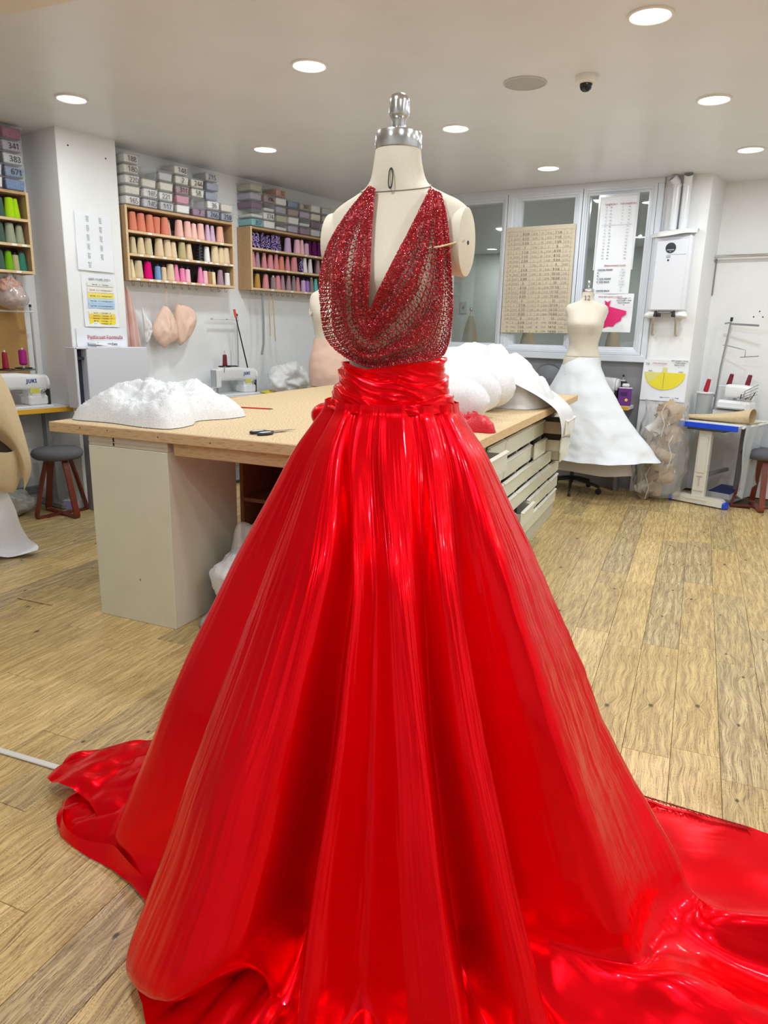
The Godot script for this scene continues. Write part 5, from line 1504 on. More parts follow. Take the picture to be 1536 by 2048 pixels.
func heater() -> void:
	var w := mat("enamel white", c8(226, 230, 238), 0.3)
	var t := thing("water_heater", "white wall-mounted water heater with a black round badge on the pillar", "water heater", at(V3(-1.775, 1.53, -6.398)))
	part("casing", MB.new().box(V3(0, 0.315, 0.055), V3(0.3, 0.6, 0.11), 0.02).box(V3(0.0, 0.3, 0.112), V3(0.245, 0.55, 0.02), 0.01).done(), w, t)
	part("badge", MB.new().lathe([V2(0.0001, 0), V2(0.041, 0), V2(0.04, 0.004), V2(0.0001, 0.004)], 36, Transform3D(Basis(V3(1, 0, 0), PI / 2), V3(-0.005, 0.512, 0.121))).done(), mat("badge black", c8(28, 32, 46), 0.2), t)
	part("badge_mark", MB.new().box(V3(-0.005, 0.497, 0.1256), V3(0.056, 0.007, 0.0008)).box(V3(-0.005, 0.484, 0.1256), V3(0.014, 0.005, 0.0008)).done(), mat("badge grey", c8(176, 186, 204), 0.4), t)
	part("trim_line", MB.new().box(V3(0.05, 0.462, 0.1225), V3(0.14, 0.003, 0.002)).done(), mat("trim grey", c8(176, 182, 196), 0.4), t)
	part("switch", MB.new().box(V3(-0.015, 0.447, 0.1235), V3(0.03, 0.02, 0.004), 0.001).done(), mat("trim grey", Color.WHITE), t)
	part("sensor", MB.new().lathe([V2(0.0001, 0), V2(0.008, 0), V2(0.007, 0.003), V2(0.0001, 0.003)], 14, Transform3D(Basis(V3(1, 0, 0), PI / 2), V3(-0.015, 0.418, 0.122))).done(), mat("badge black", Color.BLACK), t)
	part("bottom_bracket", MB.new().box(V3(0, 0.012, 0.07), V3(0.1, 0.016, 0.09), 0.003).done(), mat("bracket grey", c8(150, 150, 156), 0.35, 0.5), t)
	for x in [-0.075, -0.045, 0.07]:
		part("knob", MB.new().lathe([V2(0.0001, -0.03), V2(0.014, -0.03), V2(0.016, -0.02), V2(0.012, 0.0), V2(0.008, 0.02)], 14, at(V3(x, 0.005, 0.1))).done(), mat("clamp black", Color.BLACK), t)
	var st := mat("chrome pipe", c8(206, 200, 186), 0.2, 0.85)
	for s in [-1.0, 1.0]:
		part("pipe_wrap", lump(V3(0.062, 0.03, 0.04), 0.008, 20.0, 5 + int(s), -2.0, 28), mat("foam wrap", c8(236, 236, 236), 0.7), t, Transform3D(Basis(V3(0, 0, 1), 0.25 * -s), V3(s * 0.115, -0.005, 0.07)))
		part("water_pipe", MB.new().tube([V3(s * 0.09 - 0.01, -0.02, 0.05), V3(s * 0.095 - 0.01, -0.16, 0.03), V3(s * 0.095 - 0.01, -0.17, 0.0)], 0.0095, 12).done(), st, t)
	# the two vent pipes above, and the cloth-like cover on top
	var cov := solo("folded_cover", MB.new().grid([PackedVector3Array(spline(PackedVector3Array([V3(-0.19, -0.012, 0.06), V3(-0.1, -0.02, 0.15), V3(0.0, -0.012, 0.155), V3(0.1, 0.0, 0.15), V3(0.175, 0.006, 0.09)]), 6)), PackedVector3Array(spline(PackedVector3Array([V3(-0.196, 0.01, 0.055), V3(-0.1, 0.018, 0.155), V3(0.0, 0.026, 0.16), V3(0.1, 0.033, 0.155), V3(0.178, 0.032, 0.09)]), 6)), PackedVector3Array(spline(PackedVector3Array([V3(-0.186, 0.016, 0.0), V3(-0.1, 0.03, 0.08), V3(0.0, 0.034, 0.08), V3(0.1, 0.04, 0.07), V3(0.175, 0.042, 0.03)]), 6)), PackedVector3Array(spline(PackedVector3Array([V3(-0.18, 0.01, 0.002), V3(-0.1, 0.022, 0.002), V3(0.0, 0.03, 0.002), V3(0.1, 0.036, 0.002), V3(0.17, 0.036, 0.002)]), 6))], false, true).done(), mat("cover white", c8(240, 240, 238), 0.6), "creased white cover lying on top of the water heater", "cover", at(V3(-1.775, 2.147, -6.398)))
	cov.material_override.cull_mode = BaseMaterial3D.CULL_DISABLED
	for k in 2:
		var x: float = [-1.808, -1.728][k]
		var b := MB.new()
		var tip: Vector3 = [V3(-0.03, 0.395, 0.035), V3(0.012, 0.405, 0.045)][k]
		var path := [V3(0, 0, 0), V3(0, 0.12, 0), V3(0, 0.24, 0), V3(0, 0.335, 0), V3(tip.x * 0.15, 0.36, tip.z * 0.2), tip]
		b.tube(path, 0.0325, 24, -1, false)
		var inner := path.duplicate()
		b.tube([tip, V3(tip.x * 0.15, 0.36, tip.z * 0.2), V3(0, 0.33, 0)], 0.028, 24, -1, false)
		var p := thing("vent_pipe", ["white plastic vent pipe over the water heater, the left one", "white plastic vent pipe over the water heater, the right one"][k], "pipe", at(V3(x, 2.185, -6.355)))
		part("pipe", b.done(), mat("pvc white", c8(232, 236, 242), 0.22), p)
		part("collar", MB.new().lathe([V2(0.0335, 0.325), V2(0.036, 0.328), V2(0.036, 0.345), V2(0.0335, 0.348)], 24).done(), mat("pvc white", Color.WHITE), p)

func petticoat_form() -> void:
	var t := thing("dress_form", "dress form marked 12 wearing a long white petticoat", "dress form", at(V3(-2.33, 0, -6.0), 0.37))
	var lin := tex_mat("form linen", 0.12, [], Vector3.ONE)
	var ys := [1.06, 1.12, 1.17, 1.22, 1.27, 1.33, 1.38, 1.43, 1.49, 1.55, 1.585, 1.605, 1.63, 1.68, 1.695]
	var wx := [0.16, 0.158, 0.145, 0.124, 0.12, 0.13, 0.142, 0.15, 0.155, 0.17, 0.158, 0.11, 0.058, 0.047, 0.0465]
	var wz := [0.12, 0.118, 0.108, 0.095, 0.092, 0.098, 0.108, 0.11, 0.1, 0.084, 0.072, 0.064, 0.056, 0.047, 0.0465]
	var oz := [0, 0, 0, 0, 0, 0.008, 0.016, 0.02, 0.012, 0, -0.008, -0.008, -0.004, 0, 0]
	var ox := []
	ox.resize(15)
	ox.fill(0.0)
	var rows := form_rows(ys, wx, wz, ox, oz, 48)
	for r in rows.size():
		for c in 48:
			var p: Vector3 = rows[r][c]
			if p.z > 0.0:   # the bust
				for s in [-1.0, 1.0]:
					var d := Vector2((p.x - s * 0.068) / 0.06, (p.y - 1.435) / 0.062)
					p.z += 0.034 * exp(-d.length_squared())
			rows[r][c] = p
	part("torso", MB.new().grid(rows, true, true).done(), lin, t)
	part("neck_cap", MB.new().lathe([V2(0.048, 1.693), V2(0.048, 1.71), V2(0.046, 1.716), V2(0.0001, 1.722)], 32).done(), mat("cap chrome", c8(206, 206, 204), 0.15, 0.9), t)
	part("finial", MB.new().lathe([V2(0.006, 1.72), V2(0.009, 1.735), V2(0.006, 1.742), V2(0.012, 1.752), V2(0.013, 1.77), V2(0.008, 1.782), V2(0.0001, 1.786)], 16).done(), mat("cap chrome", Color.WHITE), t)
	text("12", 0.034, mat("form print", c8(50, 46, 44), 0.6), t, Transform3D(Basis(V3(1, 0, 0), -0.05), V3(-0.003, 1.642, 0.0535)), "printed_number", "Droid Serif")
	part("waist_seam", MB.new().grid(form_rows([1.158, 1.164, 1.17], [0.1475, 0.1462, 0.1455], [0.1105, 0.1095, 0.1085], [0, 0, 0], [0, 0, 0], 48), true, true).done(), mat("seam tan", c8(150, 140, 122), 0.8), t)
	# the petticoat: pulled out to the right, flat at the back
	var cols := 96
	var pr := [[1.165, 0.149, 0.0], [1.1, 0.165, 0.0], [1.0, 0.215, 0.005], [0.87, 0.3, 0.015], [0.72, 0.37, 0.05], [0.58, 0.43, 0.105], [0.45, 0.485, 0.165], [0.37, 0.52, 0.205], [0.325, 0.535, 0.225]]
	var ctrl := []
	for i in pr.size():
		var row := PackedVector3Array()
		var v: float = i / 8.0
		for c in cols:
			var a := TAU * c / cols
			var f := 1.0 + v * (0.035 * sin(a * 7.0 + 0.7) + 0.03 * sin(a * 4.0 + v * 2.5) + 0.02 * sin(a * 13.0))
			var x: float = pr[i][2] + pr[i][1] * cos(a) * f
			var zf: float = (0.11 + 0.26 * v) if sin(a) > 0 else (0.11 + 0.06 * v)
			row.append(V3(x, pr[i][0] - v * v * (0.045 * maxf(cos(a), 0.0) - 0.05 * maxf(cos(a - 1.2), 0.0) * 0.0) + 0.035 * v * v * v * maxf(cos(a), 0.0) * 2.2, zf * sin(a) * f))
		ctrl.append(row)
	var lines := []
	for c in cols:
		var col := PackedVector3Array()
		for r in ctrl: col.append(r[c])
		lines.append(spline(col, 5))
	var prow := []
	var nz := noise(3.2, 2, 30)
	for r in lines[0].size():
		var row := PackedVector3Array()
		for c in cols:
			var p: Vector3 = lines[c][r]
			var v: float = r / float(lines[0].size() - 1)
			p += V3(p.x, 0, p.z).normalized() * 0.034 * v * nz.get_noise_3d(p.x * 1.4 + p.y, p.y * 1.8 - p.x, p.z)
			row.append(p)
		prow.append(row)
	var pm := mat("petticoat white", c8(228, 234, 240), 0.6)
	pm.cull_mode = BaseMaterial3D.CULL_DISABLED
	var pet := part("petticoat", MB.new().grid(prow, true, true).done(), pm, t, at(Vector3.ZERO, -0.45))
	var dash := MB.new()
	for k in 9:
		var y := 1.115 - k * 0.0125
		dash.box(V3(-0.035 - k * 0.0038, y, 0.118 + k * 0.0047), V3(0.004, 0.009, 0.004))
	part("pin_marks", dash.done(), mat("clamp black", Color.BLACK), pet)
	var lin2 := []
	for r in 6:
		var row := PackedVector3Array()
		for c in 64:
			var a := TAU * c / 64.0
			row.append(V3(0.1 + (0.42 + 0.004 * r) * cos(a), 0.32 - r * 0.022 + 0.006 * sin(a * 5.0), (0.22 if sin(a) > 0 else 0.13) * sin(a)))
		lin2.append(row)
	part("underskirt", MB.new().grid(lin2, true, true).done(), mat("underskirt grey", c8(200, 200, 198), 0.7), t, at(Vector3.ZERO, -0.45))
	var bl := mat("stand black", c8(34, 34, 38), 0.4)
	part("pole", MB.new().tube([V3(0, 0.08, 0), V3(0, 1.1, 0)], 0.017, 14).done(), bl, t)
	for k in 5:
		var a := TAU * k / 5.0 + 0.35
		var d := V3(cos(a), 0, sin(a))
		var leg := part("base_leg", MB.new().tube([V3(0, 0.12, 0), d * 0.1 + V3(0, 0.105, 0), d * 0.25 + V3(0, 0.068, 0)], 0.018, 8, 0.012).done(), bl, t)
		part("caster", MB.new().lathe([V2(0.0001, -0.011), V2(0.024, -0.011), V2(0.026, -0.006), V2(0.026, 0.006), V2(0.024, 0.011), V2(0.0001, 0.011)], 16, Transform3D(Basis(V3(0, 1, 0), -a) * Basis(V3(1, 0, 0), PI / 2), d * 0.25 + V3(0, 0.0265, 0))).tube([d * 0.25 + V3(0, 0.03, 0), d * 0.25 + V3(0, 0.075, 0)], 0.008, 6).done(), bl, leg)

func scrap_bag() -> void:
	var kr := tex_mat("kraft", 0.06, [], Vector3.ONE)
	var t := thing("scrap_bag", "tall clear bag of kraft paper scraps against the pillar", "bag", at(V3(-1.635, 0.003, -6.185)))
	var rows := []
	var f := noise(5.0, 2, 41)
	for k in 19:
		var v := k / 18.0
		var row := PackedVector3Array()
		for c in 48:
			var a := TAU * c / 48.0
			var rr: float = 0.195 * (0.86 + 0.2 * sin(PI * minf(v * 1.15, 1.0))) * (0.02 if k == 0 else 1.0)
			var w := 1.0 + 0.16 * f.get_noise_3d(cos(a) * 0.9, v * 1.6, sin(a) * 0.9) + 0.03 * sin(a * 11.0 + v * 5.0)
			row.append(V3(rr * w * cos(a), 0.82 * v + (0.02 * sin(a * 3.0) if k > 15 else 0.0), rr * 0.85 * w * sin(a)))
		rows.append(row)
	part("film", MB.new().grid(rows, true, true).done(), clear_plastic("scrap film", c8(226, 228, 228), 0.2, 0.14), t)
	var crease := MB.new()
	for q in [[-0.12, 0.1, 0.12], [0.02, 0.55, 0.155], [0.1, 0.3, 0.14], [-0.05, 0.02, 0.15]]:
		crease.tube([V3(q[0], q[1], q[2] + 0.006), V3(q[0] + 0.02, q[1] + 0.1, q[2] + 0.012), V3(q[0] - 0.015, q[1] + 0.2, q[2] + 0.01), V3(q[0] + 0.01, q[1] + 0.27, q[2])], 0.0035, 5)
	part("film_crease", crease.done(), clear_plastic("crease film", c8(244, 246, 246), 0.6, 0.2), t)
	var r := RandomNumberGenerator.new()
	r.seed = 12
	for i in 26:
		var y := 0.05 + 0.72 * i / 25.0
		var w := r.randf_range(0.1, 0.2)
		var h := r.randf_range(0.07, 0.16)
		var g := []
		for a in 4:
			var row := []
			for b in 4:
				row.append(V3((b / 3.0 - 0.5) * w, (a / 3.0 - 0.5) * h, 0.03 * sin(b * 1.3 + i) + 0.02 * sin(a * 1.9 + i * 2.0)))
			g.append(row)
		var m: Material = tex_mat("scrap kraft", 0.06, [c8(172, 150, 122), c8(190, 170, 142)], Vector3.ONE * 2.0, 0.8)
		if i % 6 == 2: m = mat("scrap white", c8(232, 232, 228), 0.7)
		if i % 9 == 5: m = mat("scrap tan", c8(164, 134, 100), 0.8)
		var ang := r.randf_range(-1.1, 1.1)
		part("paper_scrap", MB.new().grid(smooth_sheet(g, 3, 3), false, true).done(), m, t, Transform3D(Basis(V3(0, 1, 0), ang) * Basis(V3(0, 0, 1), r.randf_range(-1.2, 1.2)) * Basis(V3(1, 0, 0), r.randf_range(-0.7, 0.5)), V3(0.10 * sin(ang) + r.randf_range(-0.03, 0.03), y, 0.085 * cos(ang))))
	solo("kraft_roll", MB.new().tube([V3(0, 0.0, 0), V3(0.02, 0.4, 0.0), V3(0.03, 0.78, 0.0)], 0.05, 20, 0.06).done(), kr, "upright kraft paper roll inside the clear scrap bag", "paper roll", at(V3(-1.66, 0.03, -6.21)))

func overlock() -> void:
	var T := at(V3(-1.325, 0, -6.12), -0.19)   # front edge of the table, x along it
	var t := thing("overlock_table", "white machine table with a bright blue edge and a single pillar leg", "table", T)
	var wh := mat("laminate white", Color.WHITE)
	var blue := mat("edge blue", c8(20, 72, 214), 0.35)
	var iv := mat("leg ivory", c8(222, 222, 214), 0.4)
	part("table_top", mbox(V3(0.54, 0.03, 0.64), 0.004), wh, t, at(V3(0, 0.671, -0.32)))
	part("edge_band", MB.new().box(V3(0, 0.664, 0.004), V3(0.54, 0.044, 0.01), 0.004).box(V3(0.267, 0.664, -0.004), V3(0.012, 0.044, 0.012), 0.004).done(), blue, t)
	part("underframe", MB.new().box(V3(0, 0.635, -0.3), V3(0.3, 0.035, 0.5), 0.004).done(), mat("frame dark", c8(96, 96, 98), 0.5), t)
	var leg := part("leg", MB.new().box(V3(-0.005, 0.335, -0.1), V3(0.105, 0.57, 0.05), 0.006).box(V3(-0.005, 0.42, -0.072), V3(0.07, 0.3, 0.008), 0.003).done(), iv, t)
	part("leg_inlay", MB.new().box(V3(-0.005, 0.24, -0.073), V3(0.05, 0.008, 0.006)).box(V3(-0.005, 0.12, -0.073), V3(0.08, 0.008, 0.006)).box(V3(-0.005, 0.2, -0.073), V3(0.012, 0.08, 0.006)).done(), mat("ivory dark", c8(196, 196, 188), 0.5), leg)
	var ft := part("foot", MB.new().prism(pl([-0.225, 0.012, 0.225, 0.012, 0.215, 0.05, 0.19, 0.075, -0.19, 0.075, -0.215, 0.05]), -0.135, -0.065).box(V3(-0.01, 0.05, -0.063), V3(0.18, 0.012, 0.004)).done(), iv, t)
	for s in [-1.0, 1.0]:
		part("foot_cap", MB.new().box(V3(s * 0.222, 0.028, -0.1), V3(0.03, 0.055, 0.085), 0.008).done(), blue, ft)
	part("rear_leg", MB.new().box(V3(0.12, 0.335, -0.56), V3(0.05, 0.63, 0.05), 0.006).box(V3(0.02, 0.25, -0.33), V3(0.03, 0.03, 0.45), 0.004).box(V3(0.12, 0.01, -0.5), V3(0.1, 0.02, 0.24), 0.004).done(), mat("frame grey", Color.WHITE), t)
	text("- - - - - - -", 0.02, mat("frame dark", Color.BLACK), t, Transform3D(Basis(V3(1, 0, 0), -PI / 2), V3(0.03, 0.6862, -0.035)), "ruler_marks")
	# the machine and its thread
	var m := thing("overlock_machine", "compact white overlock machine on the blue-edged table", "sewing machine", T * at(V3(0.05, 0.6865, -0.46)))
	var mw := mat("machine white", Color.WHITE)
	var st := mat("steel", Color.WHITE)
	part("body", MB.new().box(V3(0, 0.08, 0), V3(0.27, 0.16, 0.16), 0.02).box(V3(-0.01, 0.06, 0.09), V3(0.24, 0.05, 0.08), 0.008).done(), mw, m)
	part("head", rr_x([V3(-0.09, 0.23, 0.03), V3(-0.07, 0.235, 0.055), V3(0.05, 0.235, 0.065), V3(0.12, 0.225, 0.055), V3(0.13, 0.22, 0.03)], 0.055), mw, m)
	part("cloth_plate", MB.new().box(V3(-0.01, 0.1, 0.11), V3(0.23, 0.008, 0.1), 0.002).done(), st, m)
	for k in 6:
		part("tension_post", MB.new().tube([V3(0.03 + 0.02 * k, 0.19 - 0.012 * (k % 2), 0.05), V3(0.05 + 0.026 * k, 0.2 + 0.02 * (k % 3), 0.11)], 0.004, 6).done(), mat("clamp black", Color.BLACK) if k % 2 else st, m)
	for k in 4:
		part("looper_rod", MB.new().tube([V3(0.06, 0.17 + 0.02 * k, 0.06), V3(0.175, 0.225 + 0.026 * k, 0.05)], 0.0035, 6).done(), st, m)
	var can := thing("thread_canister", "clear grey thread canister beside the overlock machine", "canister", T * at(V3(-0.205, 0.6865, -0.44)))
	part("cup", MB.new().lathe([V2(0.0001, 0), V2(0.06, 0), V2(0.062, 0.1), V2(0.066, 0.2), V2(0.062, 0.2), V2(0.058, 0.1), V2(0.056, 0.005), V2(0.0001, 0.005)], 28).done(), clear_plastic("canister plastic", c8(206, 210, 210), 0.5, 0.25), can)
	part("top_plate", MB.new().lathe([V2(0.0001, 0.2), V2(0.072, 0.2), V2(0.074, 0.206), V2(0.07, 0.212), V2(0.0001, 0.212)], 28).done(), mw, can)
	part("post", MB.new().tube([V3(0, 0.0, 0), V3(0, 0.235, 0)], 0.008, 8).done(), st, can)
	var tilt := Basis(V3(0, 0, 1), -0.16)
	spool(T * V3(-0.205, 0.901, -0.44), 0.021, 0.0165, 0.108, "red", "red thread spool tilted right, nearest of three at the overlock", tilt)
	var sh := thing("spool_shelf", "white spool shelf behind the overlock machine", "shelf", T * at(V3(0.0, 0.6865, -0.6)))
	part("plate", MB.new().box(V3(0.0, 0.262, 0), V3(0.3, 0.01, 0.08), 0.003).done(), mw, sh)
	part("post", MB.new().box(V3(-0.02, 0.13, -0.01), V3(0.03, 0.255, 0.02), 0.003).done(), st, sh)
	spool(T * V3(-0.085, 0.955, -0.6), 0.021, 0.0165, 0.1, "wine", "wine red thread spool tilted right, middle of three at the overlock", tilt)
	spool(T * V3(0.065, 0.955, -0.6), 0.021, 0.0165, 0.1, "wine", "wine red thread spool tilted right, farthest right at the overlock", tilt)
	# thread mast on the wall side
	var ms := thing("thread_mast", "tall steel thread mast with folding guide arms above the overlock", "thread stand", T * at(V3(-0.2, 0.6865, -0.63)))
	part("mast", MB.new().tube([V3(0, 0, 0), V3(0.015, 0.42, 0), V3(0.05, 0.8, 0)], 0.0075, 10).done(), st, ms)
	part("cap", MB.new().tube([V3(0.051, 0.8, 0), V3(0.053, 0.832, 0)], 0.011, 10).done(), mat("clamp black", Color.BLACK), ms)
	part("guide_arm", MB.new().box(V3(0.17, 0.772, 0.01), V3(0.23, 0.016, 0.012), 0.003, Basis(V3(0, 0, 1), -0.05)).box(V3(0.03, 0.785, 0.01), V3(0.05, 0.012, 0.02), 0.002, Basis(V3(0, 0, 1), 0.2)).done(), st, ms)
	part("guide_arm", MB.new().tube([V3(0.01, 0.6, 0), V3(0.03, 0.602, 0.01), V3(0.205, 0.568, 0.01), V3(0.207, 0.515, 0.01)], 0.0045, 8).tube([V3(0.17, 0.507, 0.01), V3(0.32, 0.522, 0.02)], 0.004, 8).done(), st, ms)
	part("collar", MB.new().lathe([V2(0.0078, 0.16), V2(0.014, 0.162), V2(0.014, 0.18), V2(0.0078, 0.182)], 12).done(), st, ms)
	# kraft on the table, cloth, book, stool, rail
	var kr := tex_mat("kraft", 0.06, [], Vector3.ONE)
	var kw := []
	for i in 15:
		var v := i / 14.0
		var row := PackedVector3Array()
		for c in 28:
			var a := TAU * c / 28.0
			var r := lerpf(0.018, 0.064, v * v * 0.6 + v * 0.4)
			row.append(V3(-0.235 + 0.5 * v, 0.003 + r * 0.98 + r * sin(a) * (1.0 - 0.1 * sin(a)), 0.085 * cos(a) * lerpf(0.9, 1.0, v)))
		kw.append(row)
	solo("kraft_fold", MB.new().grid(kw, true, false).done(), kr, "thick folded kraft paper wedge lying on the blue-edged table", "paper roll", T * at(V3(0.02, 0.6865, -0.21), 0.05))
	solo("kraft_sheet", mbox(V3(0.1, 0.004, 0.3), 0.001), kr, "kraft sheet lying at the right edge of the blue-edged table", "paper", T * at(V3(0.228, 0.689, -0.32)))
	var cl := []
	for r in 12:
		var v := r / 11.0
		var row := PackedVector3Array()
		for c in 41:
			var u := c / 40.0
			row.append(V3(0.325 + 0.012 * sin(u * 22.0 + v) * (0.3 + v) - 0.1 * v * sin(u * PI) * 0.5, 0.7 - 0.63 * v * (0.55 + 0.45 * sin(0.5 + u * 2.4)), -0.02 - 0.58 * u + 0.02 * sin(v * 5.0) - 0.0 * v))
		cl.append(row)
	var gm := tex_mat("grey satin", 0.02, [c8(166, 176, 186), c8(190, 198, 206)], Vector3.ONE, 0.4)
	gm.cull_mode = BaseMaterial3D.CULL_DISABLED
	solo("grey_cloth", MB.new().grid(cl, false, true).done(), gm, "silver grey cloth sling hanging from the right side of the blue-edged table", "cloth", T)
	solo("cloth_rail", MB.new().tube([V3(0.31, 0.68, 0.0), V3(0.32, 0.685, -0.3), V3(0.325, 0.69, -0.6), V3(0.33, 0.62, -0.64), V3(0.332, 0.1, -0.65)], 0.011, 10).done(), mat("rail white", c8(226, 228, 230), 0.3), "white tube rail along the right side of the blue-edged table", "rail", T)
	var rl := solo("red_label", mbox(V3(0.003, 0.05, 0.045), 0.001), mat("label red", c8(190, 30, 36), 0.5), "small red label on the table's right side above the grey cloth", "label", T * at(V3(0.312, 0.635, -0.16)))
	rl.set_meta("label", "small red label on the right side of the blue-edged table")
	var bk := thing("book", "white-paged book with a dark blue cover on the floor by the stool", "book", Transform3D(turned(-0.25) * Basis(V3(1, 0, 0), 0.12), V3(-1.19, 0.055, -6.62)))
	part("pages", mbox(V3(0.2, 0.05, 0.24), 0.003), mat("paper", Color.WHITE), bk)
	part("cover", MB.new().box(V3(0.01, 0.028, 0), V3(0.19, 0.005, 0.235), 0.002).done(), mat("cover blue", c8(30, 54, 140), 0.45), bk)
	stool(at(V3(-0.9, 0, -6.42), 0.35), "grey felt stool with dark bent legs at the right picture edge")
	var gr := thing("garment_rail", "chrome garment rail on brackets along the far right wall", "rail", at(V3(-1.6, 2.0, -6.85)))
	var cr := mat("cap chrome", Color.WHITE)
	part("bar", MB.new().tube([V3(0.0, 0.012, 0.06), V3(2.4, 0.012, 0.06)], 0.0125, 14).done(), cr, gr)
	for x in [0.045, 2.3]:
		part("bracket", MB.new().box(V3(x, -0.15, 0.008), V3(0.022, 0.3, 0.012), 0.003).box(V3(x, -0.02, 0.035), V3(0.018, 0.02, 0.06), 0.003).done(), mat("bracket steel", c8(150, 150, 152), 0.3, 0.8), gr)

func far_machines(F: Transform3D) -> void:
	machine_table(F * at(V3(-0.92, 0, 0.19)), 1.72, 0.2, "white machine table with a yellow edge behind the white petticoat", c8(226, 182, 64), false)
	sewing_machine(F * at(V3(-0.42, 0.7605, 0.1)), "white sewing machine half hidden behind the white petticoat", "")
	var ts := thread_stand(F * at(V3(-0.17, 0.7605, 0.02)), "dark thread stand behind the purple can", 0.24, 0.2, [], false)
	part("top_tray", MB.new().box(V3(-0.09, 0.19, 0), V3(0.24, 0.012, 0.07), 0.003).done(), mat("tray black", Color.BLACK), ts)
	var c := thing("purple_can", "purple metal can with a white handle under the window", "can", F * at(V3(-0.115, 0.7605, 0.13), 0.2))
	part("can", rr_body(0.11, 0.075, 0.01, [V2(0, 0.05), V2(0, 0.002), V2(0.004, 0), V2(0.15, 0.0), V2(0.155, 0.003), V2(0.155, 0.05)]), mat("can purple", c8(104, 46, 132), 0.3), c)
	part("rim", rr_body(0.113, 0.078, 0.01, [V2(0.146, 0.004), V2(0.146, 0.0), V2(0.156, 0.0), V2(0.157, 0.006)]), mat("can rim", c8(206, 206, 212), 0.3, 0.5), c)
	part("handle", MB.new().box(V3(0.0, 0.172, 0), V3(0.06, 0.03, 0.05), 0.008).done(), mat("handle white", c8(232, 232, 236), 0.4), c)
	part("label_flower", MB.new().lathe([V2(0.0001, 0), V2(0.013, 0), V2(0.012, 0.001), V2(0.0001, 0.001)], 10, Transform3D(Basis(V3(1, 0, 0), PI / 2), V3(0.015, 0.05, 0.0375))).done(), mat("flower yellow", c8(246, 206, 80), 0.5), c)
	part("label_print", MB.new().box(V3(-0.01, 0.1, 0.0378), V3(0.06, 0.035, 0.001)).done(), mat("can label dark", c8(58, 36, 84), 0.4), c)
	var cv := solo("round_cover", MB.new().lathe([V2(0.0001, 0), V2(0.13, 0), V2(0.13, 0.02), V2(0.1, 0.05), V2(0.0001, 0.06)], 32, Transform3D(Basis(V3(1, 0, 0), PI / 2), Vector3.ZERO)).done(), mat("cover grey", c8(118, 120, 126), 0.5), "round grey disc standing under the window, left of the petticoat", "disc", F * at(V3(-0.86, 0.95, -0.018)))
	cv.set_meta("label", "round grey disc under the window left of the petticoat")

func next_room_forms() -> void:
	var kr := tex_mat("kraft", 0.06, [], Vector3.ONE)
	var names := ["kraft-draped form with a chrome finial seen through the left pane", "kraft-draped form below the number chart, seen through the middle pane", "wide kraft-draped form seen through the right pane"]
	for k in 3:
		var p: Vector3 = [V3(-4.35, 0, -7.6), V3(-3.6, 0, -7.6), V3(-2.64, 0, -7.6)][k]
		var top: float = [1.53, 1.46, 1.48][k]
		var rr: float = [0.2, 0.2, 0.22][k]
		var t := thing("draped_form", names[k], "dress form", at(p, 0.4 + k))
		var rows := []
		for r in 12:
			var v := r / 11.0
			var row := PackedVector3Array()
			for c in 32:
				var a := TAU * c / 32.0
				var q := rr * (0.12 + 0.88 * pow(v, 0.7)) * (1.0 + 0.14 * sin(a * 2.0) + 0.05 * sin(a * 5.0 + v * 3.0) * v)
				row.append(V3(q * cos(a), top - v * (top - 0.5), q * sin(a) * 0.8))
			rows.append(row)
		part("kraft_drape", MB.new().grid(rows, true, false).done(), kr, t)
		part("pole", MB.new().tube([V3(0, 0.02, 0), V3(0, 0.6, 0)], 0.02, 10).lathe([V2(0.0001, 0), V2(0.2, 0), V2(0.18, 0.03), V2(0.0001, 0.035)], 24).done(), mat("form pole", Color.BLACK), t)
		part("finial", MB.new().lathe([V2(0.008, top - 0.02), V2(0.012, top + 0.03), V2(0.008, top + 0.045), V2(0.02, top + 0.06), V2(0.018, top + 0.09), V2(0.0001, top + 0.1)], 14).done(), mat("cap chrome", Color.WHITE), t)
	var s := thing("wall_switch", "grey wall switch in the next room, through the left pane", "switch", at(V3(-6.47, 1.748, -11.03)))
	part("plate", mbox(V3(0.14, 0.2, 0.012), 0.003), mat("switch grey", c8(176, 180, 178), 0.5), s)
	part("rocker", mbox(V3(0.035, 0.05, 0.012), 0.003), mat("clamp black", Color.BLACK), s, at(V3(0, 0, 0.006)))

# ---------------------------------------------------------------- the gown on its form
# gown frame: x to the picture's right, z towards the camera, origin on the floor under the waist
const GOWN_AT := Vector3(-0.985, 0, -1.37)
const GOWN_TURN := 0.6236
const BODY_TURN := -0.42

func build_gown() -> void:
	var G := at(GOWN_AT, GOWN_TURN)
	build_main_form(G * at(Vector3.ZERO, BODY_TURN))
	var t := thing("gown", "red halter gown with beaded net bodice, satin sash and long train", "dress", G)
	var satin := mat("red satin", c8(244, 0, 20), 0.23, 0.68, 0.2)
	satin.clearcoat_enabled = true
	satin.clearcoat = 0.12
	satin.clearcoat_roughness = 0.035
	satin.cull_mode = BaseMaterial3D.CULL_DISABLED
	build_skirt(t, satin)
	build_sash(t, satin)
	build_bodice(t)

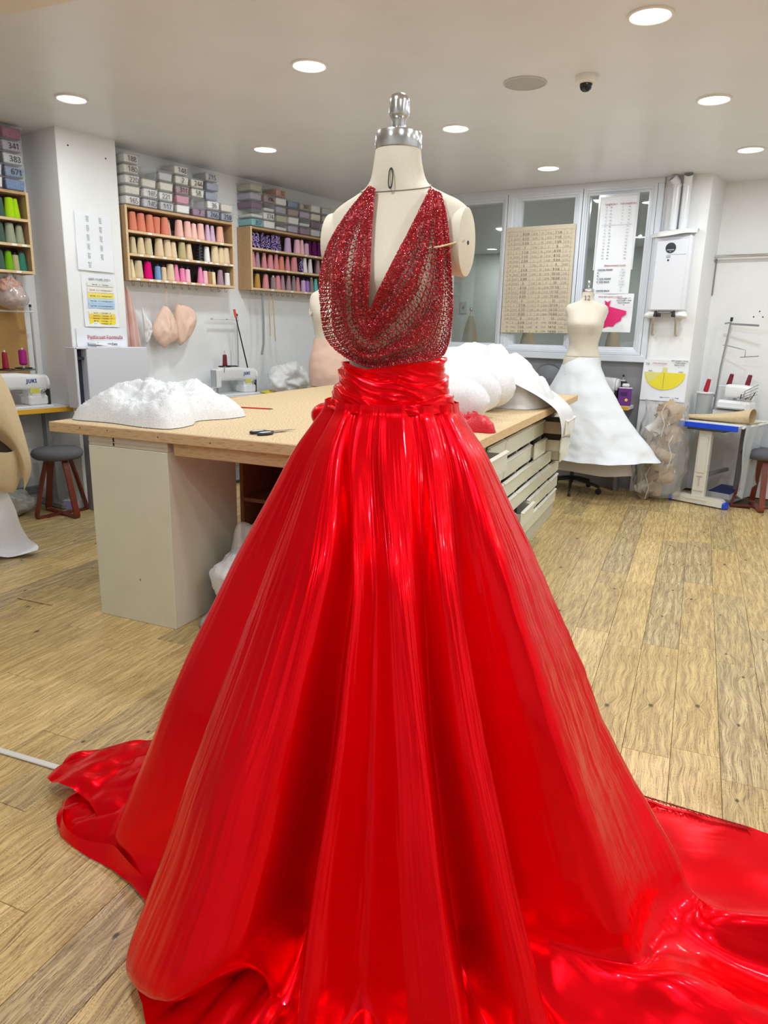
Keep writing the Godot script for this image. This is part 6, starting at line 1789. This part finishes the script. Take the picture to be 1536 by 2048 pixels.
func build_main_form(B: Transform3D) -> void:
	var t := thing("dress_form", "cream linen dress form marked 0 with chrome neck cap, inside the red gown", "dress form", B)
	var lin := tex_mat("form linen fine", 0.2, [c8(214, 206, 188), c8(230, 223, 207), c8(222, 214, 197)], Vector3.ONE * 4.0, 0.85, 0.02)
	var ys := [0.95, 1.1, 1.175, 1.24, 1.28, 1.33, 1.38, 1.43, 1.46, 1.5, 1.54, 1.58, 1.603, 1.622, 1.637, 1.652, 1.67, 1.7, 1.727]
	var a := [0.155, 0.15, 0.13, 0.107, 0.105, 0.115, 0.126, 0.133, 0.135, 0.138, 0.152, 0.163, 0.161, 0.138, 0.106, 0.076, 0.061, 0.053, 0.049]
	var b := [0.115, 0.115, 0.1, 0.085, 0.083, 0.09, 0.1, 0.105, 0.105, 0.098, 0.088, 0.075, 0.07, 0.064, 0.06, 0.057, 0.054, 0.05, 0.048]
	var oz := [0, 0, 0, 0, 0, 0.004, 0.012, 0.02, 0.022, 0.014, 0.004, -0.004, -0.01, -0.012, -0.012, -0.008, -0.004, 0, 0]
	var ox := []
	ox.resize(19)
	ox.fill(0.0)
	var rows := form_rows(ys, a, b, ox, oz, 72)
	for r in rows.size():
		for c in 72:
			var p: Vector3 = rows[r][c]
			if p.z > 0.02:
				for s in [-1.0, 1.0]:
					var d := Vector2((p.x - s * 0.062) / 0.052, (p.y - 1.455) / 0.06)
					p.z += 0.03 * exp(-d.length_squared())
			rows[r][c] = p
	var torso := part("torso", MB.new().grid(rows, true, true).done(), lin, t)
	for s in [-1.0, 1.0]:
		var pl_ := part("arm_plate", MB.new().lathe([V2(0.0001, -0.03), V2(0.062, -0.03), V2(0.067, 0.0), V2(0.066, 0.006), V2(0.06, 0.009), V2(0.0001, 0.013)], 40, Transform3D(Basis(V3(0, 0, 1), -s * PI / 2) * Basis.from_scale(V3(1.06, 1, 0.82)), V3(s * 0.158, 1.535, -0.004)), 1.0, 1.0).done(), lin, t)
		part("pin_hole", MB.new().lathe([V2(0.0045, 0.0), V2(0.004, 0.0012), V2(0.0001, 0.0012)], 12, Transform3D(Basis(V3(0, 0, 1), -s * PI / 2), V3(s * 0.1705, 1.533, 0.006))).done(), mat("clamp black", Color.BLACK), pl_)
	# seams: neck base, tape under the arm
	var ring := []
	for k in 49:
		var w := TAU * k / 48.0
		var yy := 1.653 - 0.017 * sin(w)
		ring.append(V3((pick(ys, a, yy) + 0.0004) * cos(w), yy, pick(ys, oz, yy) + (pick(ys, b, yy) + 0.0004) * sin(w)))
	part("neck_seam", MB.new().tube(ring, 0.0012, 6, -1, false).done(), mat("seam tan", Color.WHITE), torso)
	part("waist_tape", MB.new().tube([V3(0.171, 1.535, 0.03), V3(0.155, 1.527, 0.055), V3(0.135, 1.518, 0.08), V3(0.1, 1.512, 0.1)], 0.0022, 6).done(), mat("tape cream", c8(226, 208, 166), 0.7), torso)
	var ch := mat("cap chrome bright", c8(206, 209, 214), 0.22, 1.0)
	var cap := part("neck_cap", MB.new().lathe([V2(0.0495, 1.726), V2(0.0505, 1.728), V2(0.0505, 1.757), V2(0.0495, 1.7595), V2(0.03, 1.762), V2(0.0001, 1.7625)], 48).done(), ch, t)
	part("finial_stem", MB.new().lathe([V2(0.0155, 1.762), V2(0.0148, 1.766), V2(0.0148, 1.784), V2(0.0175, 1.7875)], 28).done(), ch, cap)
	part("finial", MB.new().lathe([V2(0.0175, 1.7875), V2(0.0215, 1.793), V2(0.0222, 1.798), V2(0.0222, 1.818), V2(0.0212, 1.8255), V2(0.0175, 1.832), V2(0.011, 1.836), V2(0.0001, 1.8375)], 32).done(), ch, cap)
	part("cap_joint", MB.new().lathe([V2(0.0165, 1.7615), V2(0.0165, 1.765), V2(0.0001, 1.765)], 24).done(), mat("clamp black", Color.BLACK), cap)
	text("0", 0.041, mat("print black", c8(30, 30, 34), 0.6), t, Transform3D(Basis(V3(0, 1, 0), 0.05) * Basis(V3(1, 0, 0), -0.1) * Basis.from_scale(V3(0.42, 1.0, 1.0)), V3(0.008, 1.6585, 0.0545)), "printed_number")
	part("pole", MB.new().tube([V3(0, 0.05, 0), V3(0, 1.0, 0)], 0.017, 14).done(), mat("stand black", c8(34, 34, 38), 0.4), t)
	part("base", MB.new().lathe([V2(0.0001, 0.004), V2(0.2, 0.004), V2(0.2, 0.02), V2(0.05, 0.04), V2(0.018, 0.06)], 32).done(), mat("stand black", Color.BLACK), t)

# folds: angles at y 1.15, 0.9, 0.6, 0.3, 0.1; fold depth; then two floor stations (radius, height)
const FOLDS := [
	[-176, -176, -176, -176, -176, 0.05, 0.74, 0.03, 1.0, 0.012],
	[-160, -160, -160, -160, -160, -0.05, 0.70, 0.015, 0.95, 0.012],
	[-140, -140, -140, -140, -140, 0.05, 0.74, 0.03, 0.86, 0.012],
	[-122, -122, -122, -122, -122, -0.05, 0.69, 0.015, 0.8, 0.012],
	[-108, -108, -108, -108, -108, 0.03, 0.70, 0.02, 0.76, 0.012],
	[-94, -94, -94, -93, -92, 0.0, 0.68, 0.02, 0.74, 0.012],
	[-80, -80, -80, -80, -80, 0.05, 0.69, 0.02, 0.73, 0.012],
	[-66, -62, -62, -62, -64, -0.10, 0.62, 0.02, 0.60, 0.008],
	[-58, -55, -56, -57, -57, -0.17, 0.60, 0.02, 0.55, 0.006],
	[-53, -49, -49, -50, -50, 0.03, 0.685, 0.022, 0.57, 0.006],
	[-48, -41, -40, -41, -43, 0.08, 0.705, 0.035, 0.60, 0.012],
	[-40, -29, -28, -30, -32, 0.085, 0.70, 0.095, 0.58, 0.04],
	[-36, -21, -21, -22, -23.5, 0.01, 0.63, 0.155, 0.53, 0.07],
	[-32, -15, -16.5, -17.5, -19, -0.17, 0.6, 0.07, 0.62, 0.02],
	[-26, -11.0, -10.2, -12, -12, 0.05, 0.73, 0.03, 0.80, 0.012],
	[-16, -5, -3, -2.8, -3, -0.05, 0.70, 0.02, 0.78, 0.012],
	[-8, 0, 3, 4.5, 6, 0.035, 0.72, 0.03, 0.80, 0.012],
	[-2, 4, 8, 10.5, 12.5, 0.06, 0.74, 0.03, 0.82, 0.012],
	[8, 9, 11, 13.5, 16, 0.01, 0.72, 0.02, 0.80, 0.012],
	[18, 15.2, 14.8, 17.5, 19.8, -0.12, 0.68, 0.02, 0.78, 0.012],
	[24, 18.7, 18.3, 21.4, 23.5, 0.02, 0.72, 0.02, 0.80, 0.012],
	[31, 23.5, 23.2, 26, 28, 0.035, 0.73, 0.03, 0.80, 0.012],
	[36, 26.0, 25.8, 28.4, 30.2, 0.0, 0.70, 0.03, 0.78, 0.012],
	[42, 34, 32.0, 33.2, 34.6, -0.19, 0.62, 0.02, 0.76, 0.012],
	[46, 40.5, 38.5, 40, 42, -0.09, 0.70, 0.04, 0.86, 0.012],
	[52, 46, 45, 48, 49, 0.05, 0.80, 0.09, 1.05, 0.02, 50, 52, 0.02],
	[62, 58, 57, 58, 56, 0.035, 0.85, 0.05, 1.2, 0.02, 57, 59, 0.05],
	[72, 70, 70, 70, 64, 0.035, 0.87, 0.035, 1.3, 0.02, 62.5, 66, 0.08],
	[82, 80, 79, 78.5, 71, 0.055, 0.895, 0.10, 1.36, 0.15, 67, 72.5, 0.13],
	[90, 88, 87, 86, 79, -0.04, 0.88, 0.012, 1.32, 0.02, 73.5, 78, 0.03],
	[100, 99, 97, 96, 92, -0.05, 0.80, 0.02, 1.2, 0.014, 87, 87, 0.0],
	[106, 104, 103, 101, 98, -0.03, 0.76, 0.02, 1.03, 0.014, 95, 93.5, 0.0],
	[112, 110, 108, 106, 104, 0.03, 0.72, 0.02, 0.79, 0.014],
	[128, 126, 125, 124, 122, -0.04, 0.68, 0.015, 0.74, 0.012],
	[146, 146, 146, 146, 146, 0.05, 0.72, 0.03, 0.84, 0.012],
	[166, 166, 166, 166, 166, -0.05, 0.70, 0.015, 0.95, 0.012]]

func base_radius(y: float) -> float:
	var ys := [0.05, 0.15, 0.3, 0.45, 0.6, 0.84, 1.06, 1.12, 1.175]
	var rs := [0.652, 0.613, 0.553, 0.5, 0.44, 0.335, 0.228, 0.19, 0.154]
	for i in 8:
		if y <= ys[i + 1]:
			return lerpf(rs[i], rs[i + 1], clampf((y - ys[i]) / (ys[i + 1] - ys[i]), 0.0, 1.0))
	return 0.154

func pick(xs: Array, ys: Array, x: float) -> float:
	for i in xs.size() - 1:
		if (x - xs[i]) * (x - xs[i + 1]) <= 0.0:
			return lerpf(ys[i], ys[i + 1], (x - xs[i]) / (xs[i + 1] - xs[i]))
	return ys[0] if absf(x - xs[0]) < absf(x - xs[xs.size() - 1]) else ys[ys.size() - 1]

func build_skirt(t: Node3D, satin: Material) -> void:
	var levels := [1.19, 1.168, 1.13, 1.07, 0.97, 0.84, 0.7, 0.56, 0.42, 0.29, 0.17, 0.075]
	var rows := []
	for y in levels:
		var row := PackedVector3Array()
		for f in FOLDS:
			var phi := deg_to_rad(pick([1.15, 0.9, 0.6, 0.3, 0.1], [f[0], f[1], f[2], f[3], f[4]], y))
			var s: float = pick([0.0, 0.5, 0.8, 1.0, 1.1, 1.18], [1.0, 0.95, 0.7, 0.5, 0.38, 0.25], y)
			var r: float = base_radius(y) * (1.0 + f[5] * s * 1.65)
			if f.size() > 12: r *= 1.0 + f[12] * smoothstep(0.45, 0.06, y)
			var flat: float = lerpf(1.0, 0.82, clampf((y - 0.9) / 0.28, 0.0, 1.0))
			var lift := 0.0
			if f[4] > -51 and f[4] < -11: lift = pick([-50, -43, -32, -23.5, -19, -12], [0.0, 0.01, 0.06, 0.14, 0.05, 0.0], f[4])
			row.append(V3(r * sin(phi), lift + y * (1.0 - lift / 1.18), r * cos(phi) * flat))
		rows.append(row)
	for st in 2:
		var row := PackedVector3Array()
		for f in FOLDS:
			var phi := deg_to_rad(f[4])
			if f.size() > 10: phi = deg_to_rad(f[10 + st])
			row.append(V3(f[6 + st * 2] * sin(phi), f[7 + st * 2], f[6 + st * 2] * cos(phi)))
		rows.append(row)
	var g := smooth_sheet(rows, 11, 26, true)
	var n1 := noise(1.0, 3, 5)
	var n2 := noise(1.0, 2, 17)
	var out := []
	var R := g.size()
	var Cn: int = g[0].size()
	for r in R:
		var v := r / float(R - 1)
		var row := PackedVector3Array()
		for c in Cn:
			var p: Vector3 = g[r][c]
			var rad := Vector2(p.x, p.z).length()
			var u := c / float(Cn) * TAU
			# long soft creases running down, and finer puckers near the waist
			var w := 0.0045 * n1.get_noise_3d(cos(u) * 5.0, sin(u) * 5.0, p.y * 1.1) + 0.0016 * n2.get_noise_3d(cos(u) * 16.0, sin(u) * 16.0, p.y * 2.2)
			w += 0.004 * exp(-pow((p.y - 1.13) / 0.05, 2.0)) * n2.get_noise_3d(cos(u) * 9.0, sin(u) * 9.0, p.y * 6.0)
			var cz := n2.get_noise_3d(cos(u) * 34.0 + 5.0, sin(u) * 34.0, p.y * 1.3)
			w += 0.0017 * maxf(0.0, 1.0 - absf(cz) * 5.0)
			var right := clampf((sin(u + deg_to_rad(-176)) - 0.5) * 2.0, 0.0, 1.0)
			w += 0.004 * right * n2.get_noise_3d(p.x * 9.0, p.y * 16.0, p.z * 5.0) * smoothstep(1.1, 0.8, p.y)
			w = lerpf(0.006 * n2.get_noise_2d(p.x * 4.0, p.z * 4.0) + 0.0012 * n1.get_noise_2d(p.x * 11.0 + 7.0, p.z * 11.0), w, smoothstep(0.02, 0.16, p.y))
			var amp := smoothstep(1.18, 1.05, p.y)
			var d := V3(p.x, 0, p.z).normalized() if p.y > 0.07 else V3(0, 1, 0)
			p += d * w * maxf(amp, 0.35) * clampf(rad * 2.0, 0.4, 1.0)
			p.y = maxf(p.y, 0.004)
			row.append(p)
		out.append(row)
	part("skirt", MB.new().grid(out, true, false).done(), satin, t)
	# the flounce that shows on the floor under the left front fold
	var fl := []
	for i in 9:
		var s := i / 8.0
		var row := PackedVector3Array()
		for k in 61:
			var q := k / 60.0
			var phi := deg_to_rad(lerpf(-47.0, 4.0, q))
			var ro := pick([0.0, 0.1, 0.25, 0.5, 0.75, 1.0], [0.70, 0.715, 0.755, 0.80, 0.84, 0.84], q)
			var r := lerpf(0.5, ro, s)
			row.append(V3(r * sin(phi), 0.006 + 0.07 * (1.0 - s) * (1.0 - s) + 0.014 * absf(sin(q * 26.0 + s * 2.0)) * sin(PI * clampf(s, 0.05, 0.95)) + 0.03 * sin(PI * s) * smoothstep(0.12, 0.4, q), r * cos(phi)))
		fl.append(row)
	part("hem_flounce", MB.new().grid(fl, false, true).done(), satin, t)
	# the left end of the train, folded over on itself
	part("train_fold", cloth_patch([V3(-0.60, 0.02, 0.18), V3(-0.70, 0.018, 0.13), V3(-0.78, 0.022, 0.09), V3(-0.875, 0.02, 0.03), V3(-0.905, 0.018, -0.03), V3(-0.9, 0.03, -0.10)], [V3(-0.52, 0.11, 0.12), V3(-0.58, 0.12, 0.07), V3(-0.64, 0.10, 0.03), V3(-0.72, 0.06, -0.01), V3(-0.80, 0.045, -0.06), V3(-0.86, 0.05, -0.13)], [V3(-0.40, 0.16, 0.05), V3(-0.46, 0.18, 0.0), V3(-0.52, 0.17, -0.06), V3(-0.6, 0.15, -0.1), V3(-0.7, 0.12, -0.16), V3(-0.78, 0.09, -0.2)], 3), satin, t)
	part("train_fold", cloth_patch([V3(-0.70, 0.02, 0.07), V3(-0.77, 0.045, 0.02), V3(-0.84, 0.06, -0.05), V3(-0.93, 0.06, -0.10), V3(-0.985, 0.045, -0.145), V3(-1.0, 0.03, -0.165)], [V3(-0.60, 0.10, 0.0), V3(-0.68, 0.095, -0.05), V3(-0.76, 0.09, -0.11), V3(-0.85, 0.08, -0.17), V3(-0.93, 0.06, -0.21), V3(-0.98, 0.045, -0.2)], [V3(-0.52, 0.16, -0.12), V3(-0.58, 0.15, -0.18), V3(-0.66, 0.13, -0.23), V3(-0.74, 0.11, -0.26), V3(-0.85, 0.085, -0.25), V3(-0.96, 0.05, -0.215)], 7), satin, t)
	part("train_fold", cloth_patch([V3(-0.74, 0.02, -0.18), V3(-0.82, 0.02, -0.2), V3(-0.9, 0.02, -0.22), V3(-0.97, 0.018, -0.235), V3(-1.0, 0.015, -0.25)], [V3(-0.72, 0.05, -0.26), V3(-0.8, 0.045, -0.28), V3(-0.88, 0.045, -0.3), V3(-0.95, 0.04, -0.29), V3(-0.985, 0.03, -0.29)], [V3(-0.70, 0.02, -0.40), V3(-0.79, 0.02, -0.385), V3(-0.86, 0.012, -0.37), V3(-0.9, 0.02, -0.33), V3(-0.975, 0.014, -0.31)], 9), satin, t)
	# the turned-up hem band along its near edge
	var band := []
	for k in 25:
		var q := k / 24.0
		var e := spline(PackedVector3Array([V3(-0.9, 0.0, -0.03), V3(-0.87, 0.0, 0.04), V3(-0.78, 0.0, 0.11), V3(-0.68, 0.0, 0.165), V3(-0.57, 0.0, 0.24)]), 6)
		band.append(e[k])
	var br := []
	for i in 5:
		var row := PackedVector3Array()
		for k in 25:
			row.append(band[k] + V3(0.0 + 0.012 * sin(k * 0.5) * i / 4.0, 0.005 + 0.052 * (i / 4.0) * (0.75 + 0.25 * sin(k * 0.42)), -0.02 * i / 4.0))
		br.append(row)
	part("hem_band", MB.new().grid(br, false, true).done(), satin, t)
	# gathered stitching along the train's cut edge on the right
	var ed := MB.new()
	for k in 90:
		var q := k / 89.0
		var p := V3(lerpf(0.765, 1.03, q), 0.02, lerpf(-0.186, -0.05, q))
		ed.tube([p, p + V3(0.004 + 0.004 * sin(k * 2.1), 0.004, 0.016 + 0.006 * sin(k * 1.3))], 0.0016, 4)
	var eo := part("gathered_edge", ed.done(), mat("edge thread", c8(150, 4, 18), 0.5), t)
	eo.set_meta("kind", "stuff")

# a draped patch between three edge curves (near, middle, far)
func cloth_patch(a: Array, b: Array, c: Array, seed_: int) -> ArrayMesh:
	var g := smooth_sheet([a, b, c], 14, 12)
	var f := noise(7.0, 2, seed_)
	var out := []
	for r in g.size():
		var row := PackedVector3Array()
		for p in g[r]:
			row.append(p + V3(0, 0.012 * f.get_noise_3d(p.x, p.y, p.z * 1.6), 0))
		out.append(row)
	return MB.new().grid(out, false, true).done()

func build_sash(t: Node3D, satin: Material) -> void:
	var f := noise(5.0, 2, 6)
	var rows := []
	var N := 160
	for r in 61:
		var v := r / 60.0
		var row := PackedVector3Array()
		for c in N:
			var a := TAU * c / N
			var front := cos(a)
			# top edge rises to the right, dips at the left front; lower edge level
			var top := 1.283 + 0.008 * sin(a) - 0.014 * exp(-pow((a - TAU + 0.45) / 0.35, 2.0)) - 0.014 * exp(-pow((a + 0.0 + 0.45) / 0.35, 2.0))
			var bot := 1.172 - 0.004 * cos(a * 2.0)
			var y := lerpf(bot, top, v)
			var ax := pick([0.0, 0.25, 0.5, 0.75, 1.0], [0.150, 0.137, 0.126, 0.119, 0.119], v)
			var az := ax * 0.83
			var sl := 0.34 * sin(a + 0.6) + 0.05 * sin(a * 2.0 + 1.0)
			var ph := v * 2.6 + sl + 0.35 * f.get_noise_3d(cos(a) * 0.14, v * 0.3, sin(a) * 0.14)
			var w := ph - floorf(ph)
			var fold := 0.011 * pow(w, 0.7) * (1.0 - smoothstep(0.86, 1.0, w)) - 0.004
			var wr := 0.003 * f.get_noise_3d(cos(a) * 0.25, v * 0.7 + sin(a) * 0.3, sin(a) * 0.25) + 0.0028 * maxf(0.0, 1.0 - 3.0 * absf(f.get_noise_3d(cos(a) * 0.16 + 3.0, v * 0.75 + 0.3 * sin(a), sin(a) * 0.16)))
			row.append(V3((ax + fold + wr) * sin(a), y, (az + fold + wr) * front))
		rows.append(row)
	part("sash", MB.new().grid(rows, true, false, 1.0, 1.0).done(), satin, t)
	# the loop of the bow that shows at the back on the left
	part("bow_loop", pillow(pl([-0.11, 1.175, -0.15, 1.178, -0.182, 1.168, -0.197, 1.148, -0.19, 1.125, -0.172, 1.108, -0.15, 1.126, -0.11, 1.146]), 0.028, 5, 0.012, 0.6, 22.0), satin, t, at(V3(0, 0, -0.06)))
	part("bow_knot", lump(V3(0.04, 0.03, 0.035), 0.008, 20.0, 3, -2.0, 28), satin, t, at(V3(-0.12, 1.145, -0.07)))

func build_bodice(t: Node3D) -> void:
	var ctrl := [
		[V3(-0.047, 1.641, 0.039), V3(-0.049, 1.586, 0.062), V3(-0.050, 1.532, 0.096), V3(-0.050, 1.479, 0.134), V3(-0.051, 1.434, 0.140), V3(-0.052, 1.404, 0.124), V3(-0.048, 1.388, 0.117), V3(-0.034, 1.421, 0.144), V3(-0.017, 1.456, 0.165), V3(0.001, 1.496, 0.145), V3(0.023, 1.542, 0.120), V3(0.044, 1.588, 0.099), V3(0.057, 1.615, 0.087), V3(0.068, 1.640, 0.069)],
		[V3(-0.049, 1.642, 0.037), V3(-0.059, 1.588, 0.056), V3(-0.066, 1.532, 0.089), V3(-0.069, 1.476, 0.129), V3(-0.070, 1.425, 0.133), V3(-0.067, 1.381, 0.117), V3(-0.050, 1.357, 0.114), V3(-0.023, 1.388, 0.134), V3(0.001, 1.420, 0.155), V3(0.021, 1.458, 0.159), V3(0.041, 1.509, 0.137), V3(0.057, 1.568, 0.110), V3(0.065, 1.606, 0.093), V3(0.072, 1.637, 0.070)],
		[V3(-0.051, 1.644, 0.036), V3(-0.069, 1.590, 0.049), V3(-0.083, 1.532, 0.079), V3(-0.088, 1.473, 0.126), V3(-0.089, 1.418, 0.125), V3(-0.084, 1.361, 0.101), V3(-0.051, 1.328, 0.106), V3(-0.012, 1.356, 0.122), V3(0.019, 1.386, 0.134), V3(0.041, 1.421, 0.142), V3(0.059, 1.477, 0.142), V3(0.070, 1.549, 0.117), V3(0.074, 1.598, 0.098), V3(0.077, 1.635, 0.071)],
		[V3(-0.054, 1.645, 0.034), V3(-0.079, 1.593, 0.041), V3(-0.100, 1.534, 0.066), V3(-0.108, 1.471, 0.120), V3(-0.109, 1.413, 0.110), V3(-0.101, 1.345, 0.076), V3(-0.052, 1.305, 0.098), V3(-0.001, 1.327, 0.112), V3(0.038, 1.352, 0.116), V3(0.062, 1.384, 0.119), V3(0.078, 1.446, 0.133), V3(0.083, 1.530, 0.120), V3(0.083, 1.589, 0.102), V3(0.081, 1.632, 0.074)],
		[V3(-0.056, 1.647, 0.032), V3(-0.089, 1.595, 0.032), V3(-0.118, 1.536, 0.046), V3(-0.130, 1.471, 0.088), V3(-0.132, 1.412, 0.067), V3(-0.120, 1.332, 0.031), V3(-0.054, 1.287, 0.087), V3(0.010, 1.303, 0.105), V3(0.057, 1.320, 0.100), V3(0.085, 1.346, 0.093), V3(0.098, 1.416, 0.112), V3(0.096, 1.512, 0.117), V3(0.092, 1.581, 0.105), V3(0.086, 1.630, 0.076)],
		[V3(-0.058, 1.648, 0.029), V3(-0.100, 1.598, 0.022), V3(-0.137, 1.539, 0.016), V3(-0.158, 1.477, 0.000), V3(-0.158, 1.412, 0.000), V3(-0.139, 1.322, 0.000), V3(-0.055, 1.271, 0.075), V3(0.022, 1.280, 0.096), V3(0.077, 1.288, 0.081), V3(0.109, 1.307, 0.049), V3(0.120, 1.384, 0.077), V3(0.111, 1.494, 0.107), V3(0.101, 1.573, 0.107), V3(0.090, 1.627, 0.077)],
	]
	var NJ := 34
	var NT := 116
	# how the net is gathered: open stripes between dense folds
	var pos := [0.0]
	for j in NJ - 1:
		var q := j / float(NJ - 2)
		var open := 0.34 + 1.5 * exp(-pow((q - 0.52) / 0.05, 2.0)) + 0.9 * exp(-pow((q - 0.8) / 0.04, 2.0)) + 0.7 * exp(-pow((q - 0.27) / 0.04, 2.0))
		pos.append(pos[j] + open)
	var fine := smooth_sheet(ctrl, 24, 14)   # rows: across the strap, columns: along it
	var FR := fine.size()
	var FC: int = fine[0].size()
	var n1 := noise(1.0, 2, 8)
	var nodes := []
	for j in NJ:
		var w: float = pos[j] / pos[NJ - 1]
		var line := PackedVector3Array()
		for k in NT:
			var u := k / float(NT - 1)
			var ww := clampf(w + 0.035 * sin(w * PI) * n1.get_noise_2d(u * 4.0, w * 2.0), 0.0, 1.0)
			var fr := ww * (FR - 1)
			var fc := u * (FC - 1)
			var r0 := mini(int(fr), FR - 2)
			var c0 := mini(int(fc), FC - 2)
			var a: Vector3 = fine[r0][c0].lerp(fine[r0][c0 + 1], fc - c0)
			var b: Vector3 = fine[r0 + 1][c0].lerp(fine[r0 + 1][c0 + 1], fc - c0)
			var p := a.lerp(b, fr - r0)
			# folds of the cowl: ridges between the open stripes
			var fold := 0.5 + 0.5 * cos(TAU * (w * 4.0 + 0.02))
			var depth := 0.010 * sin(PI * clampf(u * 1.02, 0.0, 1.0)) + 0.002
			p += V3(p.x, 0, p.z + 0.05).normalized() * depth * fold
			line.append(p)
		nodes.append(line)
	# strands
	var st := MB.new()
	var spots := []
	for j in NJ:
		for k in NT:
			var p: Vector3 = nodes[j][k]
			for e in 2:
				if (e == 0 and k == NT - 1) or (e == 1 and j == NJ - 1): continue
				if e == 1 and (j + k) % 2: continue
				var q: Vector3 = nodes[j][k + 1] if e == 0 else nodes[j + 1][mini(k + 1, NT - 1)]
				var out_ := V3(p.x, 0, p.z + 0.05).normalized()
				var side := (q - p).cross(out_).normalized() * 0.0006
				st.quad(p - side, p + side, q + side, q - side)
				var n := 2 if e == 0 else maxi(1, int((q - p).length() / 0.004))
				for i in n:
					spots.append(p.lerp(q, (i + 0.5) / n) + out_ * 0.0008)
				if e == 1 and k > 0:
					var q2: Vector3 = nodes[j + 1][k - 1]
					var side2 := (q2 - p).cross(out_).normalized() * 0.0006
					st.quad(p - side2, p + side2, q2 + side2, q2 - side2)
					spots.append(p.lerp(q2, 0.5) + out_ * 0.0008)
	var net := part("net_bodice", st.done(), mat("net red", c8(120, 4, 18), 0.5), t)
	net.set_meta("kind", "stuff")
	var mm := MultiMesh.new()
	mm.transform_format = MultiMesh.TRANSFORM_3D
	mm.use_colors = true
	mm.mesh = bead_mesh()
	mm.instance_count = spots.size()
	for i in spots.size():
		var s := rng.randf_range(0.0015, 0.0025)
		var g := rng.randf()
		mm.set_instance_color(i, Color(0.2 + 0.42 * g, 0.002, 0.013) if g < 0.92 else Color(0.8, 0.16, 0.18))
		mm.set_instance_transform(i, Transform3D(Basis.from_euler(V3(rng.randf() * 6.0, rng.randf() * 6.0, 0)).scaled(V3(s, s, s)), spots[i]))
	var b := MultiMeshInstance3D.new()
	b.multimesh = mm
	var bm := mat("red bead", Color.WHITE, 0.08, 0.3, 0.7)
	bm.vertex_color_use_as_albedo = true
	b.material_override = bm
	b.name = "beads"
	b.set_meta("kind", "stuff")
	net.add_child(b)

func _ready() -> void:
	rng.seed = 7
	setup_view()
	build_lamps()
	build_floor()
	build_shell()
	build_racks()
	build_left()
	build_table()
	build_right()
	build_gown()
